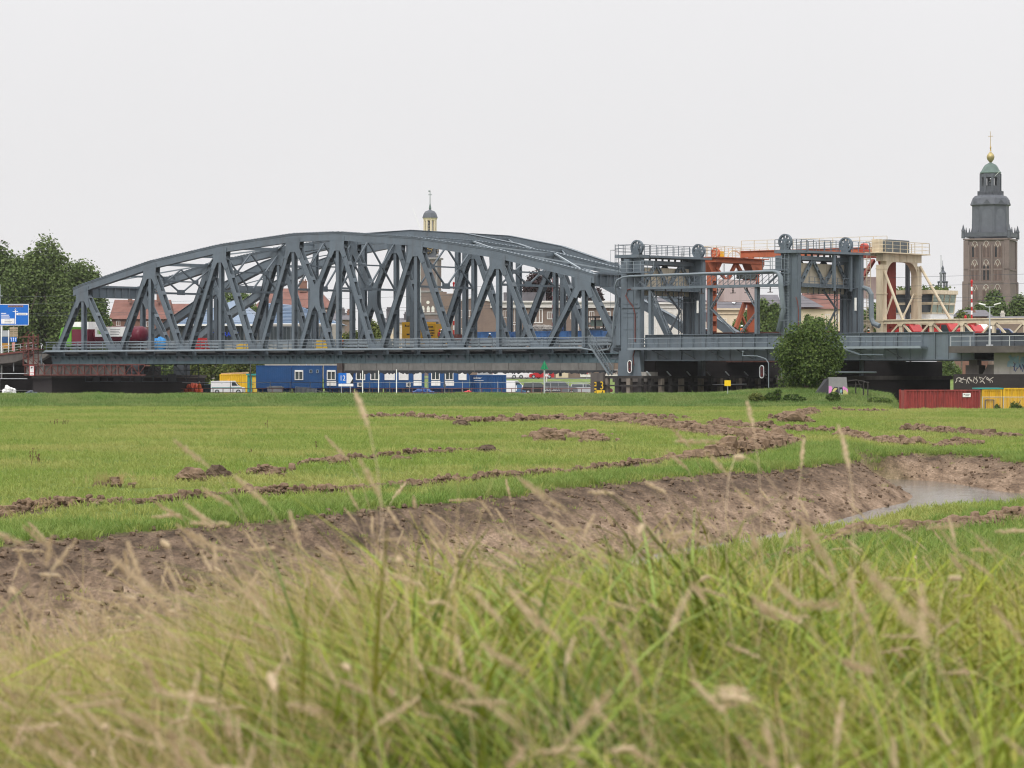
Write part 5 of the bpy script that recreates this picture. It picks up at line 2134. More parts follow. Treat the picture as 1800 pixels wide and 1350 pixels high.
t = bthing('scaffold_tower', 'rusty red lattice scaffold tower standing at the left end of the truss', 'scaffold', -50.3, -2.6, .3)
for s in (-51.3, -50.2, -49.2):
    for w in (-3.0, -2.2):
        mb = MB()
        mb.tube([(s, w, 1.0), (s, w, 5.3 if s > -51 else 4.6)], .07, 5)
        part('upright', mb, rust, t)
mb = MB()
for k in range(6):
    z = 1.2 + k * .75
    for w in (-3.0, -2.2):
        mb.beam((-51.3, w, z), (-49.2, w, z), .07, .07)
        mb.beam((-51.3 if k % 2 else -49.2, w, z), (-50.2, w, z + .75), .06, .06)
for z in (3.3, 4.0, 4.9):
    mb.beam((-52.2, -3.0, z), (-48.3, -3.0, z), .08, .1)
mb.box(-52.2, -48.3, -3.1, -2.1, 3.15, 3.25)
part('bracing', mb, rust, t)

t = bthing('underbridge_gantry', 'rusty red lattice gantry slung along the left pier under the truss', 'gantry', -51, -2.2, -.2)
for z in (-.3, 1.05):
    mb = MB()
    mb.box(-52.0, -28.4, -2.3, -2.15, z, z + .12)
    part('chord', mb, rust, t)
mb = MB()
for k in range(18):
    s = -51.8 + k * 1.3
    mb.box(s - .04, s + .04, -2.29, -2.16, -.18, 1.05)
    mb.beam((s, -2.22, -.18 if k % 2 else 1.05), (s + 1.3, -2.22, 1.05 if k % 2 else -.18), .07, .07)
part('lattice', mb, rust, t)
for k in range(11):
    mb = MB()
    s = -51.8 + k * 1.75
    mb.box(s, s + 1.66, -2.0, -1.96, -.15, 1.0)
    part('panel', mb, mat('gantry_panel_grey', (.16, .15, .14), rough=.9, var=.3, scale=1.2) if k < 2 else concrete_dk, t)
t = bthing('warning_sign', 'white sign with red border and black mark fixed to the gantry on the left pier', 'sign', -50.0, -2.45, -.2)
mb = MB()
mb.box(-50.7, -49.75, -2.42, -2.38, -.35, 1.05)
part('board', mb, red_sig, t)
mb = MB()
mb.box(-50.62, -49.83, -2.425, -2.42, .1, .97)
mb.box(-50.62, -49.83, -2.425, -2.42, -.28, .02)
part('face', mb, white, t)
mb = MB()
mb.poly_y([(-50.4, .85), (-50.05, .85), (-50.12, .72), (-50.22, .6), (-50.33, .72)], -2.43, -2.426)
mb.box(-50.5, -49.95, -2.43, -2.426, -.16, -.1)
part('mark', mb, black, t)

t = bthing('hanging_scaffold', 'dark tube scaffold hanging under the deck right of the left pier', 'scaffold', -38, 4, -1)
for w in (3.0, 7.0):
    mb = MB()
    for k in range(9):
        s = -45.5 + k * 2.2
        mb.tube([(s, w, 1.4), (s, w, -1.1)], .05, 4)
        if k < 8:
            mb.tube([(s, w, -1.0 if k % 2 else 1.2), (s + 2.2, w, 1.2 if k % 2 else -1.0)], .05, 4)
    for z in (-1.1, -.4, .4, 1.2): mb.tube([(-45.5, w, z), (-27.9, w, z)], .05, 4)
    part('lattice', mb, steel_dk, t)
mb = MB()
for s in (-44, -40, -36, -29.5): mb.box(s, s + 1.5, 2.9, 2.95, -1.2, -.1)
part('netting', mb, under, t, kind='stuff')

t = bthing('work_platform', 'grey boarded work platform slung under the right half of the truss bridge', 'work platform', 5.5, -.8, 0)
npan = 16
for k in range(npan):
    s = 5.6 + k * 2.62
    mb = MB()
    mb.box(s + .03, s + 2.59, -.95, -.9, .33, 1.2)
    mb.box(s - .03, s + .03, -1.0, -.9, .2, 1.22)
    part('panel', mb, mat('boarding_grey', (.15, .145, .135), rough=.9, var=.2, scale=1.0, dirt=(.08, .075, .07), dirt_amt=.5, streak=1), t)
mb = MB()
mb.box(5.4, 47.6, -.89, 9.5, .25, .33)
part('floor', mb, under, t)
rr = random.Random(8)
mb = MB()
s = 5.5
while s < 47.4:
    q = rr.uniform(.25, .9)
    mb.poly_y([(s, .34), (s + q, .34), (s + q, rr.uniform(-.08, .12)), (s + q * .5, rr.uniform(-.2, .1)), (s, rr.uniform(-.08, .12))], -.99, -.96)
    s += q
part('torn_netting', mb, under, t)
mb = MB()
mb.box(4.6, 5.5, -1.3, -.4, -.05, 1.24)
part('end_bracket', mb, mat('bracket_brown', (.07, .055, .05), rough=.9, var=.3), t)

# stairs down from the walkway to the fender
t = bthing('access_stairs', 'steep grey steel stairs from the truss walkway down to the fender', 'stairs', 46, -2.6, -.1)
for w in (-2.5, -3.1):
    mb = MB()
    mb.beam((45.5, w, 3.3), (48.4, w, -.2), .06, .22)
    part('stringer', mb, duct, t)
    mb = MB()
    mb.beam((45.5, w, 4.4), (48.4, w, .8), .05, .05)
    for k in range(5): mb.box(45.5 + k * .72 - .025, 45.5 + k * .72 + .025, w - .025, w + .025, 3.3 - k * .875, 4.4 - k * .9)
    part('handrail', mb, duct, t)
mb = MB()
for k in range(14): mb.box(45.5 + k * .21, 45.7 + k * .21, -3.06, -2.54, 3.2 - k * .25, 3.23 - k * .25)
part('treads', mb, duct, t)

# fender of posts round the foot of the left lift tower
t = bthing('fender', 'weathered fender of upright posts in front of the pier under the lift span', 'fender', 50, -3, -6)
path = [(43.6, -3.2), (53.2, -3.2), (53.2, 27)]
mb = MB()
mb.box(47.3, 53.5, -3.45, -2.95, -.6, -.3)
mb.box(52.95, 53.45, -2.949, 27, -.6, -.3)
part('cap_beam', mb, timber_dk, t)
for z in (-1.5, -2.6):
    mb = MB()
    mb.box(47.3, 53.6, -3.65, -3.5, z, z + .16)
    mb.box(53.56, 53.7, -3.5, 27, z, z + .16)
    part('waler', mb, timber_dk, t)
for k in range(4):
    s = 48.2 + k * 1.6
    mb = MB()
    mb.box(s - .25, s + .25, -3.5, -3.0, -7, -.6)
    part('post', mb, timber if k % 2 == 0 else timber_dk, t)
for k in range(15):
    w = -1.6 + k * 1.95
    mb = MB()
    mb.box(53.0, 53.5, w - .27, w + .27, -7, -.61)
    part('post', mb, timber if k % 2 else timber_dk, t)
    if k % 2 == 0:
        mb = MB()
        mb.beam((53.2, w, -.3), (53.0, w - .5, .2), .12, .12)
        part('bollard', mb, galv, t)
mb = MB()
mb.tube([(53.6, 10, -1.35), (53.6, 17, -1.3)], .05, 5)
part('pipe', mb, galv, t)

# depth gauge
t = bthing('depth_gauge', 'black and yellow water level board with the figures 3 and 4', 'gauge board', 47.550, -4.2, -4)
mb = MB()
mb.box(46.350, 48.150, -3.95, -3.5, -6, .02)
part('post', mb, concrete_dk, t)
mb = MB()
mb.box(47.300, 48.450, -4.02, -3.96, -1.95, -.95)
part('board', mb, black, t)
mb = MB()
mb.box(47.300, 48.450, -4.02, -3.96, -3.1, -1.951)
part('board', mb, yellow_p, t)
text('figure', '3', 1.32, yellow_p, t, (48.050, -4.03, -1.46), sx=.85, ext=.006)
text('figure', '4', 1.32, black, t, (48.050, -4.03, -2.5), sx=.85, ext=.006)
mb = MB()
mb.box(46.950, 47.299, -4.02, -3.96, -3.1, -.95)
part('scale', mb, black, t)
mb = MB()
for k in range(6): mb.box(46.980, 47.250, -4.027, -4.021, -1.15 - k * .36, -1.0 - k * .36)
for k in range(3): mb.box(47.170, 47.250, -4.027, -4.021, -1.36 - k * .72, -1.15 - k * .72)
part('scale_marks', mb, yellow_p, t)
# ---------------------------------------------------------------- trees
lf_a = leaf_mat('leaves_dark', (0.058, 0.092, 0.026), (0.135, 0.18, 0.058), 0.25)
lf_b = leaf_mat('leaves_mid', (0.055, 0.10, 0.026), (0.14, 0.19, 0.055), 0.25)
lf_c = leaf_mat('leaves_copper', (0.025, 0.016, 0.018), (0.065, 0.035, 0.035), 0.2)
lf_d = leaf_mat('leaves_yellowish', (0.06, 0.09, 0.02), (0.15, 0.17, 0.045), 0.25)
lf_e = leaf_mat('leaves_bush', (0.026, 0.056, 0.013), (0.115, 0.165, 0.04), 0.3)
bark = mat('bark', (0.10, 0.08, 0.06), rough=0.95, var=0.3, scale=2)


def crown(seed, rx, ry, rz, lobes, n, leaf, shell=0.55):
    """Leaf clumps on many overlapping boughs: an uneven outline with gaps."""
    rr = np.random.default_rng(seed)
    V, Fc = [], []
    L = []
    for k in range(lobes):
        while True:
            p = rr.uniform(-1, 1, 3)
            if np.hypot(np.hypot(*p[:2]), p[2]) < 1: break
        p = p / (np.linalg.norm(p) + 1e-6) * rr.uniform(0.35, 0.78)
        L.append((p * [rx, ry, rz], rr.uniform(0.26, 0.46)))
    L.append((np.zeros(3), .6))
    vol = np.array([q for _, q in L]) ** 2
    pick = rr.choice(len(L), n, p=vol / vol.sum())
    C = np.array([c for c, _ in L])[pick]
    q = np.array([q for _, q in L])[pick][:, None]

    def unit(a): return a / (np.linalg.norm(a, axis=1, keepdims=True) + 1e-9)
    d = unit(rr.normal(size=(n, 3)))
    r = q * (shell + (1 - shell) * rr.random((n, 1)) ** .6) * (1 + .14 * rr.normal(size=(n, 1)))
    pos = C + d * r * np.array([rx, ry, rz])
    nrm = unit(d + rr.normal(size=(n, 3)) * .7 + np.array([0, 0, .5]))
    a = unit(np.cross(nrm, rr.normal(size=(n, 3))))
    b = np.cross(nrm, a)
    s = leaf * rr.uniform(.6, 1.4, (n, 1))
    P = np.stack([pos - a * s, pos + b * s * .7 + nrm * s * .15, pos + a * s, pos - b * s * .7 + nrm * s * .15], 1).reshape(-1, 3)
    V = P.tolist()
    Fc = np.arange(4 * n).reshape(-1, 4).tolist()
    return V, Fc


CROWNS = {}


def tree(label, px, ptop, hw, Y, m, seed, zb=2.0, pbot=None, cat='tree', name='deciduous_tree', leaf=None, group=None, n=6500, lobes=13, crown_low=None):
    """px: column of the trunk, ptop: row of the top, hw: half width in photograph pixels."""
    top = ZC + (YH - ptop) * Y / F
    rx = hw * Y / F
    low = crown_low if crown_low is not None else zb + (top - zb) * .22
    rz = (top - low) / 2
    x = (px - 900) / F * Y
    t = thing(name, label, cat, (x, Y, zb), 0, group)
    key = (seed % 5, lobes, n)
    mb = MB()
    k_ = 1.0 if n > 15000 or Y < 300 else .62
    V, Fc = crown(seed, rx, min(rx, rx * .9), rz, lobes + (6 if k_ < 1 else 0), int(n * (2.7 if k_ < 1 else 1)), (leaf if leaf else .055 * math.sqrt(rx * rz) + .05) * k_)
    mb.v = [(a, b, c + (low + rz) - zb) for a, b, c in V]
    mb.f = Fc
    part('crown', mb, m, t)
    mb = MB()
    h = low + rz - zb
    r0 = max(.12, rx * .055)
    mb.tube([(0, 0, -.4), (0.05, 0, h * .45), (-.05, .05, h)], [r0 * 1.3, r0, r0 * .6], 8)
    rr = random.Random(seed)
    for k in range(7):
        a = rr.uniform(0, 6.28)
        z0 = h * rr.uniform(.5, .95)
        mb.tube([(0, 0, z0), (math.cos(a) * rx * .35, math.sin(a) * rx * .3, z0 + rz * .35), (math.cos(a) * rx * .65, math.sin(a) * rx * .6, z0 + rz * rr.uniform(.4, .9))], [r0 * .55, r0 * .35, r0 * .12], 5)
    part('trunk', mb, bark, t)
    return t


LT = 'broadleaf trees behind the left approach'
tree('tallest broad tree at the far left, its crown rising to the top of the clump', 68, 411, 62, 478, lf_a, 1, 0, leaf=.42, group=LT, n=9000, lobes=18)
tree('dark tree cut by the left edge of the picture, above the blue road sign', 2, 433, 56, 480, lf_a, 2, 0, leaf=.42, group=LT, n=8000, lobes=16)
tree('tree just left of the truss top, right shoulder of the clump', 136, 438, 58, 482, lf_a, 3, 0, leaf=.42, group=LT, n=8000, lobes=16)
tree('lower tree behind the blue road sign', 30, 480, 66, 470, lf_a, 4, 0, crown_low=-.5, leaf=.40, group=LT, n=8000)
tree('lower tree behind the red scaffold tower', 112, 480, 66, 472, lf_a, 5, 0, crown_low=-.5, leaf=.40, group=LT, n=8000)
tree('small bushy tree seen through the first truss panel beside the red roofs', 176, 522, 32, 476, lf_b, 6, 0, leaf=.36, group=LT, n=6000)
tree('tree behind the blue restaurant roof', 425, 505, 38, 620, lf_b, 7, leaf=.45)
tree('dense tree behind the green shrubs between the trusses', 655, 555, 34, 470, lf_d, 8, leaf=.33, crown_low=3.2)
tree('loose light green shrub beside the long blue roof', 612, 570, 22, 455, lf_d, 9, leaf=.3, crown_low=2.6, name='shrub', cat='shrub')
tree('dark copper beech rising behind the brick apartment block', 962, 476, 46, 560, lf_c, 10, leaf=.42, n=9000, lobes=16)
tree('second copper tree crown at the right end of the apartment roof', 1045, 505, 22, 575, lf_c, 11, leaf=.4)
GT = 'green trees behind the orange tower'
tree('tall green tree right of the orange tower', 1345, 522, 30, 470, lf_b, 12, leaf=.36, group=GT, n=7500)
tree('low green tree between the orange tower legs', 1305, 552, 26, 465, lf_b, 13, leaf=.34, group=GT)
tree('green tree between the columns of the right grey tower', 1425, 545, 26, 475, lf_b, 14, leaf=.35, group=GT)
tree('small tree at the foot of the far column of the right grey tower', 1452, 568, 16, 470, lf_b, 15, leaf=.3, group=GT)
tree('green tree seen through the cream portal', 1545, 520, 34, 500, lf_b, 16, leaf=.38, group=GT)
tree('green tree left of the bridge keeper cabin', 1600, 528, 30, 505, lf_b, 17, leaf=.38, group=GT)
RT = 'trees before the church tower'
tree('bushy yellowish green tree right beside the bridge keeper cabin', 1690, 535, 27, 520, lf_d, 18, leaf=.36, group=RT)
tree('dark round tree at the left foot of the church tower', 1728, 507, 36, 600, lf_a, 19, leaf=.48, group=RT, n=8000)
tree('dark tree in front of the middle of the church tower', 1758, 520, 32, 590, lf_a, 20, leaf=.48, group=RT, n=8000)
tree('dark tree cut by the right edge beside the church tower', 1805, 507, 40, 600, lf_a, 21, leaf=.48, group=RT, n=8000)
UT = 'trees seen under the right span'
tree('sparse tree seen under the right span beside the abutment', 1672, 622, 24, 470, lf_b, 22, 0, leaf=.22, n=2200, group=UT, crown_low=.5)
tree('low dark bush seen under the right span by the dark pier', 1655, 655, 14, 455, lf_a, 23, 0, leaf=.25, n=2500, group=UT, crown_low=-.2, name='shrub', cat='shrub')
QT = 'green thicket behind the yellow container'
for k, (px, pt, hw, lab) in enumerate(((350, 618, 34, 'left part of the green thicket behind the dark scaffold'), (410, 612, 34, 'middle part of the green thicket above the white van'), (452, 620, 26, 'right part of the green thicket beside the blue cabin'), (295, 622, 34, 'dark end of the green thicket behind the left pier'))):
    tree(lab, px, pt, hw, 452, lf_d if k < 3 else lf_b, 30 + k, -.2, leaf=.30, group=QT, crown_low=-.6, name='thicket_shrub', cat='shrub')

# the round bush on the mound
by = 262
bz = gz((1418 - 900) / F * by, by)
tree('big round green bush on the grass mound in front of the right grey tower', 1417, 556, 63, by, lf_e, 41, bz - .1, name='round_bush', cat='bush', leaf=.115, n=21000, lobes=28, crown_low=bz - .7)
for k, (px, pt, hw, lab) in enumerate(((1360, 683, 22, 'low dark scrub left of the round bush'), (1466, 690, 16, 'low weedy scrub in front of the graffiti block'), (1330, 689, 16, 'pale low scrub near the yellow sign'), (1540, 695, 24, 'green weeds right of the graffiti block'), (1395, 692, 20, 'brownish weeds under the round bush'))):
    x = (px - 900) / F * 250
    z = gz(x, 250)
    tree(lab, px, pt, hw, 250, lf_e if k != 2 else lf_d, 60 + k, z - .1, name='scrub', cat='shrub', leaf=.09, n=2600, lobes=9, crown_low=z - .2, group='scrub on the mound')


# ---------------------------------------------------------------- buildings of the town
brick_br = brick_mat('brown_brick', (0.20, 0.145, 0.115), (0.165, 0.12, 0.10), (0.20, 0.17, 0.15))
brick_rd = brick_mat('red_brick', (0.21, 0.105, 0.075), (0.17, 0.085, 0.065), (0.22, 0.18, 0.15))
brick_ch = brick_mat('church_brick', (0.165, 0.125, 0.112), (0.135, 0.105, 0.097), (0.2, 0.17, 0.155), scale=.6)
roof_rd = mat('red_roof_tiles', (0.165, 0.078, 0.062), rough=.9, var=.22, scale=.7, dirt=(.13, .075, .06), dirt_amt=.6)
roof_gy = mat('slate_roof', (0.105, 0.10, 0.11), rough=.8, var=.2, scale=.6)
slate = mat('lead_slate', (0.075, 0.083, 0.098), rough=.6, var=.18, scale=.4, dirt=(.045, .05, .057), dirt_amt=.5, streak=1)
plaster = mat('white_plaster', (0.62, 0.60, 0.56), rough=.85, var=.07, scale=.4, dirt=(.4, .38, .34), dirt_amt=.35, streak=1)
plaster_c = mat('cream_plaster', (0.60, 0.50, 0.36), rough=.85, var=.07, scale=.4, dirt=(.4, .33, .24), dirt_amt=.35, streak=1)
stone_lt = mat('pale_stone', (0.50, 0.47, 0.41), rough=.9, var=.12, scale=.5)
copper = mat('copper_green', (0.10, 0.145, 0.128), rough=.7, var=.25, scale=.6)
wframe = mat('window_white', (0.70, 0.69, 0.66), rough=.5, var=.05)
dark_in = mat('dark_opening', (0.02, 0.02, 0.022), rough=.9)


def window(parent, x, z, wd, ht, y, bars=1, m=None, pm=None, trans=0):
    """A window in the front wall (facing -y): frame and glazing bars, pane set back."""
    f = MB()
    t = max(.07, min(wd, ht) * .09)
    x0, x1, z0, z1 = x - wd / 2, x + wd / 2, z - ht / 2, z + ht / 2
    f.box(x0, x0 + t, y - .06, y + .08, z0, z1)
    f.box(x1 - t, x1, y - .06, y + .08, z0, z1)
    f.box(x0 + t, x1 - t, y - .06, y + .08, z0, z0 + t)
    f.box(x0 + t, x1 - t, y - .06, y + .08, z1 - t, z1)
    for k in range(bars):
        c = x0 + wd * (k + 1) / (bars + 1)
        f.box(c - t * .4, c + t * .4, y - .05, y + .06, z0 + t, z1 - t)
    if trans: f.box(x0 + t, x1 - t, y - .045, y + .05, z0 + ht * trans - t * .4, z0 + ht * trans + t * .4)
    fr = part('window', f, m or wframe, parent)
    p = MB()
    p.box(x0 + t, x1 - t, y + .02, y + .04, z0 + t, z1 - t)
    part('pane', p, pm or glass, fr)
    return fr


def house(name, label, cat, px0, px1, Y, eave, wall, roof=None, ridge=None, hip=0.0, depth=9, zb=2.0, roof_m=None, over=.4, group=None, rot=0.0):
    """A block between two columns of the photograph with its eaves and ridge at the given rows."""
    x0, x1 = (px0 - 900) / F * Y, (px1 - 900) / F * Y
    cx = (x0 + x1) / 2
    hw = (x1 - x0) / 2
    ze = ZC + (YH - eave) * Y / F - zb
    t = thing(name, label, cat, (cx, Y, zb), rot, group)
    mb = MB()
    mb.box(-hw, hw, 0, depth, -2, ze)
    part('wall', mb, wall, t)
    if ridge is not None:
        zr = ZC + (YH - ridge) * (Y + depth / 2) / F - zb
        a, b = -hw - over, hw + over
        h = hip * (b - a)
        mb = MB()
        vs = [(a, -over, ze), (b, -over, ze), (b, depth + over, ze), (a, depth + over, ze), (a + h, depth / 2, zr), (b - h, depth / 2, zr)]
        mb.add(vs, [(0, 1, 5, 4), (1, 2, 5), (2, 3, 4, 5), (3, 0, 4), (3, 2, 1, 0)])
        part('roof', mb, roof_m or roof_rd, t)
    t['_f'] = 0
    del t['_f']
    return t, hw, ze


def wrow(t, Y, zb, items, y=0, **k):
    """Windows given in photograph pixels: (centre x, top row, bottom row, width)."""
    for it in items:
        px, p0, p1, w = it[:4]
        b = it[4] if len(it) > 4 else 1
        x = (px - 900) / F * Y - t.location.x
        za, zc_ = ZC + (YH - p0) * Y / F - zb, ZC + (YH - p1) * Y / F - zb
        window(t, x, (za + zc_) / 2, w * Y / F, za - zc_, y, b, **k)


def chimney(t, Y, zb, px, p0, p1, w, m, y=3):
    x = (px - 900) / F * Y - t.location.x
    za, z0 = ZC + (YH - p0) * Y / F - zb, ZC + (YH - p1) * Y / F - zb
    mb = MB()
    hw = w * Y / F / 2
    mb.box(x - hw, x + hw, y, y + 1.4, z0, za)
    mb.box(x - hw - .08, x + hw + .08, y - .08, y + 1.48, za, za + .2)
    for q in (-.5, 0, .5): mb.lathe([(.13, za + .2), (.11, za + .6)], 6, (x + q * hw * 1.2, y + .7, 0))
    part('chimney', mb, m, t)


def tiles(t, Y, hw, ze, zr, depth, over, n, m):
    """Courses of roof tiles standing proud of the near slope."""
    mb = MB()
    for k in range(n):
        u = k / n
        y, z = -over + (depth / 2 + over) * u, ze + (zr - ze) * u
        mb.beam((-hw, y, z + .06), (hw, y, z + .06), .10, .07)
    part('tile_courses', mb, m, t, kind='stuff')


t, hw, ze = house('brick_house', 'brick house with a wide red tiled roof behind the tank truck', 'house', 196, 292, 500, 561, brick_rd, ridge=527, hip=.02, depth=11)
wrow(t, 500, 2, [(208, 564, 573, 7), (226, 564, 573, 7), (250, 564, 573, 7), (262, 565, 574, 10, 2)])
chimney(t, 500, 2, 275, 513, 530, 7, brick_rd)
chimney(t, 500, 2, 224, 522, 530, 6, brick_rd)
t, hw, ze = house('brick_house', 'smaller red roofed house left of the blue restaurant', 'house', 294, 350, 540, 556, brick_rd, ridge=534, depth=10)
t, hw, ze = house('brick_house', 'large house with a hipped red roof and square chimney behind the blue roof', 'house', 448, 582, 620, 541, brick_rd, ridge=507, hip=.22, depth=16)
chimney(t, 620, 2, 529, 494, 512, 13, brick_rd, 6)
wrow(t, 620, 2, [(572, 545, 553, 6), (556, 545, 553, 6)])
t, hw, ze = house('grey_house', 'low grey house with brick chimneys right of the hipped red roof', 'house', 584, 618, 600, 562, brick_br, ridge=550, depth=9, roof_m=roof_gy)
chimney(t, 600, 2, 600, 545, 558, 8, roof_gy)
chimney(t, 600, 2, 612, 548, 560, 7, brick_rd)
t, hw, ze = house('grey_house', 'far cream house with a low grey roof and a chimney behind the yellow box', 'house', 678, 728, 520, 567, plaster_c, ridge=559, depth=10, roof_m=roof_gy)
wrow(t, 520, 2, [(706, 574, 586, 9), (690, 574, 586, 7)])
chimney(t, 520, 2, 714, 553, 562, 10, roof_gy)
chimney(t, 520, 2, 682, 545, 562, 8, roof_gy)

# restaurant: two blue hipped roofs over glazed walls
steel_blue = mat('blue_roof_sheet', (0.075, 0.125, 0.20), rough=.35, var=.12, scale=.5, spec=.6)
tan_wall = mat('tan_wall', (.28, .26, .23), rough=.9, var=.1)
t, hw, ze = house('restaurant', 'flat quay restaurant under hipped blue sheet roofs with blue letters', 'restaurant', 300, 592, 470, 570, tan_wall, depth=22)
X = lambda q: (q - 900) / F * 470 - t.location.x
Zr = lambda p, y=0: ZC + (YH - p) * (470 + y) / F - 2
for nm, pts in (('roof', [(X(294), -1, Zr(571)), (X(464), -1, Zr(571)), (X(464), 23, Zr(571)), (X(294), 23, Zr(571)), (X(404), 9, Zr(527, 9)), (X(410), 11, Zr(527, 9))]),
                ('roof', [(X(440), 1, Zr(569, 1)), (X(597), 1, Zr(569, 1)), (X(597), 24, Zr(569, 1)), (X(440), 24, Zr(569, 1)), (X(462), 12, Zr(533, 12)), (X(515), 13, Zr(537, 13))])):
    mb = MB()
    mb.add(pts, [(0, 1, 5, 4), (1, 2, 5), (2, 3, 4, 5), (3, 0, 4)])
    r_ = part(nm, mb, steel_blue, t)
    a, b, c, d = [Vector(pts[i]) for i in (0, 1, 5, 4)]
    mb = MB()
    for k in range(1, 14):
        u = k / 14
        p, q = a.lerp(d, u), b.lerp(c, u)
        mb.beam(p + Vector((0, -.03, .03)), q + Vector((0, -.03, .03)), .06, .10)
    part('standing_seams', mb, steel_blue, r_, kind='stuff')
mb = MB()
mb.box(X(292), X(464), -1.2, -1.0, Zr(573), Zr(570))
mb.box(X(464), X(598), .7, .99, Zr(571.5), Zr(568.5))
part('eaves_board', mb, wframe, t)
for k in range(13):
    window(t, X(309 + k * 22), (Zr(573) + Zr(602)) / 2, 21 * 470 / F, Zr(574) - Zr(602), -.06, 2, steel_dk, glass)
bl = mat('blue_letters', (.012, .06, .55), rough=.4)
text('sign_lettering', 'RESTAURANT', .95, bl, t, (X(389), -.4, Zr(588)), sx=.92, ext=.08)

# brick apartment block with white bands
t, hw, ze = house('apartment_block', 'long brown brick apartment block with white cornice and white window frames', 'apartment block', 803, 1118, 520, 531, brick_br, depth=12)
X = lambda q: (q - 900) / F * 520 - t.location.x
Zr = lambda p, y=0: ZC + (YH - p) * (520 + y) / F - 2
mb = MB()
mb.box(X(862), X(1120), -.5, -.001, Zr(541), Zr(532))
mb.box(X(862), X(1120), -.9, 12.5, Zr(531.9), Zr(529))
part('cornice', mb, plaster, t)
mb = MB()
mb.poly_y([(X(800), Zr(534)), (X(864), Zr(531)), (X(864), Zr(530)), (X(830), Zr(523)), (X(800), Zr(531))], -.05, 12)
part('gable', mb, brick_br, t)
mb = MB()
mb.beam((X(800), -.1, Zr(530.5)), (X(830), -.1, Zr(522.5)), .3, .3)
mb.beam((X(830), -.1, Zr(522.5)), (X(866), -.1, Zr(529.5)), .3, .3)
part('gable_trim', mb, plaster, t)
mb = MB()
mb.box(X(885), X(960), 3, 9, Zr(529), Zr(513))
part('roof_storey', mb, roof_gy, t)
wrow(t, 520, 2, [(812, 545, 559, 8), (825, 545, 557, 8), (888, 546, 559, 8), (904, 542, 567, 10), (945, 543, 568, 18, 2), (967, 548, 561, 11, 2), (1006, 548, 561, 8), (1040, 547, 571, 9), (1064, 547, 571, 19, 2), (1095, 548, 561, 9), (1012, 566, 586, 10)])
wrow(t, 520, 2, [(812, 577, 592, 8), (904, 570, 588, 10), (945, 572, 590, 18, 2), (1040, 575, 590, 10), (1064, 575, 590, 18, 2)])
wrow(t, 520, 2, [(862, 650, 662, 9), (880, 650, 662, 9), (898, 650, 662, 9), (916, 650, 662, 9), (935, 650, 662, 9), (1030, 650, 660, 20, 3), (1062, 650, 660, 16, 3), (1085, 650, 660, 12, 2)])
mb = MB()
mb.box(X(977), X(999), -.3, -.001, Zr(664), Zr(649))
part('door_panel', mb, plaster_c, t)
window(t, X(985), (Zr(652) + Zr(661)) / 2, .5, .9, -.32, 0, steel_dk)
mb = MB()
mb.box(X(1020), X(1042), -.25, -.001, Zr(663), Zr(658.5))
mb.box(X(1050), X(1090), -.25, -.001, Zr(663), Zr(658.5))
part('white_panel', mb, plaster, t)
for k in range(2):
    x = X(1040 + k * 24)
    mb = MB()
    mb.box(x - 1.2, x + 1.2, -1.1, -.95, Zr(571), Zr(567))
    for q in range(9): mb.box(x - 1.2 + q * .29, x - 1.16 + q * .29, -1.1, -1.05, Zr(571), Zr(565))
    part('balcony', mb, steel_dk, t)
t, hw, ze = house('brick_house', 'brown stepped brick gable between the tower and the apartment block', 'house', 771, 806, 560, 540, brick_br, depth=10)
X = lambda q: (q - 900) / F * 560 - t.location.x
Zr = lambda p, y=0: ZC + (YH - p) * (560 + y) / F - 2
mb = MB()
mb.box(X(771), X(785), -.1, 1.2, Zr(541), Zr(513))
mb.box(X(785), X(797), -.1, 1.2, Zr(541), Zr(516))
mb.box(X(797), X(806), -.1, 1.2, Zr(541), Zr(522))
part('stepped_gable', mb, brick_br, t)

t, hw, ze = house('white_house', 'white classical house with arched windows seen between the columns of the left grey tower', 'house', 1118, 1244, 515, 533, plaster, ridge=522, hip=.08, depth=12, roof_m=roof_gy)
X = lambda q: (q - 900) / F * 515 - t.location.x
Zr = lambda p, y=0: ZC + (YH - p) * (515 + y) / F - 2
mb = MB()
mb.box(X(1117), X(1245), -.45, -.001, Zr(534.5), Zr(531.5))
mb.box(X(1117), X(1245), -.22, -.001, Zr(541), Zr(539.5))
part('cornice', mb, plaster, t)
wrow(t, 515, 2, [(1178, 552, 566, 8), (1194, 552, 566, 8), (1160, 552, 566, 8), (1212, 552, 566, 8), (1230, 552, 566, 8), (1178, 575, 590, 8), (1150, 553, 574, 9), (1140, 553, 574, 9), (1147, 578, 590, 16, 2)])
for q in (1178, 1194, 1160, 1212, 1230):
    mb = MB()
    n = 8
    mb.poly_y([(X(q) + .5 * math.cos(math.pi * k / n), Zr(552.4) + .42 * math.sin(math.pi * k / n)) for k in range(n + 1)], -.1, -.002)
    part('arched_hood', mb, stone_lt, t)
t, hw, ze = house('cream_house', 'cream house with a dark mansard roof and two skylights behind the orange tower', 'house', 1256, 1372, 505, 543, plaster_c, ridge=518, hip=.03, depth=12, roof_m=roof_gy)
X = lambda q: (q - 900) / F * 505 - t.location.x
Zr = lambda p, y=0: ZC + (YH - p) * (505 + y) / F - 2
mb = MB()
mb.box(X(1255), X(1373), -.5, -.001, Zr(545), Zr(542))
mb.box(X(1255), X(1373), -.2, -.001, Zr(552), Zr(551))
part('cornice', mb, plaster_c, t)
wrow(t, 505, 2, [(1273, 560, 571, 8), (1296, 560, 571, 8), (1320, 560, 571, 8)])
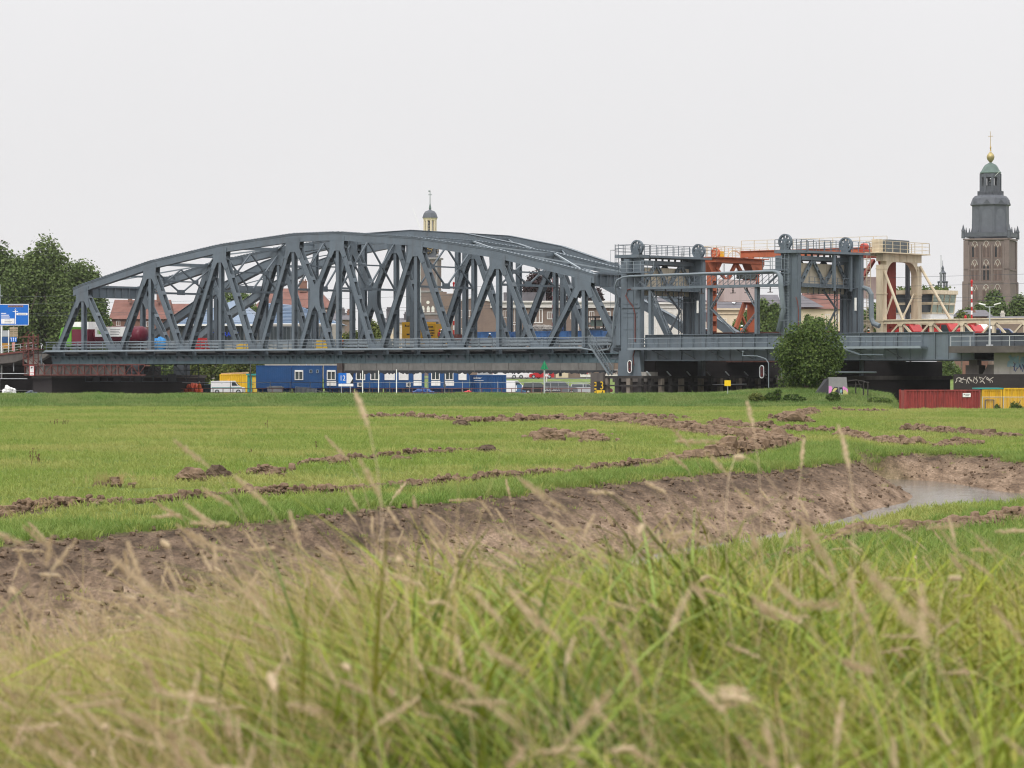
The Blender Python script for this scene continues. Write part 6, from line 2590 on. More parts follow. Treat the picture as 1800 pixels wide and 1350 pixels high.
for q in (1293, 1318):
    mb = MB()
    mb.beam((X(q - 3), 1.4, Zr(533, 1.4)), (X(q + 2), 2.6, Zr(540, 2.6) + 1.2), .5, .06, up=(0, -.6, .8))
    part('skylight', mb, mat('skylight_pane', (.55, .58, .6), rough=.2), t)
t, hw, ze = house('red_roof_house', 'house with a steep red and grey roof and cream wall behind the right grey tower', 'house', 1412, 1500, 530, 543, plaster_c, ridge=510, hip=.12, depth=14, roof_m=roof_rd)
wrow(t, 530, 2, [(1455, 552, 566, 8), (1470, 552, 566, 8)])
chimney(t, 530, 2, 1432, 503, 516, 6, brick_rd)
X = lambda q: (q - 900) / F * 530 - t.location.x
mb = MB()
mb.add([(X(1404), -1, ZC + (YH - 540) * 530 / F - 2), (X(1448), -1, ZC + (YH - 540) * 530 / F - 2), (X(1412), 5, ZC + (YH - 516) * 530 / F - 2), (X(1404), 5, ZC + (YH - 516) * 530 / F - 2)], [(0, 1, 2, 3)])
part('grey_roof_slope', mb, roof_gy, t)
t, hw, ze = house('grey_house', 'grey slate roofs between the trees left of the church tower', 'house', 1690, 1742, 560, 556, brick_rd, ridge=545, hip=.1, depth=10, roof_m=roof_gy)
chimney(t, 560, 2, 1716, 549, 556, 6, brick_rd)
t, hw, ze = house('grey_house', 'low row of roofs at the right edge before the church trees', 'house', 1744, 1830, 555, 560, brick_br, ridge=556, hip=.05, depth=10, roof_m=roof_gy)
chimney(t, 555, 2, 1768, 551, 558, 6, stone_lt)


# ---------------------------------------------------------------- the two towers
def arch_poly(x, z0, z1, wd, n=8, pointed=True):
    """Outline of an arched opening (x, z)."""
    hw = wd / 2
    if pointed:
        h = wd * .85
        pts = [(x + hw, z0), (x + hw, z1 - h)]
        pts += [(x + hw * math.cos(a) * (1 - .15 * math.sin(a)), z1 - h + h * math.sin(a)) for a in [math.pi / 2 * k / 4 for k in range(1, 4)]]
        pts += [(x, z1)]
        pts += [(x - hw * math.cos(a) * (1 - .15 * math.sin(a)), z1 - h + h * math.sin(a)) for a in [math.pi / 2 * k / 4 for k in (3, 2, 1)]]
        pts += [(x - hw, z1 - h), (x - hw, z0)]
        return pts
    pts = [(x + hw, z0)] + [(x + hw * math.cos(math.pi * k / n), z1 - hw + hw * math.sin(math.pi * k / n)) for k in range(n + 1)] + [(x - hw, z0)]
    return pts


YC = 860.0
mpp = YC / F
cxp = 1741.0
hz = lambda p: (YH - p) * mpp + ZC - 2.0       # height above street level
t = thing('church_tower', 'tall brown brick church tower with a grey lantern top, golden ball and cross', 'church tower', ((cxp - 900) * mpp, YC, 2.0), math.radians(-20))
A = 6.15
def tier(h0, h1, a, m, nm):
    mb = MB()
    mb.box(-a, a, -a, a, h0, h1)
    return part(nm, mb, m, t)
tier(-2, hz(497), A + .45, brick_ch, 'lower_stage')
tier(hz(497), hz(475), A + .2, brick_ch, 'middle_stage')
tier(hz(475), hz(421), A, brick_ch, 'upper_stage')
mb = MB()
for h, a in ((hz(497), A + .65), (hz(475), A + .4), (hz(422), A + .5)):
    mb.box(-a, a, -a, a, h - .2, h + .25)
part('string_course', mb, brick_ch, t)
for sx in (-1, 1):
    for sy in (-1, 1):
        mb = MB()
        mb.box(sx * (A - .2) - .9, sx * (A - .2) + .9, sy * (A - .2) - .9, sy * (A - .2) + .9, -2, hz(497))
        mb.box(sx * (A - .3) - .7, sx * (A - .3) + .7, sy * (A - .3) - .7, sy * (A - .3) + .7, hz(497), hz(424))
        part('corner_buttress', mb, brick_ch, t)
for rot in (0, -math.pi / 2):       # front and left faces: niches, tracery, louvres
    c, s = math.cos(rot), math.sin(rot)
    def put(mb_, nm, m, lab=None):
        mb_.v = [(x * c - y * s, x * s + y * c, z) for x, y, z in mb_.v]
        return part(nm, mb_, m, t, lab)
    for (h0, h1, a) in ((hz(468), hz(428), A), (hz(496), hz(456) - 3.4, A + .2)):
        pass
    for stage, (h0, h1, a) in enumerate(((hz(455), hz(425), A), (hz(495), hz(458), A + .02), (hz(530), hz(501), A + .45))):
        for k, x in enumerate((-3.3, 0, 3.3)):
            mb = MB()
            y = -(a + (.18 if stage == 1 and False else 0)) - .2 * (stage == 1)
            mb.poly_y(arch_poly(x, h0, h1, 2.2), y - .12, y - .001)
            n_ = put(mb, 'niche', mat('niche_brick', (.15, .105, .09), rough=.95, var=.2, scale=.5))
            for q in (-.55, .55):
                m2 = MB()
                m2.poly_y(arch_poly(x + q, h0 + .3, h1 - 1.6, .62), y - .16, y - .121)
                m2.v = [(px_ * c - py_ * s, px_ * s + py_ * c, pz_) for px_, py_, pz_ in m2.v]
                part('louvre' if (k != 1) == (stage == 0) or stage == 1 else 'blind_lancet', m2, dark_in if ((stage == 0 and k != 1 and q < 0) or (stage == 1 and k == 1) or (stage == 2 and k == 2)) else mat('niche_deep', (.10, .07, .062), rough=.95), n_)
            m2 = MB()
            pp = arch_poly(x, h1 - 2.2, h1, 1.7)
            for u, v in zip(pp[1:-2], pp[2:-1]):
                m2.beam((u[0], y - .15, u[1]), (v[0], y - .15, v[1]), .1, .14, up=(0, 1, 0))
            m2.beam((x, y - .15, h1 - 1.9), (x - .5, y - .15, h1 - .8), .1, .12, up=(0, 1, 0))
            m2.beam((x, y - .15, h1 - 1.9), (x + .5, y - .15, h1 - .8), .1, .12, up=(0, 1, 0))
            m2.v = [(px_ * c - py_ * s, px_ * s + py_ * c, pz_) for px_, py_, pz_ in m2.v]
            part('tracery', m2, stone_lt, n_)
    for x in (-5.0, -1.65, 1.65, 5.0):
        mb = MB()
        mb.box(x - .25, x + .25, -A - .5, -A - .001, hz(496), hz(432))
        put(mb, 'pilaster', brick_ch)
mb = MB()
a = A + .45
for sgn in (-1, 1):
    mb.box(-a, a, sgn * a - .15, sgn * a + .15, hz(420) + .4, hz(410))
    mb.box(sgn * a - .15, sgn * a + .15, -a + .15, a - .15, hz(420) + .4, hz(410))
for k in range(14):
    u = -a + 2 * a * k / 13
    for sgn in (-1, 1):
        mb.box(u - .12, u + .12, sgn * (a + .16) - .02, sgn * (a + .16) + .02, hz(420) + .4, hz(410))
part('parapet', mb, slate, t)
for sx in (-1, 1):
    for sy in (-1, 1):
        mb = MB()
        mb.lathe([(.55, hz(420)), (.5, hz(408)), (.62, hz(407.5)), (.3, hz(402)), (.06, hz(396))], 6, (sx * a, sy * a, 0))
        part('pinnacle', mb, slate, t)
for sx, sy in ((0, -1), (-1, 0), (1, 0)):
    for q in (-.45, .45):
        mb = MB()
        mb.lathe([(.3, hz(412)), (.28, hz(408)), (.06, hz(400))], 6, ((sx or q) * a if sx else q * a * .8, (sy or q) * a if sy else q * a * .8, 0))
        part('pinnacle', mb, slate, t)
R8 = math.pi / 8
mb = MB()
mb.lathe([(5.45, hz(412)), (5.35, hz(362))], 8, (0, 0, 0), rot=R8)
oc = part('octagon', mb, slate, t)
for k in range(8):
    an = R8 * 2 * k
    mb = MB()
    ap = 5.35 * math.cos(R8) + .03
    pts = arch_poly(0, hz(409), hz(368), 2.9, pointed=False)
    vs = []
    for d in (ap - .05, ap + .07):
        for x, z in pts: vs.append((math.cos(an) * d - math.sin(an) * x, math.sin(an) * d + math.cos(an) * x, z))
    n = len(pts)
    mb.add(vs, [tuple(range(n)), tuple(range(2 * n - 1, n - 1, -1))] + [(i, i + n, (i + 1) % n + n, (i + 1) % n) for i in range(n)])
    part('blind_arch', mb, mat('slate_panel', (.10, .11, .13), rough=.6, var=.15, scale=.5), oc)
mb = MB()
mb.lathe([(5.3, hz(363)), (5.9, hz(361)), (5.85, hz(359)), (5.5, hz(354)), (5.2, hz(349)), (4.6, hz(345)), (3.6, hz(343.5))], 8, (0, 0, 0), rot=R8)
part('bell_roof', mb, slate, t)
for k in range(8):
    an = R8 * 2 * k
    mb = MB()
    d = 5.6 * math.cos(R8)
    cs, sn = math.cos(an), math.sin(an)
    vs = [(cs * (d - .6) - sn * x, sn * (d - .6) + cs * x, z) for x, z in ((-1.4, hz(361)), (1.4, hz(361)), (0, hz(352)))] + [(cs * (d + .3) - sn * x, sn * (d + .3) + cs * x, z) for x, z in ((-1.4, hz(361)), (1.4, hz(361)), (0, hz(352)))]
    mb.add(vs, [(0, 2, 1), (3, 4, 5), (0, 3, 5, 2), (1, 2, 5, 4), (0, 1, 4, 3)])
    part('gablet', mb, slate, t)
mb = MB()
for k in range(8):
    a0, a1 = R8 + R8 * 2 * k, R8 + R8 * 2 * (k + 1)
    p0, p1 = Vector((3.7 * math.cos(a0), 3.7 * math.sin(a0), 0)), Vector((3.7 * math.cos(a1), 3.7 * math.sin(a1), 0))
    for z in (hz(343), hz(337)): mb.beam(p0 + Vector((0, 0, z)), p1 + Vector((0, 0, z)), .2, .22)
    for q in range(7):
        c0 = p0.lerp(p1, q / 7)
        mb.box(c0.x - .09, c0.x + .09, c0.y - .09, c0.y + .09, hz(343), hz(337))
part('balustrade', mb, slate, t)
mb = MB()
for k in range(8):
    an = R8 + R8 * 2 * k
    x, y = 2.75 * math.cos(an), 2.75 * math.sin(an)
    mb.box(x - .36, x + .36, y - .36, y + .36, hz(344), hz(306))
mb.lathe([(2.75, hz(344)), (2.75, hz(327))], 8, (0, 0, 0), rot=R8)
for k in range(8):
    a0, a1 = R8 + R8 * 2 * k, R8 + R8 * 2 * (k + 1)
    p0, p1 = Vector((2.75 * math.cos(a0), 2.75 * math.sin(a0), hz(309))), Vector((2.75 * math.cos(a1), 2.75 * math.sin(a1), hz(309)))
    mb.beam(p0, p1, .5, 1.1)
part('lantern', mb, slate, t)
mb = MB()
mb.lathe([(.7, hz(327)), (.9, hz(325)), (.6, hz(318)), (.1, hz(315))], 10)
part('bell', mb, steel_dk, t)
mb = MB()
mb.lathe([(2.7, hz(306)), (3.15, hz(304.5)), (3.0, hz(303)), (2.5, hz(299)), (2.1, hz(294)), (1.6, hz(290)), (.8, hz(287.5)), (.35, hz(286)), (.25, hz(284))], 16)
part('dome', mb, copper, t, smooth=True)
mb = MB()
mb.lathe([(.15, hz(287)), (.55, hz(284)), (1.0, hz(280)), (1.15, hz(276)), (.95, hz(272)), (.45, hz(268.5)), (.2, hz(267))], 16)
part('golden_ball', mb, mat('weathered_gilding', (.33, .27, .12), rough=.45, metal=.6, var=.25, scale=1.2), t, smooth=True)
mb = MB()
mb.lathe([(.3, hz(266)), (.15, hz(263)), (.26, hz(260)), (.09, hz(256)), (.06, hz(231))], 8)
mb.box(-.7, .7, -.06, .06, hz(240), hz(239.2))
part('cross', mb, gold, t)
mb = MB()
mb.beam((0, -1.2, hz(320)), (3.2, -3.2, hz(303)), .08, .08)
part('flag_pole', mb, white, t)

# the clock tower behind the truss
YW = 880.0
mpp = YW / F
hz = lambda p: (YH - p) * mpp + ZC - 2.0
t = thing('clock_tower', 'slim tower with a gilded clock and cream open belfry rising behind the truss arch', 'clock tower', ((756 - 900) * mpp, YW, 2.0), math.radians(-12))
mb = MB()
mb.box(-3.0, 3.0, -3.0, 3.0, -2, hz(515))
part('base_storey', mb, brick_ch, t)
mb = MB()
mb.box(-2.75, 2.75, -2.75, 2.75, hz(515), hz(456))
part('shaft', mb, brick_ch, t)
mb = MB()
for h, a in ((hz(455), 3.25), (hz(513), 3.2), (hz(552), 3.3)):
    mb.box(-a, a, -a, a, h - .25, h + .3)
part('cornice', mb, mat('tower_stone_grey', (.22, .21, .21), rough=.9, var=.15), t)
for sx in (-1, 1):
    mb = MB()
    mb.lathe([(.35, hz(455)), (.25, hz(453)), (.5, hz(451)), (.35, hz(449)), (.1, hz(447))], 8, (sx * 2.9, -2.9, 0))
    part('urn', mb, MATS['tower_stone_grey'], t)
    mb = MB()
    mb.box(sx * 2.6 - .25, sx * 2.6 + .25, -2.95, -2.7, hz(514), hz(457))
    part('pilaster', mb, MATS['tower_stone_grey'], t)
mb = MB()
mb.box(-2.1, 2.1, -2.1, 2.1, hz(454), hz(425))
part('clock_stage', mb, slate, t)
for rot in (0, math.pi / 2):
    mb = MB()
    mb.lathe([(1.5, -.1), (1.5, 0)], 28, (.0, -2.25, hz(438)), 'y')
    cs, sn = math.cos(rot), math.sin(rot)
    mb.v = [(x * cs - y * sn, x * sn + y * cs, z) for x, y, z in mb.v]
    cf = part('clock_face', mb, mat('clock_black', (.015, .015, .02), rough=.4), t)
    mb = MB()
    for k in range(12):
        a = math.pi * k / 6
        p, q = Vector((math.sin(a) * 1.05, -2.4, hz(438) + math.cos(a) * 1.05)), Vector((math.sin(a) * 1.36, -2.4, hz(438) + math.cos(a) * 1.36))
        mb.beam(p, q, .16, .05, up=(0, 1, 0))
    mb.beam((0, -2.42, hz(438)), (1.1, -2.42, hz(438) - .25), .16, .05, up=(0, 1, 0))
    mb.beam((0, -2.43, hz(438)), (-.75, -2.43, hz(438) + .55), .16, .05, up=(0, 1, 0))
    mb.v = [(x * cs - y * sn, x * sn + y * cs, z) for x, y, z in mb.v]
    part('numerals_and_hands', mb, gold, cf)
mb = MB()
for k in range(8):
    an = R8 + R8 * 2 * k
    x, y = 1.65 * math.cos(an), 1.65 * math.sin(an)
    mb.box(x - .26, x + .26, y - .26, y + .26, hz(426), hz(385))
mb.lathe([(2.0, hz(426)), (2.0, hz(420))], 8, rot=R8)
mb.lathe([(1.9, hz(388)), (2.05, hz(385)), (2.25, hz(383))], 8, rot=R8)
part('belfry', mb, cream, t)
mb = MB()
for k in range(6):
    mb.lathe([(.5, hz(416 - k * 5)), (.62, hz(414.5 - k * 5)), (.4, hz(412.5 - k * 5))], 10)
part('carillon_bells', mb, steel_dk, t)
mb = MB()
mb.lathe([(2.3, hz(383.2)), (2.15, hz(380)), (1.85, hz(375)), (1.35, hz(371.5)), (.5, hz(369.5)), (.3, hz(368))], 8, rot=R8)
part('dome', mb, slate, t)
mb = MB()
mb.lathe([(.25, hz(369)), (.4, hz(366)), (.12, hz(358)), (.1, hz(336))], 8)
mb.box(-.6, .6, -.05, .05, hz(343), hz(342))
mb.box(-.5, .1, -.04, .04, hz(337), hz(335))
part('spire_and_vane', mb, copper, t)
mb = MB()
for q in (-1.4, .2, 1.6): mb.poly_y(arch_poly(q, hz(549), hz(538), .9), -3.08, -3.001)
mb.lathe([(.5, 0), (.5, .06)], 12, (.1, -3.06, hz(532)), 'y')
part('white_openings', mb, plaster, t)
mb = MB()
mb.add([(-4.5, -4.5, hz(566)), (7, -4.5, hz(566)), (3, 0, hz(553)), (-3, 0, hz(553))], [(0, 1, 2, 3)])
part('lean_to_roof', mb, roof_gy, t)

# small grey spire far behind the cabin
YS = 900.0
mpp = YS / F
hz = lambda p: (YH - p) * mpp + ZC - 2.0
t = thing('lantern_spire', 'small grey lantern spire behind the bridge keeper cabin roof', 'spire', ((1657 - 900) * mpp, YS, 2.0))
mb = MB()
mb.box(-1.6, 1.6, -1.6, 1.6, -2, hz(508))
part('shaft', mb, brick_ch, t)
mb = MB()
for k in range(8):
    an = R8 + R8 * 2 * k
    mb.box(1.35 * math.cos(an) - .15, 1.35 * math.cos(an) + .15, 1.35 * math.sin(an) - .15, 1.35 * math.sin(an) + .15, hz(508), hz(496))
    mb.box(.8 * math.cos(an) - .1, .8 * math.cos(an) + .1, .8 * math.sin(an) - .1, .8 * math.sin(an) + .1, hz(494), hz(481))
mb.lathe([(1.6, hz(497)), (1.75, hz(495)), (1.2, hz(494))], 8, rot=R8)
mb.lathe([(1.0, hz(481.5)), (1.1, hz(480)), (.6, hz(477)), (.35, hz(474)), (.4, hz(471)), (.08, hz(466)), (.06, hz(458))], 8, rot=R8)
part('lantern', mb, slate, t)
mb = MB()
mb.tube([AT(1654, 600, 640), AT(1654, 450, 640)], .09, 6)
mb.lathe([(.14, AT(0, 450, 640).z), (.14, AT(0, 449, 640).z)], 8, (AT(1654, 450, 640).x, 640, 0))
solo('flag_pole', mb, galv, 'thin bare flag pole beside the small grey spire', 'flag pole')
mb = MB()
mb.tube([AT(740, 600, 700), AT(738.5, 400, 700), AT(725, 365, 700)], [.12, .06, .04], 5)
solo('antenna_pole', mb, white, 'thin leaning white pole left of the clock tower top', 'pole')
# ---------------------------------------------------------------- cabins, containers and vehicles on the quay
def PXL(Y, x0): return lambda q: (q - 900) / F * Y - x0
def ZPL(Y, z0): return lambda p: ZC + (YH - p) * Y / F - z0


QZ = -0.25
YCAB = 432.0
CABG = 'blue site cabins on the quay'


def cabin(label, p0, p1, wins, panels=(), acs=(), small=(), y=YCAB, vents=()):
    x0, x1 = (p0 - 900) / F * y, (p1 - 900) / F * y
    cx, hw = (x0 + x1) / 2, (x1 - x0) / 2
    t = thing('site_cabin', label, 'site cabin', (cx, y, QZ), 0, CABG)
    X, Z = PXL(y, cx), ZPL(y, QZ)
    z0, z1 = Z(683), Z(642.5)
    mb = MB()
    mb.box(-hw + .06, hw - .06, .06, 2.6, z0 + .14, z1 - .14)
    n = int(hw * 2 / .3)
    for k in range(n):                                    # profiled sheet
        u = -hw + .12 + k * (2 * hw - .24) / n
        mb.box(u, u + .15, .03, .059, z0 + .2, z1 - .2)
    part('wall', mb, blue_p, t)
    mb = MB()
    for z in (z0, z1 - .16): mb.box(-hw, hw, 0, 2.65, z, z + .16)
    for u in (-hw, hw - .14): mb.box(u, u + .14, -.001, .14, z0 + .16, z1 - .16)
    part('frame', mb, mat('blue_cabin_frame', (.010, .055, .18), rough=.5, var=.1), t)
    mb = MB()
    for u in (-hw + .3, 0, hw - .3): mb.box(u - .12, u + .12, .3, .6, .0, z0)
    part('support_leg', mb, steel_dk, t)
    mb = MB()
    mb.box(-hw + .1, hw - .1, .7, 2.3, .0, z0)
    part('plinth', mb, MATS['blue_cabin_frame'], t)
    for a, b, shut in wins:
        w, h = (b - a) * y / F, Z(651) - Z(668)
        f = window(t, X((a + b) / 2), (Z(651) + Z(668)) / 2, w, h, -.02, 0 if shut else 1)
        mb = MB()
        if shut:
            for k in range(9): mb.box(X(a) + .08, X(b) - .08, -.06 - .008 * (k % 2), -.02, Z(668) + .1 + k * (h - .2) / 9, Z(668) + .1 + (k + .94) * (h - .2) / 9)
            part('roller_shutter', mb, white, f)
        else:
            mb.box(X(a) + .05, X(b) - .05, -.12, -.085, Z(653.5), Z(650.5))
            part('shutter_box', mb, white, f)
            mb = MB()
            mb.box(X(a) + .12, X(a) + .3, .02, .03, Z(667), Z(654))
            mb.box(X(b) - .32, X(b) - .14, .02, .03, Z(667), Z(654))
            part('curtain', mb, mat('curtain', (.4, .38, .36), rough=.9), f)
    for a, b in panels:
        mb = MB()
        mb.box(X(a), X(b), -.03, .02, Z(678), Z(669.5))
        part('notice_board', mb, white, t)
    for a, b in acs:
        mb = MB()
        mb.box(X(a), X(b), -.35, .02, Z(680), Z(672))
        a_ = part('air_conditioner', mb, mat('ac_grey', (.5, .5, .48), rough=.5), t)
        mb = MB()
        mb.lathe([(.22, -.02), (.22, 0)], 12, ((X(a) + X(b)) / 2 + .08, -.36, (Z(672) + Z(680)) / 2), 'y')
        part('fan_grille', mb, steel_dk, a_)
    for a, b in small:
        window(t, X((a + b) / 2), (Z(649.5) + Z(656)) / 2, (b - a) * y / F, .5, -.02, 0, steel_blue_grey, glass)
    for v in vents:
        mb = MB()
        mb.tube([(X(v), .5, z1), (X(v), .5, z1 + .35)], .06, 6)
        part('vent_pipe', mb, galv, t)
    return t


steel_blue_grey = mat('grey_blue_frame', (.2, .26, .32), rough=.5)
cabin('plain blue cabin wall at the left end of the cabin row beside the yellow hut', 450, 512, [])
cabin('blue cabin with one white window and two small grey ones', 512.5, 566, [(518, 533, 0)], (), (), ((544, 549), (556, 560)), vents=(525, 538, 546, 551))
cabin('blue cabin right behind the 12 sign, white notice under its window', 569, 622, [(574.5, 590, 0)], [(574.5, 591)], (), vents=(585, 601))
cabin('blue cabin with two white framed windows just right of the 12 sign', 622.5, 673, [(625.5, 642, 0), (651, 667, 0)], (), [(628, 636)])
cabin('blue cabin with three closed white shutters', 673.5, 746, [(676, 694, 1), (701, 718, 1), (727, 741, 1)], [(727, 741)], [(714, 722)])
cabin('rightmost blue cabin, two windows with notices and one closed shutter', 753, 825.5, [(758, 773, 0), (782.5, 797, 0), (806, 820, 1)], [(758, 774), (782.5, 798)])


def container(label, p0, p1, y, ptop, pbot, z0, m, group, depth=2.44, rot=0.0, doors=None, left_end=0):
    x0, x1 = (p0 - 900) / F * y, (p1 - 900) / F * y
    cx, hw = (x0 + x1) / 2, (x1 - x0) / 2
    t = thing('shipping_container', label, 'container', (cx, y, z0), rot, group)
    Z = ZPL(y, z0)
    h0, h1 = Z(pbot), Z(ptop)
    n = max(8, int(hw * 2 / .28))
    pts = []
    for k in range(n):                                      # corrugated long wall
        u, d = -hw + .14 + k * (2 * hw - .28) / n, (2 * hw - .28) / n
        pts += [(u, .03), (u + d * .3, .03), (u + d * .5, .10), (u + d * .8, .10)]
    mb = MB()
    vs = [(a, b, h0 + .14) for a, b in pts] + [(a, b, h1 - .12) for a, b in pts]
    q = len(pts)
    mb.add(vs, [(k, k + 1, k + 1 + q, k + q) for k in range(q - 1)])
    mb.box(-hw + .1, hw - .1, .11, depth, h0 + .1, h1 - .06)
    part('corrugated_wall', mb, m, t)
    mb = MB()
    for u in (-hw, hw - .15): mb.box(u, u + .15, 0, .15, h0, h1)
    for u in (-hw, hw - .15): mb.box(u, u + .15, depth - .15, depth, h0, h1)
    mb.box(-hw + .15, hw - .15, 0, .1, h1 - .12, h1)
    mb.box(-hw + .15, hw - .15, 0, .1, h0, h0 + .15)
    part('frame', mb, m, t)
    return t, cx, hw, h0, h1


t, cx, hw, h0, h1 = container('dark blue shipping container with white lettering right of the blue cabins', 826, 890, 434, 659, 692, QZ, blue_p, 'containers on the quay')
X, Z = PXL(434, cx), ZPL(434, QZ)
text('lettering', 'deBoer', .42, white, t, (X(839), -.02, Z(664.5)), ext=.004)
mb = MB()
mb.box(X(833), X(850), -.012, -.004, Z(669.4), Z(668.8))
part('line', mb, white, t)
mb = MB()
for q in (858, 864, 884): mb.box(X(q) - .03, X(q) + .03, -.06, .0, h0 + .2, h1 - .2)
part('locking_bars', mb, blue_p, t)

t, cx, hw, h0, h1 = container('yellow corrugated container behind the white van', 386, 434, 447, 658, 692, QZ, yellow_p, 'containers on the quay')
mb = MB()
X, Z = PXL(447, cx), ZPL(447, QZ)
mb.beam((X(388), .6, Z(657.2)), (X(437), .5, Z(655)), .5, .22)
mb.beam((X(392), 1.2, Z(657)), (X(434), 1.2, Z(656)), .4, .2)
solo('plank_stack', mb, wood_new, 'stack of light timber planks on top of the yellow container', 'timber', (cx, 447, QZ))

# yellow hut
yh = 438.0
x0, x1 = (434 - 900) / F * yh, (492 - 900) / F * yh
cx, hw = (x0 + x1) / 2, (x1 - x0) / 2
t = thing('site_hut', 'yellow hut with teal roof edge, teal shutters and teal door', 'hut', (cx, yh, QZ))
X, Z = PXL(yh, cx), ZPL(yh, QZ)
mb = MB()
mb.box(-hw + .1, hw - .1, 0, 2.4, .15, Z(660))
part('wall', mb, mat('hut_yellow', (.68, .47, .06), rough=.6, var=.06, dirt=(.4, .28, .06), dirt_amt=.3, streak=1), t)
mb = MB()
mb.box(-hw - .1, hw + .15, -.25, 2.6, Z(660), Z(657))
part('roof', mb, teal_p, t)
mb = MB()
mb.box(X(435), X(443), -.06, -.001, .2, Z(660.5))
d_ = part('door', mb, teal_p, t)
mb = MB()
mb.box(X(442), X(446), -.12, -.061, Z(675.6), Z(675))
part('door_handle', mb, black, d_)
f = window(t, X(463), (Z(664.5) + Z(676)) / 2, 9 * yh / F, Z(664.5) - Z(676), -.03, 1, white, glass, .5)
for a, b in ((452.5, 458), (468, 474)):
    mb = MB()
    mb.box(X(a), X(b), -.08, -.001, Z(676.5), Z(664))
    for k in range(6): mb.box(X(a) + .05, X(b) - .05, -.1, -.081, Z(676) + k * .16, Z(676) + k * .16 + .09)
    part('shutter', mb, teal_p, t)
mb = MB()
mb.box(X(480), X(488), -.04, -.001, Z(671), Z(662))
n_ = part('notice_board', mb, white, t)
mb = MB()
mb.box(X(481), X(483), -.046, -.041, Z(668), Z(666))
part('notice_mark', mb, teal_p, n_)
mb = MB()
mb.box(X(490.5), X(492), -.08, -.001, .2, Z(660))
part('corner_post', mb, teal_p, t)

# waste skip, grating, poles lying about
mb = MB()
mb.poly_y([(-1.0, .25), (1.0, .25), (1.2, 1.0), (-1.15, 1.0)], 0, 1.3)
mb.box(-1.2, 1.25, -.05, 1.35, 1.0, 1.08)
mb.poly_y([(-.9, 1.081), (1.0, 1.081), (.9, 1.2), (-.8, 1.2)], .1, 1.2)
for a in (-.8, .8): mb.lathe([(.12, -.05), (.12, .05)], 8, (a, .3, .12), 'y')
solo('waste_container', mb, mat('skip_grey', (.16, .16, .165), rough=.6, var=.2), 'grey wheeled waste container against the right end of the yellow hut', 'waste container', ((483 - 900) / F * 430, 430, QZ))
mb = MB()
fr = [(-1.45, 0.0), (1.45, 0.05), (1.2, 1.0), (-1.4, 1.25)]
for u, v in zip(fr, fr[1:] + fr[:1]): mb.beam((u[0], 0, u[1]), (v[0], 0, v[1]), .06, .06)
for k in range(17):
    a = -1.42 + k * .17
    mb.box(a, a + .12, .02, .04, .05 + .0 * k, 1.18 - .08 * k / 8)
solo('steel_grating', mb, galv, 'grey steel grating panel leaning in front of the plain blue cabin', 'grating', ((538 - 900) / F * 400, 400, QZ), 0)
mb = MB()
mb.beam((0, 0, .75), (2.1, .2, .05), .09, .07)
mb.beam((.1, .3, .7), (1.6, .5, .55), .09, .07)
mb.beam((.1, .6, .2), (1.9, .6, .02), .09, .07)
solo('loose_pipes', mb, galv, 'loose grey pipes lying right of the steel grating', 'pipes', ((556 - 900) / F * 401, 401, QZ))


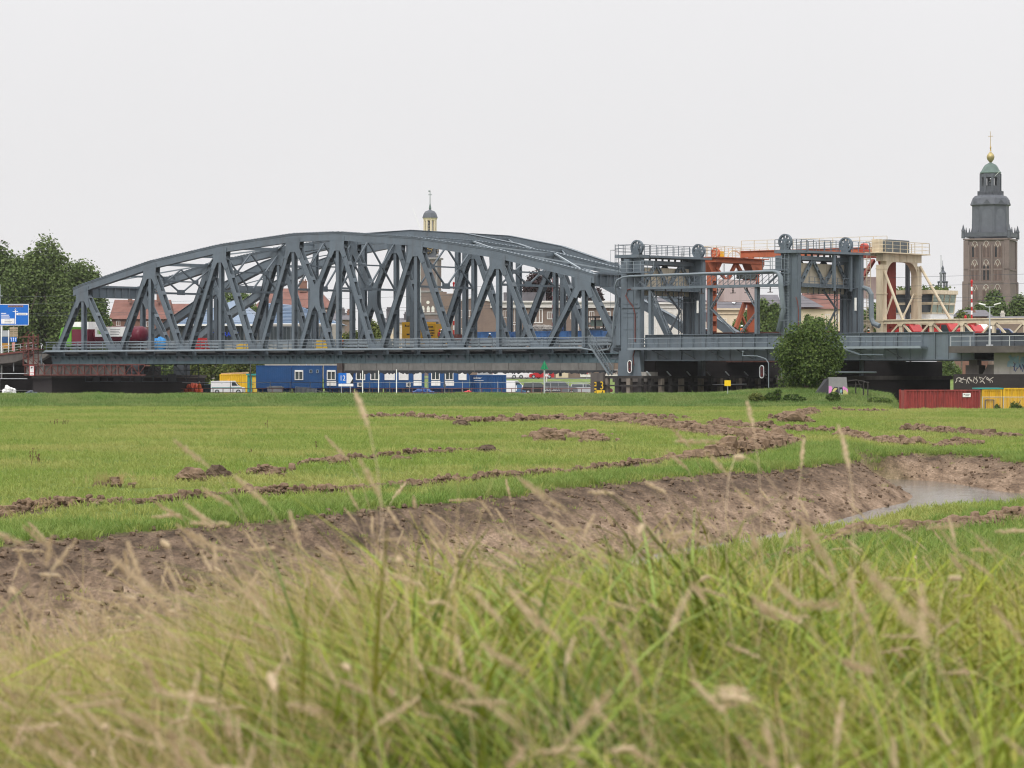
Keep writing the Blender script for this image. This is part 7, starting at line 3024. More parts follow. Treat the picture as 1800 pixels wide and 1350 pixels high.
# ---------------------------------------------------------------- vehicles
tyre_m = black
def car(label, name, cat, loc, rot, m, L=4.2, H=1.48, W=1.74, kind='hatch', group=None, cargo=None):
    t = thing(name, label, cat, loc, rot, group)
    hl, hw, g = L / 2, W / 2, .2
    belt = H * .60
    prof = {'hatch': [(-.48, .62), (-.40, .985), (-.1, 1.0), (.12, .98), (.26, .62)],
            'estate': [(-.485, .62), (-.44, .97), (-.1, 1.0), (.12, .98), (.27, .62)],
            'van': [(-.495, .5), (-.49, .98), (-.2, 1.0), (.2, .99), (.36, .55)],
            'sedan': [(-.36, .62), (-.22, .97), (-.05, 1.0), (.1, .98), (.25, .62)]}[kind]
    low = [(-hl, g + .1), (-hl + .05, g), (hl - .1, g), (hl, g + .15), (hl - .02, H * .42), (hl - .15, H * .5), (prof[-1][0] * L, prof[-1][1] * H), (prof[0][0] * L, prof[0][1] * H), (-hl, H * .5)]
    mb = MB()
    n = len(low)
    vs = [(x, -hw, z) for x, z in low] + [(x, hw, z) for x, z in low]
    mb.add(vs, [tuple(range(n)), tuple(range(2 * n - 1, n - 1, -1))] + [(i, i + n, (i + 1) % n + n, (i + 1) % n) for i in range(n)])
    ins = .16 if kind != 'van' else .07
    top = [(x * L, z * H) for x, z in prof]
    def yy(z): return hw - ins * max(0, (z - belt)) / (H - belt)
    vs = [(x, -yy(z), z) for x, z in top] + [(x, yy(z), z) for x, z in top]
    n = len(top)
    mb.add(vs, [tuple(range(n)), tuple(range(2 * n - 1, n - 1, -1))] + [(i, i + n, (i + 1) % n + n, (i + 1) % n) for i in range(n)])
    part('body', mb, m, t)
    # glass set slightly proud of the pillars
    x0, x1, x2, x3 = top[0][0], top[1][0], top[3][0], top[4][0]
    z0, z1 = belt + .06, H * .93
    def lx(z, xa, za, xb, zb): return xa + (xb - xa) * (z - za) / (zb - za)
    def side(xa0, xa1, xb0, xb1):
        for sg in (-1, 1):
            mb = MB()
            ya, yb = yy(z0) + .012, yy(z1) + .012
            mb.add([(xa0, sg * ya, z0), (xb0, sg * ya, z0), (xb1, sg * yb, z1), (xa1, sg * yb, z1)], [(0, 1, 2, 3) if sg < 0 else (3, 2, 1, 0)])
            part('side_window', mb, glass, t)
    fz0, fz1 = lx(z0, x3, top[4][1], x2, top[3][1]), lx(z1, x3, top[4][1], x2, top[3][1])
    rz0, rz1 = lx(z0, x0, top[0][1], x1, top[1][1]), lx(z1, x0, top[0][1], x1, top[1][1])
    xm = L * (-.06 if kind != 'van' else .12)
    side(xm + .05, xm + .05, fz0 - .12, fz1 - .05)
    if kind != 'van':
        side(rz0 + .15, rz1 + .1, xm - .05, xm - .05)
    for nm, xa, xb, e in (('windscreen', fz0, fz1, 1), ('rear_window', rz0, rz1, -1)):
        mb = MB()
        o = e * .015
        mb.add([(xa + o, -hw + .16, z0), (xa + o, hw - .16, z0), (xb + o, hw - .24, z1 + .01), (xb + o, -hw + .24, z1 + .01)], [(0, 1, 2, 3) if e > 0 else (3, 2, 1, 0)])
        part(nm, mb, glass, t)
    R = .31 if kind != 'van' else .34
    for x in (-.31 * L, .32 * L):
        for sg in (-1, 1):
            mb = MB()
            mb.lathe([(R * .6, -.1), (R, -.09), (R, .09), (R * .6, .1)], 16, (x, sg * (hw - .08), R), 'y')
            w_ = part('wheel', mb, tyre_m, t)
            mb = MB()
            mb.lathe([(.05, -.115), (R * .6, -.105), (R * .6, .105), (.05, .115)], 10, (x, sg * (hw - .08), R), 'y')
            part('rim', mb, galv, w_)
    for sg in (-1, 1):
        mb = MB()
        mb.box(hl - .12, hl + .01, sg * hw * .68 - .18, sg * hw * .68 + .18, H * .38, H * .46)
        part('headlight', mb, mat('lamp_glass', (.7, .7, .68), rough=.2), t)
        mb = MB()
        mb.box(-hl - .012, -hl + .05, sg * hw * .8 - .12, sg * hw * .8 + .12, H * .45, H * .6)
        part('tail_light', mb, red_sig, t)
    return t


def paint(n, c): return mat('car_paint_' + n, c, rough=.3, var=.03, spec=.5)
pw, pk, pg, pd, pr, pbl = paint('white', (.72, .72, .72)), paint('black', (.02, .021, .024)), paint('grey', (.12, .125, .135)), paint('silver', (.36, .37, .38)), paint('red', (.42, .02, .025)), paint('blue', (.02, .05, .22))
CQ = 'cars parked on the quay'
def at_q(px, y, z=QZ): return ((px - 900) / F * y, y, z)
t = car('white service van with a green stripe and an orange beacon before the yellow container', 'service_van', 'van', at_q(401, 434), 0, pw, 4.9, 1.95, 1.9, 'van')
mb = MB()
mb.box(-2.3, 2.1, -.965, -.952, .92, 1.0)
part('stripe', mb, teal_p, t)
mb = MB()
mb.box(-.9, -.75, -.915, -.905, 1.35, 1.55)
mb.box(-.6, -.4, -.915, -.905, 1.2, 1.4)
part('emblem', mb, mat('emblem_mix', (.25, .3, .35)), t)
mb = MB()
mb.lathe([(.09, 1.95), (.09, 2.08), (.04, 2.12)], 8, (.1, 0, 0))
part('beacon', mb, mat('beacon_orange', (.8, .25, .02), rough=.3), t)
car('white delivery van right of the dark blue container', 'delivery_van', 'van', at_q(897, 446), 0, pw, 5.6, 1.95, 1.95, 'van', CQ)
car('black estate car between the white van and the green beacon', 'parked_car', 'car', at_q(945, 441), 0, pk, 4.5, 1.62, 1.8, 'estate', CQ)
car('dark grey van with a pale bonnet right of the green beacon', 'parked_van', 'van', at_q(985, 440), 0, pg, 5.1, 1.85, 1.92, 'estate', CQ)
car('grey estate car farthest right on the quay before the gauge board', 'parked_car', 'car', at_q(1028, 448), 0, pd, 4.5, 1.5, 1.78, 'estate', CQ)
car('dark red car half hidden behind the grey estate car', 'parked_car', 'car', at_q(1052, 452), 0, paint('wine', (.10, .02, .025)), 4.3, 1.45, 1.75, 'hatch', CQ)
SQ = 'cars parked along the upper street'
sz = 1.93
car('white hatchback leftmost in the upper street row', 'parked_car', 'car', at_q(889, 478, sz), 0, pw, 4.2, 1.5, 1.75, 'hatch', SQ)
car('silver white car second in the upper street row', 'parked_car', 'car', at_q(913, 482, sz), 0, pd, 3.6, 1.45, 1.7, 'hatch', SQ)
car('white estate car left of the red hatchback on the upper street', 'parked_car', 'car', at_q(931, 479, sz), 0, pw, 4.4, 1.48, 1.75, 'estate', SQ)
car('red hatchback on the upper street behind the green beacon', 'parked_car', 'car', at_q(952, 477, sz), math.pi, pr, 4.0, 1.5, 1.72, 'hatch', SQ)
car('silver car roofs behind the dark blue container', 'parked_car', 'car', at_q(862, 481, sz), 0, pd, 4.3, 1.55, 1.75, 'estate', SQ)

# blue tarpaulin, orange netting, bags, dark bin
def heap(name, label, cat, px, pb, y, w, h, m, seed, n=9):
    mb = MB()
    rr = random.Random(seed)
    for k in range(n):
        q = (k + .5) / n * 2 - 1
        s = h * rr.uniform(.5, .75) * (1.15 - .5 * abs(q))
        mb.blob((q * w * .42, rr.uniform(-.3, .3), s * .75), (w / n * 1.1, .6, s), rr.randrange(9999), 9, 6, .2)
    return solo(name, mb, m, label, cat, ((px - 900) / F * y, y, pb), 0)


tarp_b = mat('blue_tarp', (.02, .07, .24), rough=.45, var=.3, scale=2)
heap('tarpaulin_heap', 'blue tarpaulin bundle behind the fence under the closed shutters', 'tarpaulin', 744, QZ, 416, 3.4, .85, tarp_b, 1)
heap('netting_heap', 'heap of orange red netting between the left pier and the dark bin', 'netting', 338, QZ, 424, 3.0, 1.35, mat('orange_net', (.60, .10, .045), rough=.7, var=.3, scale=3), 2)
heap('bulk_bag', 'white bulk bag lying in the dark opening at the far left', 'bag', 16, -.15, 398, 1.8, 1.15, mat('bag_white', (.62, .62, .6), rough=.8, var=.12, scale=2), 3, 5)
heap('bulk_bag', 'small white bag on the quay left of the gauge board', 'bag', 1035, QZ, 412, 1.1, .4, mat('bag_white', (.6, .6, .6)), 4, 4)
heap('debris_pile', 'low pile of dark blue debris at the foot of the left pier', 'debris', 55, -.15, 399, 1.6, .5, mat('debris_dark', (.08, .09, .12), rough=.8, var=.4, scale=3), 6, 5)
heap('red_bundle', 'low red bundle in front of the dark blue container', 'bundle', 822, QZ, 425, 1.5, .55, red_sig, 7, 4)
mb = MB()
mb.box(-.45, .45, 0, .9, 0, 1.35)
mb.poly_x([(-.05, 1.351), (.95, 1.351), (.8, 1.5), (.05, 1.5)], -.48, .48)
solo('waste_bin', mb, mat('bin_dark_teal', (.01, .03, .04), rough=.5), 'dark waste bin between the orange netting and the white van', 'bin', ((364 - 900) / F * 426, 426, QZ))
mb = MB()
mb.box(-.35, .35, 0, .3, .6, 1.45)
mb.box(-.28, .28, -.02, -.001, .9, 1.35)
mb.beam((-.5, .1, 0), (.6, .1, .6), .2, .2)
mb.box(-.6, .9, .1, .5, .25, .6)
for a in (-.4, .6): mb.lathe([(.28, -.1), (.28, .1)], 10, (a, .1, .28), 'y')
solo('mini_dumper', mb, mat('dumper_blue', (.07, .16, .30), rough=.5, var=.2), 'small blue site dumper in front of the white delivery van', 'dumper', ((913 - 900) / F * 420, 420, QZ))
mb = MB()
mb.box(-1.35, 1.2, 0, .1, .35, .85)
t = solo('painted_board', mb, mat('board_dark', (.05, .05, .07), rough=.7), 'dark board with white handwritten lettering beside the green beacon', 'board', ((970 - 900) / F * 409, 409, QZ + .1))
rr = random.Random(2)
mb = MB()
for k in range(7):
    x = -1.1 + k * .32
    mb.tube([(x, -.02, .5), (x + .12, -.02, .5 + rr.uniform(.25, .6)), (x + .2, -.02, .52), (x + .3, -.02, .6)], .03, 4)
part('script_lettering', mb, white, t, kind='stuff')

# fences on the quay edge
t = thing('site_fence', 'grey post and rail fence along the quay edge in front of the blue cabins', 'fence', ((690 - 900) / F * 406, 406, QZ))
X = PXL(406, t.location.x)
pm = mesh_of(MB().box(-.045, .045, -.045, .045, 0, 1.9), 'post', galv)
pxs = 405
while pxs < 1052:
    inst('post', pm, t, (X(pxs), 0, 0))
    pxs += 35 if pxs < 700 else 31
for z in (1.78,):
    mb = MB()
    mb.tube([(X(320), 0, z), (X(1052), 0, z)], .03, 5)
    part('rail', mb, galv, t)
t = thing('guard_rail', 'rusty red two rail guard rail along the quay edge', 'guard rail', ((690 - 900) / F * 405, 405, QZ))
X = PXL(405, t.location.x)
rr_m = mat('guard_rail_rust', (.20, .09, .075), rough=.7, var=.25, scale=1)
for z in (.45, .98):
    mb = MB()
    mb.tube([(X(318), 0, z), (X(1055), 0, z)], .045, 5)
    part('rail', mb, rr_m, t)
pm = mesh_of(MB().box(-.05, .05, -.05, .05, -.2, 1.0), 'post', rr_m)
pxs = 322
while pxs < 1052:
    inst('post', pm, t, (X(pxs), 0, 0))
    pxs += 17.5

# ---------------------------------------------------------------- poles and signs before the river
WP = 'white mooring poles before the blue cabins'
for px, pt, lab in ((637.5, 652, 'leftmost thin white pole in front of the blue cabins'), (665.5, 652, 'middle thin white pole in front of the blue cabins'), (697, 650, 'rightmost thin white pole in front of the closed shutters')):
    b, tp = AT(px, 700, 276), AT(px, pt, 276)
    mb = MB()
    mb.tube([(0, 0, -1.2), (0, 0, tp.z - b.z)], .045, 8)
    mb.lathe([(.05, tp.z - b.z), (.03, tp.z - b.z + .03)], 8)
    solo('white_pole', mb, white, lab, 'pole', (b.x, 276, b.z), group=WP)
b = AT(440, 696, 398)
mb = MB()
mb.tube([(0, 0, -.5), (0, 0, (696 - 637) * 398 / F)], [.10, .075], 8)
solo('grey_pole', mb, mat('pole_pale', (.5, .5, .47), rough=.6), 'pale pole in front of the yellow hut rising to the bridge', 'pole', (b.x, 398, b.z))
b = AT(781.5, 696, 398)
mb = MB()
mb.tube([(0, 0, -.5), (0, 0, (696 - 655) * 398 / F)], [.07, .06], 8)
mb.box(-.16, .16, -.12, .12, 1.2, 1.6)
solo('grey_pole', mb, galv, 'grey pole with a small box before the rightmost blue cabin', 'pole', (b.x, 398, b.z))

Y12 = 300.0
b = AT(608, 698, Y12)
t = thing('river_board', 'blue and white river board with the number 12 and an arrow to the right', 'sign', (b.x, Y12, b.z))
X, Z = PXL(Y12, b.x), ZPL(Y12, b.z)
mb = MB()
mb.box(X(595), X(609), 0, .05, Z(674), Z(655.5))
mb.box(X(595), X(609), -.001, .0, Z(674), Z(655.5))
part('number_board', mb, blue_s, t)
text('number', '12', .74, white, t, (X(602.2), -.03, Z(665)), sx=.82, ext=.01)
mb = MB()
mb.poly_y([(X(609.2), Z(674)), (X(615), Z(674)), (X(620.5), Z(665)), (X(615), Z(656)), (X(609.2), Z(656))], 0, .05)
part('arrow_board', mb, white, t)
mb = MB()
mb.poly_y([(X(615.3), Z(656)), (X(621), Z(656)), (X(621), Z(665)), (X(620.8), Z(665))], .005, .045)
mb.poly_y([(X(621), Z(665.2)), (X(621), Z(674)), (X(615.3), Z(674)), (X(620.8), Z(665.2))], .005, .045)
part('arrow_field', mb, black, t)
mb = MB()
mb.box(X(595), X(621), 0, .04, Z(679), Z(674.6))
part('lower_board', mb, white, t)
for q in (600, 616):
    mb = MB()
    mb.tube([(X(q), .08, -1.4), (X(q), .08, Z(656))], .04, 6)
    part('post', mb, galv, t)

YB_ = 280.0
b = AT(957, 699, YB_)
t = thing('river_beacon', 'green triangle river beacon on a tall grey pole', 'beacon', (b.x, YB_, b.z))
Z = ZPL(YB_, b.z)
mb = MB()
mb.tube([(0, 0, -1.2), (0, 0, Z(645))], .075, 8)
part('pole', mb, galv, t)
for r in (0, math.pi / 2):
    mb = MB()
    mb.poly_y([(-.38, Z(649)), (.38, Z(649)), (0, Z(634))], -.015, .015)
    if r: mb.v = [(-y, x, z) for x, y, z in mb.v]
    part('triangle', mb, green_sig, t)
mb = MB()
mb.tube([(0, 0, Z(651)), (0, 0, Z(645))], .085, 8)
part('green_collar', mb, green_sig, t)
b = AT(961, 676, 440)
t = thing('traffic_sign', 'white square sign with a red ring on a short pole behind the green beacon', 'sign', (b.x, 440, b.z))
mb = MB()
mb.box(-.05, .05, 0, .08, -.6, 1.9)
part('post', mb, white, t)
mb = MB()
mb.box(-.25, .25, -.06, -.02, 1.2, 1.85)
part('board', mb, white, t)
mb = MB()
mb.tube([(.17 * math.cos(2 * math.pi * k / 12), -.07, 1.58 + .17 * math.sin(2 * math.pi * k / 12)) for k in range(13)], .025, 4)
part('ring', mb, red_sig, t)
b = AT(1031.5, 663, 475)
t = thing('traffic_sign', 'round red no entry sign with a white bar on the upper street', 'sign', (b.x, 475, b.z))
mb = MB()
mb.tube([(0, 0, -.5), (0, 0, .7)], .04, 6)
part('post', mb, galv, t)
mb = MB()
mb.lathe([(.30, -.05), (.30, 0)], 16, (0, -.03, .85), 'y')
part('disc', mb, red_sig, t)
mb = MB()
mb.box(-.2, .2, -.09, -.081, .8, .9)
part('bar', mb, white, t)
yx = AT(1279, 697, 258)
yz = gz(yx.x, 258)
t = thing('yellow_sign', 'small yellow sign on a thin post in the grass before the fender', 'sign', (yx.x, 258, yz))
Z = ZPL(258, yz)
mb = MB()
mb.tube([(0.03, .03, -.3), (0, .03, Z(669))], .025, 6)
part('post', mb, galv, t)
mb = MB()
mb.box(-.27, .27, -.02, .01, Z(678.5), Z(668.5))
part('board', mb, mat('sign_yellow', (.75, .50, .01), rough=.5, var=.05), t)

# ---------------------------------------------------------------- on the mound: concrete block with graffiti, old frame
cb = AT(1473, 698, 256)
cz = gz(cb.x, 256)
t = thing('concrete_block', 'grey concrete block with pink and yellow graffiti beside the round bush', 'concrete block', (cb.x, 256, cz))
X, Z = PXL(256, cb.x), ZPL(256, cz)
mb = MB()
a = [(X(1456), -.2), (X(1491), -.2), (X(1488), Z(663)), (X(1457), Z(663))]
vs = [(x, -.15 if z < 0 else .0, z) for x, z in a] + [(x, 1.1 if z < 0 else .9, z) for x, z in a]
mb.add(vs, [(0, 1, 2, 3), (7, 6, 5, 4), (1, 5, 6, 2), (2, 6, 7, 3), (3, 7, 4, 0), (0, 4, 5, 1)])
part('block', mb, mat('block_concrete', (.20, .20, .20), rough=.9, var=.15, scale=1, dirt=(.12, .12, .12)), t)
mb = MB()
mb.add([(X(1428), .5, -.2), (X(1455.5), .1, -.2), (X(1456.5), .2, Z(665)), (X(1450), .7, Z(667)), (X(1428), .9, -.2), (X(1455.5), 1.2, -.2)], [(0, 1, 2, 3), (0, 3, 4), (3, 2, 5, 4)])
part('sloped_wing', mb, mat('wing_concrete', (.045, .045, .05), rough=.9, var=.2), t)
def fy(z): return -.15 + .15 * (z + .2) / (Z(663) + .2) - .006
def spray(nm, pts, m, k=0):
    mb = MB()
    mb.add([(X(a), fy(Z(b)) - .003 * k, Z(b)) for a, b in pts], [tuple(range(len(pts)))])
    return part(nm, mb, m, t)
gp, gy, gk, gw = mat('spray_pink', (.55, .20, .45)), mat('spray_yellow', (.45, .42, .16)), mat('spray_black', (.02, .02, .03)), mat('spray_white', (.55, .58, .55))
spray('graffiti', [(1456.5, 679), (1461, 678.5), (1463, 682), (1461, 696), (1457, 696)], gp, 0)
spray('graffiti', [(1478, 683), (1483, 679), (1490, 684), (1490.5, 690), (1484, 684), (1480, 688)], gp, 0)
spray('graffiti', [(1460.5, 696), (1462, 685), (1467, 680), (1473, 681), (1475, 696)], gk, 1)
spray('graffiti', [(1462, 695), (1463.5, 686), (1467.5, 681.5), (1472, 683), (1467, 688), (1471, 690), (1470, 695)], gy, 2)
spray('graffiti', [(1475, 681), (1481, 681), (1482, 692), (1476, 694)], gk, 1)
spray('graffiti', [(1476.5, 685), (1479.5, 684), (1480.5, 688), (1478.5, 691), (1476.5, 690)], mat('spray_teal', (.22, .36, .34)), 3)
spray('graffiti', [(1481.5, 696), (1482, 686), (1486, 685), (1490, 690), (1490.5, 696)], gy, 2)
spray('graffiti', [(1472, 692), (1480, 692), (1480, 696), (1472, 696)], gw, 3)
b = AT(1515, 700, 256)
bz2 = gz(b.x, 256)
t = thing('timber_frame', 'old dark timber frame with a bent top rail right of the graffiti block', 'timber frame', (b.x, 256, bz2))
X, Z = PXL(256, b.x), ZPL(256, bz2)
for q, lean, y in ((1505, 0, .3), (1517, 2, -.3), (1525.5, -.3, 0)):
    mb = MB()
    mb.beam((X(q), y, -.4), (X(q + lean * .2), y, Z(671 if q < 1520 else 673)), .1, .1)
    part('post', mb, timber_dk, t)
mb = MB()
mb.tube([(X(1490), 0, Z(670)), (X(1505), .1, Z(668)), (X(1516), 0, Z(670)), (X(1527), 0, Z(673))], .06, 6)
mb.beam((X(1492), 0, Z(677)), (X(1516), 0, Z(676)), .05, .05)
mb.beam((X(1508), .1, Z(669)), (X(1514), -.1, Z(682)), .05, .05)
part('rail', mb, timber_dk, t)

# ---------------------------------------------------------------- red and yellow containers on the right
cr = mat('container_red', (.25, .042, .038), rough=.6, var=.16, scale=1.5, dirt=(.065, .022, .022), dirt_amt=1.0, streak=1)
cyl = mat('container_yellow', (.62, .37, .02), rough=.55, var=.12, scale=1.5, dirt=(.25, .16, .03), dirt_amt=.9, streak=1)
CG = 'containers at the right edge of the field'
t, cx, hw, h0, h1 = container('weathered red shipping container with a white plate, at the right of the field', 1589, 1724, 233.5, 685, 743, -1.15, cr, CG, rot=math.radians(2))
X, Z = PXL(233.5, cx), ZPL(233.5, -1.15)
mb = MB()
mb.box(X(1692.5), X(1706.5), -.03, .01, Z(698), Z(691))
n_ = part('name_plate', mb, white, t)
mb = MB()
mb.box(X(1694), X(1696), -.036, -.031, Z(694), Z(692.5))
for k in range(3): mb.box(X(1697), X(1705 - k), -.036, -.031, Z(693.4 + k * 1.4), Z(692.8 + k * 1.4))
part('plate_lines', mb, steel_dk, n_)
t, cx, hw, h0, h1 = container('yellow container with a small hatch outline directly right of the red container', 1726.5, 1762, 236, 684, 743, -1.15, cyl, CG)
X, Z = PXL(236, cx), ZPL(236, -1.15)
mb = MB()
for a, b in (((1732, 703), (1747, 703)), ((1732, 703), (1732, 722)), ((1747, 703), (1747, 722))): mb.beam((X(a[0]), -.02, Z(a[1])), (X(b[0]), -.02, Z(b[1])), .05, .06)
part('hatch', mb, steel_dk, t)
mb = MB()
mb.box(-hw - .4, hw + .1, -.05, 2.5, h1, h1 + .10)
part('teal_roof_edge', mb, teal_p, t)
t, cx, hw, h0, h1 = container('rightmost yellow container, overgrown by weeds at its foot', 1763, 1852, 236, 682, 743, -1.15, cyl, CG)
t = thing('mesh_fence', 'thin wire site fence in front of the yellow containers', 'fence', AT(1765, 727, 231))
g = ORG[t.name]
X, Z = PXL(231, t.location.x), ZPL(231, t.location.z)
for q in (1727, 1764, 1801):
    mb = MB()
    mb.tube([(X(q), 0, -.6), (X(q), 0, Z(697))], .03, 6)
    part('post', mb, galv, t)
mb = MB()
mb.tube([(X(1727), 0, Z(698)), (X(1850), 0, Z(698))], .025, 5)
part('rail', mb, galv, t)
mb = MB()
q = 1728
while q < 1840:
    mb.box(X(q) - .004, X(q) + .004, -.004, .004, -.4, Z(698))
    q += 2.2
part('wire_mesh', mb, galv, t, kind='stuff')
for k, (px, pt, hw_, lab) in enumerate(((1752, 708, 9, 'small weeds climbing the first yellow container'), (1785, 699, 14, 'tall weeds in front of the rightmost yellow container'), (1802, 712, 12, 'weeds at the right edge by the yellow container'))):
    tree(lab, px, pt, hw_, 230, lf_e, 80 + k, -.5, leaf=.06, n=700, lobes=8, crown_low=-.6, name='weed_clump', cat='weeds', group='weeds before the yellow containers')


# ---------------------------------------------------------------- on the bridge deck: truck, machines, signs, people
DZ = 2.93
t = bthing('tank_truck', 'truck with green cab, maroon box and maroon tank trailer behind the truss', 'truck', -44, 5, DZ)
maroon, lime = mat('maroon_paint', (.13, .012, .028), rough=.35, var=.08), mat('lime_paint', (.11, .32, .03), rough=.4, var=.06)
mb = MB()
mb.poly_y([(-51.9, 3.7), (-52.1, 4.8), (-51.6, 6.2), (-51.1, 6.35), (-49.6, 6.35), (-49.6, 3.7)], 4.2, 6.6)
c_ = part('cab', mb, lime, t)
mb = MB()
mb.poly_y([(-51.1, 4.9), (-51.1, 5.7), (-50.1, 5.7), (-50.0, 4.9)], 4.17, 4.199)
part('side_window', mb, glass, c_)
mb = MB()
mb.box(-49.4, -46.2, 4.1, 6.7, 3.75, 6.0)
part('maroon_box', mb, maroon, t)
mb = MB()
mb.lathe([(.5, -45.6), (1.05, -45.4), (1.15, -45.0), (1.15, -37.1), (1.05, -36.7), (.5, -36.4)], 18, (0, 5.4, 5.2), 'x')
tk = part('tank', mb, maroon, t, smooth=True)
mb = MB()
mb.box(-44.8, -37.8, 4.12, 4.22, 4.95, 6.25)
bp_ = part('banner', mb, white, t)
mb = MB()
mb.box(-44.3, -44.1, 4.11, 4.119, 5.3, 5.9)
mb.box(-44.0, -43.5, 4.11, 4.119, 5.3, 5.75)
part('banner_mark', mb, lime, bp_)
mb = MB()
for k in range(4): mb.box(-41.8, -40.1 + .2 * (k % 2), 4.11, 4.119, 5.2 + k * .22, 5.27 + k * .22)
part('banner_lines', mb, MATS['car_paint_grey'], bp_)
mb = MB()
mb.box(-51.7, -36.8, 4.6, 6.2, 3.45, 3.75)
part('chassis', mb, steel_dk, t)
for s in (-50.8, -47.7, -46.6, -38.7, -37.5, -36.3):
    mb = MB()
    mb.lathe([(.25, -.14), (.5, -.14), (.5, .14), (.25, .14)], 14, (s, 4.45, 3.43), 'y')
    part('wheel', mb, black, t)
t = bthing('box_trailer', 'white box body behind the green truck cab at the left end of the bridge', 'trailer', -52.7, 8, DZ)
mb = MB()
mb.box(-53.4, -49.8, 7.5, 9.9, 3.9, 7.1)
part('box', mb, white, t)
mb = MB()
mb.box(-53.2, -50.0, 7.8, 9.6, 3.4, 3.899)
for s in (-52.6, -50.8): mb.lathe([(.5, -.14), (.5, .14)], 12, (s, 7.7, 3.43), 'y')
part('chassis', mb, steel_dk, t)


def bheap(name, label, cat, px, w, dw, h, m, seed, z=DZ, n=6):
    s = S_(px, w)
    mb = MB()
    rr = random.Random(seed)
    for k in range(n):
        q = (k + .5) / n * 2 - 1
        mb.blob((s + q * dw * .4, w + rr.uniform(-.3, .3), z + h * .5), (dw / n * 1.3, .6, h * .5 * rr.uniform(.85, 1.05) * (1.1 - .3 * abs(q))), rr.randrange(999), 9, 6, .12)
    return bsolo(name, mb, m, label, cat, s, w, z)


bheap('covered_load', 'bright blue covered load on the bridge beside the maroon tank', 'covered load', 281, 8, 2.0, 2.0, mat('cover_blue', (.05, .28, .62), rough=.6, var=.15, scale=2), 11)
mb = MB()
s = S_(351, 9)
mb.box(s - .9, s + .9, 8.6, 10, DZ + .2, DZ + 1.0)
mb.poly_y([(s - .8, DZ + 1.0), (s + .7, DZ + 1.0), (s + .5, DZ + 1.8), (s - .6, DZ + 1.8)], 8.7, 9.9)
for a in (-.6, .6): mb.lathe([(.3, -.1), (.3, .1)], 10, (s + a, 8.6, DZ + .3), 'y')
bsolo('small_red_machine', mb, red_sig, 'small red machine on the bridge left of the blue letters', 'machine', s, 9, DZ)
mb = MB()
s = S_(430, 9)
mb.box(s - 1.1, s + 1.1, 8.6, 9.6, DZ, DZ + .85)
mb.box(s - .8, s + .8, 8.7, 9.5, DZ + .85, DZ + 1.1)
bsolo('yellow_crate', mb, yellow_p, 'low yellow crate on the bridge right of the blue letters', 'crate', s, 9, DZ)
mb = MB()
s = S_(568, 9)
mb.box(s - 1.1, s + 1.1, 8.6, 9.6, DZ, DZ + 1.0)
mb.box(s - .9, s + .2, 8.7, 9.5, DZ + 1.0, DZ + 1.3)
bsolo('yellow_crate', mb, yellow_p, 'yellow crate behind the crossing of the middle truss panel', 'crate', s, 9, DZ)

t = bthing('yellow_machine', 'yellow railway works machine with black lettering and a curled black emblem', 'machine', 0, 19, 3.1)
ym = mat('machine_yellow', (.47, .26, .015), rough=.5, var=.1)
s0, s1 = S_(712, 18), S_(747, 18)
s2, s3 = S_(752, 18), S_(776, 18)
mb = MB()
mb.box(s0, s1, 17.4, 20.2, 3.5, 6.65)
b1 = part('engine_box', mb, ym, t)
mb = MB()
mb.box(s2, s3 - .5, 17.4, 20.2, 3.5, 6.35)
b2 = part('cab_box', mb, ym, t)
mb = MB()
mb.box(s0 - .4, s3 + .4, 17.8, 19.8, 3.15, 3.5)
for s in (s0 + .8, s0 + 2, s2 + .6, s3 - .4): mb.lathe([(.4, -.08), (.4, .08)], 12, (s, 17.8, 3.5), 'y')
part('chassis', mb, steel_dk, t)
mb = MB()
xs = (s0 + s1) / 2
mb.tube([(xs + .35, 17.38, 5.4), (xs + .1, 17.38, 5.65), (xs - .2, 17.38, 5.45), (xs, 17.38, 5.05), (xs + .3, 17.38, 4.7), (xs + .1, 17.38, 4.35), (xs - .3, 17.38, 4.5)], .09, 5)
mb.box(xs - .9, xs - .4, 17.37, 17.399, 4.95, 5.15)
mb.box(xs + .5, xs + .9, 17.37, 17.399, 4.95, 5.15)
part('emblem', mb, black, b1)
mb = MB()
for k in range(7): mb.box(s0 + .5 + k * .28, s0 + .7 + k * .28, 17.37, 17.399, 6.05, 6.2 + .12 * (k % 3 == 0))
part('lettering', mb, black, b1)
mb = MB()
for r, n in ((5.9, 4), (5.45, 5), (5.1, 5), (4.8, 4)):
    for k in range(n): mb.box(s2 + .6 + k * .22, s2 + .76 + k * .22, 17.37, 17.399, r, r + .17)
part('lettering', mb, black, b2)
mb = MB()
mb.box(s0 + .7, s0 + 1.1, 17.5, 18, 6.65, 7.4)
part('exhaust', mb, steel_dk, t)
t = bthing('red_site_digger', 'low red machine on the tracks right of the yellow machine', 'machine', S_(800, 18), 18, 3.1)
s = S_(800, 18)
mb = MB()
mb.box(s - .9, s + 1.8, 17.5, 19.5, 3.5, 4.4)
mb.box(s - .8, s + .3, 17.7, 19.3, 4.4, 5.0)
part('body', mb, rust, t)
mb = MB()
mb.box(s + .5, s + 3.2, 17.6, 18.0, 4.1, 4.35)
part('arm', mb, mat('arm_orange', (.6, .16, .05), rough=.5), t)
bluew = mat('wagon_blue', (.06, .16, .38), rough=.6, var=.25, scale=1.2, dirt=(.12, .13, .15), dirt_amt=.5, streak=1)
WG = 'blue open railway wagons'
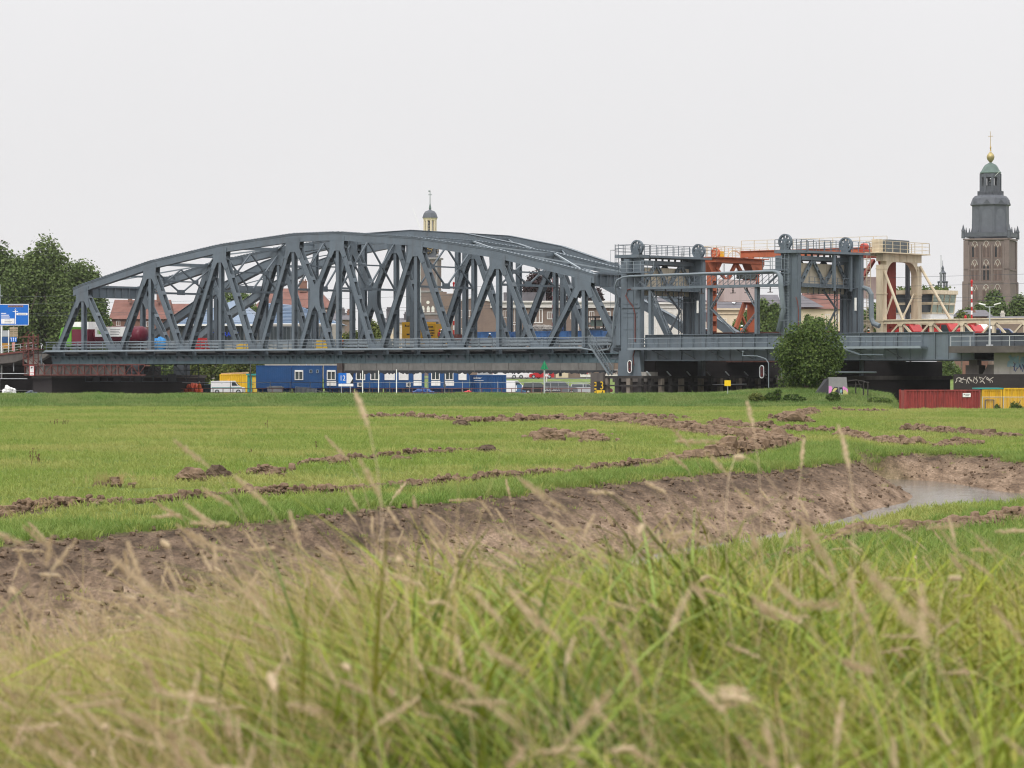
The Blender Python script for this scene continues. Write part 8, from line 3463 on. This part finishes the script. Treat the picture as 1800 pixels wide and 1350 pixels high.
for a, b, lab in ((838, 907, 'blue open wagon left in the row, behind the seventh truss post'), (913, 985, 'middle blue open wagon in front of the apartment windows'), (990, 1068, 'right blue open wagon close to the end of the truss')):
    sa, sb = S_(a, 20), S_(b, 20)
    t = bthing('open_wagon', lab, 'railway wagon', sa, 20, 3.1, WG)
    mb = MB()
    for w in (19.0, 21.6): mb.box(sa, sb, w, w + .08, 3.9, 5.25)
    for s in (sa, sb - .08): mb.box(s, s + .08, 19.08, 21.6, 3.9, 5.25)
    part('body', mb, bluew, t)
    mb = MB()
    k = sa
    while k < sb:
        mb.box(k, k + .12, 18.92, 18.999, 3.9, 5.3)
        k += 1.3
    mb.box(sa, sb, 18.94, 18.999, 5.2, 5.3)
    part('stakes', mb, bluew, t)
    mb = MB()
    mb.box(sa + .1, sb - .1, 19.2, 21.4, 3.5, 3.9)
    for s in (sa + 1.2, sa + 2.6, sb - 2.6, sb - 1.2): mb.lathe([(.42, -.08), (.42, .08)], 12, (s, 19.2, 3.52), 'y')
    part('chassis', mb, steel_dk, t)
bheap('ballast_load', 'grey heap of ballast in the middle blue wagon', 'load', 952, 20.4, 4.5, 1.2, mat('ballast_grey', (.30, .28, .26), rough=1, var=.25, scale=3), 13, 5.0, 6)
t = bthing('works_locomotive', 'small dark works engine with cab windows by the right end of the truss', 'locomotive', S_(1050, 21), 21, 3.1)
s = S_(1052, 22)
mb = MB()
mb.box(s - 2.6, s + 2.4, 21.8, 24.2, 3.6, 5.6)
part('body', mb, steel_dk, t)
mb = MB()
mb.box(s - 1.8, s + 2.2, 21.9, 24.1, 7.0, 7.15)
for a in (-1.7, -.5, .8, 2.0): mb.box(s + a - .08, s + a + .08, 21.9, 22.05, 5.6, 7.0)
mb.box(s + .9, s + 2.1, 22.1, 24, 5.6, 7.0)
part('cab', mb, black, t)
mb = MB()
mb.box(s - 1.6, s + .7, 22.5, 22.55, 5.9, 6.7)
part('pane', mb, glass_refl, t)

# red machines, blue car and white tent behind the cream truss
red_m = mat('machine_red', (.42, .03, .03), rough=.45, var=.12)
def rmach(label, p0, p1, w, h, seed, extra=True):
    sa, sb = S_(p0, w), S_(p1, w)
    t = bthing('red_crane_vehicle', label, 'machine', sa, w, 2.95, 'red machines behind the cream truss')
    mb = MB()
    mb.poly_y([(sa, 3.6), (sb, 3.6), (sb, 3.6 + h * .6), (sb - .6, 3.6 + h), (sa + (sb - sa) * .55, 3.6 + h), (sa + (sb - sa) * .5, 3.6 + h * .75), (sa, 3.6 + h * .7)], w, w + 2.3)
    part('body', mb, red_m, t)
    mb = MB()
    mb.poly_y([(sb - 1.3, 3.7 + h * .45), (sb - .25, 3.7 + h * .45), (sb - .65, 3.5 + h * .95), (sb - 1.3, 3.5 + h * .95)], w - .03, w - .002)
    part('window', mb, glass, t)
    mb = MB()
    mb.beam((sa - .5, w + 1, 3.6 + h * .9), (sb - .5, w + 1, 3.6 + h * 1.05), .35, .3)
    part('boom', mb, red_dk, t)
    mb = MB()
    for q in (.2, .8): mb.lathe([(.45, -.15), (.45, .15)], 12, (sa + (sb - sa) * q, w + .1, 3.3), 'y')
    part('wheel', mb, black, t)
rmach('left red machine with a boom, behind the foot of the cream tower', 1553, 1606, 19.2, 2.0, 1)
rmach('middle red machine behind the cream truss, right of the tower', 1632, 1672, 19.2, 2.15, 2)
rmach('right red machine behind the cream truss, next to the blue car', 1682, 1714, 19.2, 1.9, 3)
car('dark blue car behind the cream truss at the right', 'blue_car', 'car', BW(S_(1765, 28), 28, 3.42), -TH + .35, pbl, 4.8, 1.75, 1.8, 'estate')
s = S_(1726, 31)
mb = MB()
mb.box(s - 1.5, s + 1.5, 30, 32.5, 3.4, 5.0)
mb.add([(s - 1.7, 29.8, 5.0), (s + 1.7, 29.8, 5.0), (s + 1.7, 32.7, 5.0), (s - 1.7, 32.7, 5.0), (s, 31.2, 5.9)], [(0, 1, 4), (1, 2, 4), (2, 3, 4), (3, 0, 4)])
bsolo('white_tent', mb, white, 'small white tent roof left of the dark blue car', 'tent', s, 31, 3.4)
# ground the machines stand on
mb = MB()
mb.box(76, 140, 26.0, 60, 1.8, 3.4)
mb.v = [tuple(BW(*v)) for v in mb.v]
structure('station_yard', mb, MATS['quay_paving'])


def striped_pole(label, px, p0, p1, Y, r, n, group):
    b, tp = AT(px, p1, Y), AT(px, p0, Y)
    t = thing('striped_pole', label, 'striped pole', (b.x, Y, b.z), 0, group)
    h = tp.z - b.z
    for k in range(n):
        mb = MB()
        mb.tube([(0, 0, h * k / n), (0, 0, h * (k + 1) / n)], r, 8)
        part('band', mb, red_sig if (n - 1 - k) % 2 == 0 else white, t)
    mb = MB()
    mb.lathe([(r * 1.4, h), (r * 1.5, h + .2), (r * .8, h + .35)], 8)
    part('cap', mb, red_sig, t)
    return t


SPG = 'red and white striped poles'
striped_pole('red and white striped pole in front of the church tower', 1708, 497, 560, 345, .10, 9, SPG)
striped_pole('red and white striped pole before the copper beech', 972, 474, 590, 395, .11, 15, SPG)
striped_pole('red and white striped pole left of the apartment gable', 797.5, 500, 588, 400, .10, 11, SPG)
mb = MB()
b = AT(1697, 565, 345)
mb.tube([(0, 0, -.8), (0, 0, .55)], .12, 8)
mb.lathe([(.16, .1), (.16, .55), (.06, .75)], 8)
solo('red_marker', mb, red_sig, 'short red marker left of the striped pole by the church', 'marker', (b.x, 345, b.z))

# signs at the far left
LY = 418.0
b = AT(2, 640, LY)
t = thing('lamp_post', 'tall grey lamp post at the left picture edge', 'lamp post', (b.x - .3, LY, b.z))
Z = ZPL(LY, b.z)
mb = MB()
mb.tube([(0, 0, 0), (0, 0, Z(500))], [.36, .22], 10)
mb.lathe([(.5, Z(521)), (.5, Z(519))], 10)
part('post', mb, mat('post_greygreen', (.26, .29, .27), rough=.6), t)
b = AT(24, 640, 415)
t = thing('road_sign', 'large blue road direction sign with white panels at the far left', 'road sign', (b.x, 415, b.z))
X, Z = PXL(415, b.x), ZPL(415, b.z)
mb = MB()
mb.box(X(-30), X(50), 0, .08, Z(571.5), Z(535))
part('board', mb, blue_s, t)
mb = MB()
for a, c_, d, e in ((-30, 50.5, 535.5, 534.5), (-30, 50.5, 572, 571), (49.8, 50.6, 572, 535)): mb.box(X(a), X(c_), -.012, .0, Z(d), Z(e))
mb.box(X(26.5), X(28), -.012, 0, Z(569.5), Z(543))
mb.box(X(22.5), X(31.5), -.013, -.001, Z(548), Z(547))
mb.poly_y([(X(25.5), Z(545)), (X(29), Z(545)), (X(27.2), Z(541.5))], -.012, 0)
mb.box(X(29), X(48.5), -.012, 0, Z(554), Z(550))
mb.box(X(2), X(25.5), -.012, 0, Z(569), Z(560))
for k, l in enumerate((9, 14, 15)): mb.box(X(2), X(2 + l), -.012, 0, Z(551.5 + k * 3.2), Z(550.2 + k * 3.2))
part('white_fields', mb, white, t)
mb = MB()
mb.box(X(14), X(41), -.014, -.001, Z(540), Z(536.8))
part('brown_field', mb, mat('sign_brown', (.30, .16, .12), rough=.5), t)
mb = MB()
for a, l in ((562, 12), (564.8, 16), (567.3, 14)): mb.box(X(8), X(8 + l * .8), -.016, -.0121, Z(a + .6), Z(a))
mb.box(X(32), X(46), -.016, -.0121, Z(552.6), Z(551.6))
for k in range(9): mb.box(X(16 + k * 2.6), X(17.8 + k * 2.6), -.018, -.0141, Z(539.2), Z(537.6))
part('small_print', mb, steel_dk, t)
for q in (-20, 2.6):
    mb = MB()
    mb.tube([(X(q), .2, -2), (X(q), .2, Z(537))], .11, 8)
    part('post', mb, white, t)
b = AT(23, 640, 412)
t = thing('tourist_sign', 'light brown slatted sign board below the blue road sign', 'sign', (b.x, 412, b.z))
X, Z = PXL(412, b.x), ZPL(412, b.z)
for k in range(5):
    mb = MB()
    mb.box(X(17), X(31.5), -.03, .03, Z(578.6 + k * 4), Z(575.2 + k * 4))
    part('slat', mb, mat('slat_tan', (.33, .26, .17), rough=.8, var=.2, scale=2), t)
mb = MB()
mb.tube([(X(24), .1, -1), (X(24), .1, Z(574))], .06, 6)
part('post', mb, galv, t)
b = AT(24, 640, 409)
t = thing('lane_sign', 'small square blue traffic sign with white arrows and a red ringed sign below', 'sign', (b.x, 409, b.z))
X, Z = PXL(409, b.x), ZPL(409, b.z)
mb = MB()
mb.box(X(18.5), X(29.5), -.05, -.01, Z(601), Z(592.5))
part('board', mb, blue_s, t)
mb = MB()
for q in (-.24, 0, .24):
    mb.beam((q, -.06, Z(600)), (q * 1.3, -.06, Z(595)), .05, .06)
    mb.poly_y([(q * 1.3 - .09, Z(595)), (q * 1.3 + .09, Z(595)), (q * 1.3, Z(593.3))], -.065, -.055)
part('arrows', mb, white, t)
mb = MB()
mb.box(X(21), X(26.5), -.05, -.01, Z(617), Z(602))
part('lower_board', mb, mat('sign_pale_red', (.5, .22, .18), rough=.5), t)
mb = MB()
mb.tube([(0, .05, -1), (0, .05, Z(592))], .05, 6)
part('post', mb, galv, t)
b = AT(9, 640, 412)
t = thing('kiosk', 'small booth with grey top, blue band and ochre base at the far left', 'booth', (b.x, 413.5, b.z))
X, Z = PXL(413.5, b.x), ZPL(413.5, b.z)
for nm, z0, z1, m in (('base', 613, 603, mat('ochre_board', (.42, .22, .05), rough=.7)), ('blue_band', 602.5, 592, blue_p), ('top', 591.5, 581, galv)):
    mb = MB()
    mb.box(X(3.5), X(15), 0, 1.2, Z(z0), Z(z1))
    part(nm, mb, m, t)
mb = MB()
for q in (2, 14.5): mb.box(X(q), X(q + 1.4), -.05, 0, Z(622), Z(580))
part('white_post', mb, white, t)


# ---------------------------------------------------------------- people: site workers, small in the distance
def person(label, px, w, z, top, legs, helmet, seed, face=0.0, world=None, arm=.35):
    """One skinned body; helmet and vest are its clothing."""
    s = S_(px, w)
    loc = BW(s, w, z) if world is None else Vector(world)
    t = thing('person', label, 'person', loc, face, 'site workers')
    me = bpy.data.meshes.new('person_body')
    v = [(0, 0, .95), (0, 0, 1.2), (0, 0, 1.42), (0, 0, 1.53), (0, -.02, 1.66), (0, 0, 1.75),
         (.10, 0, .9), (.12, .02, .5), (.13, .04, .07), (.14, -.10, .04), (-.10, 0, .9), (-.13, -.06, .5), (-.13, .02, .07), (-.14, -.13, .04),
         (.19, 0, 1.40), (.27, .02, 1.12), (.24, -.18 * arm * 3, .92), (.235, -.22 * arm * 3, .85), (-.19, 0, 1.40), (-.27, .02, 1.12), (-.24, -.1, .90), (-.235, -.13, .82)]
    e = [(0, 1), (1, 2), (2, 3), (3, 4), (4, 5), (0, 6), (6, 7), (7, 8), (8, 9), (0, 10), (10, 11), (11, 12), (12, 13), (2, 14), (14, 15), (15, 16), (16, 17), (2, 18), (18, 19), (19, 20), (20, 21)]
    r = [.16, .15, .16, .055, .095, .06, .10, .07, .05, .045, .10, .07, .05, .045, .07, .05, .038, .045, .07, .05, .038, .045]
    me.from_pydata(v, e, [])
    o = bpy.data.objects.new('body', me)
    COL.objects.link(o)
    md = o.modifiers.new('skin', 'SKIN')
    for k, q in enumerate(me.skin_vertices[0].data):
        q.radius = (r[k], r[k] * .8)
        q.use_root = k == 0
    sd = o.modifiers.new('smooth', 'SUBSURF')
    sd.levels = sd.render_levels = 1
    me.materials.append(mat('clothes_' + legs[0], legs[1], rough=.9, var=.1))
    o.parent = t
    ORG[o.name] = (0, 0, 0)
    mb = MB()
    mb.lathe([(.21, .92), (.22, 1.15), (.24, 1.38), (.13, 1.47)], 12)
    part('vest', mb, mat('vest_' + top[0], top[1], rough=.7, var=.08), t)
    mb = MB()
    mb.lathe([(.15, 1.70), (.145, 1.76), (.10, 1.83), (.03, 1.85)], 12, (0, -.01, 0))
    mb.box(-.08, .08, -.2, -.1, 1.70, 1.715)
    part('helmet', mb, mat('helmet_' + helmet[0], helmet[1], rough=.35), t)
    return t


orv, blk = ('orange', (.75, .17, .03)), ('dark', (.04, .045, .06))
hw_, hy_, hr_ = ('white', (.8, .8, .8)), ('yellow', (.75, .55, .02)), ('red', (.5, .03, .03))
person('worker in an orange vest and yellow helmet standing near the middle of the bridge', 601, 9.6, DZ, orv, blk, hy_, 1)
person('worker with a white helmet behind the blue wagons near the apartment block', 861, 15.0, DZ + .3, blk, blk, hw_, 2)
person('worker in blue on the middle blue wagon', 987, 20.4, 4.6, ('blue', (.06, .12, .30)), ('navy', (.03, .05, .12)), ('pale_blue', (.25, .4, .55)), 3)
person('worker in a red jacket beside the yellow machine', 773, 17.0, DZ + .9, ('red', (.45, .03, .04)), blk, hr_, 4)
person('worker in a pale shirt beside the yellow machine', 776.5, 16.6, DZ + .9, ('pale', (.6, .55, .55)), blk, hw_, 5)
person('worker in orange with a white helmet by the orange tower', 1304, 15.0, DZ + .9, orv, blk, hw_, 6)
person('worker in dark clothes between the left grey tower and the orange tower', 1241, 15.0, DZ + .6, blk, blk, hw_, 7)
person('worker with a white helmet behind the right grey tower', 1527, 15.2, DZ + .3, orv, blk, hw_, 8)
person('person in orange clothes with a white helmet by the orange netting heap', 350, 0, 0, orv, orv, hw_, 9, 0, ((350.5 - 900) / F * 422.5, 422.5, QZ))

# dry stalks standing in the meadow
DS = 'dry dock stalks in the meadow'
dock = mat('dry_dock', (.11, .055, .035), rough=.95, var=.2)
for k, (px, pb, h, n, lab) in enumerate(((62, 818, 34, 5, 'tallest clump of dry brown stalks in the left meadow'), (104, 748, 14, 9, 'wide low clump of dry stalks at the far left of the meadow'), (271, 728, 10, 2, 'short dry stalk near the levee on the left'), (388, 750, 9, 1, 'single short dry stalk left of the middle'), (470, 752, 14, 2, 'thin dry stalk in the middle of the left meadow'), (557, 788, 24, 1, 'single upright dry stalk left of the tall grass heads'), (442, 800, 12, 2, 'low dry stalk above the flat soil heaps'))):
    Y = F * ZC / (pb - YH)
    b = AT(px, pb, Y)
    rr = random.Random(k + 40)
    mb = MB()
    hm = h * Y / F
    for q in range(n):
        a = rr.uniform(-.25, .25)
        x = rr.uniform(-.5, .5) * (.9 if n > 6 else .3)
        hh = hm * rr.uniform(.6, 1)
        mb.tube([(x, 0, -.05), (x + a * hh * .4, 0, hh * .5), (x + a * hh, 0, hh)], [.008, .007, .004], 4)
        for j in range(8):
            u = rr.uniform(.35, 1)
            mb.blob((x + a * hh * u + rr.uniform(-.03, .03), rr.uniform(-.03, .03), hh * u), (.011, .011, .022), rr.randrange(999), 5, 4, .3)
    solo('dry_stalk', mb, dock, lab, 'plant', (b.x, Y, gz(b.x, Y)), 0, DS)
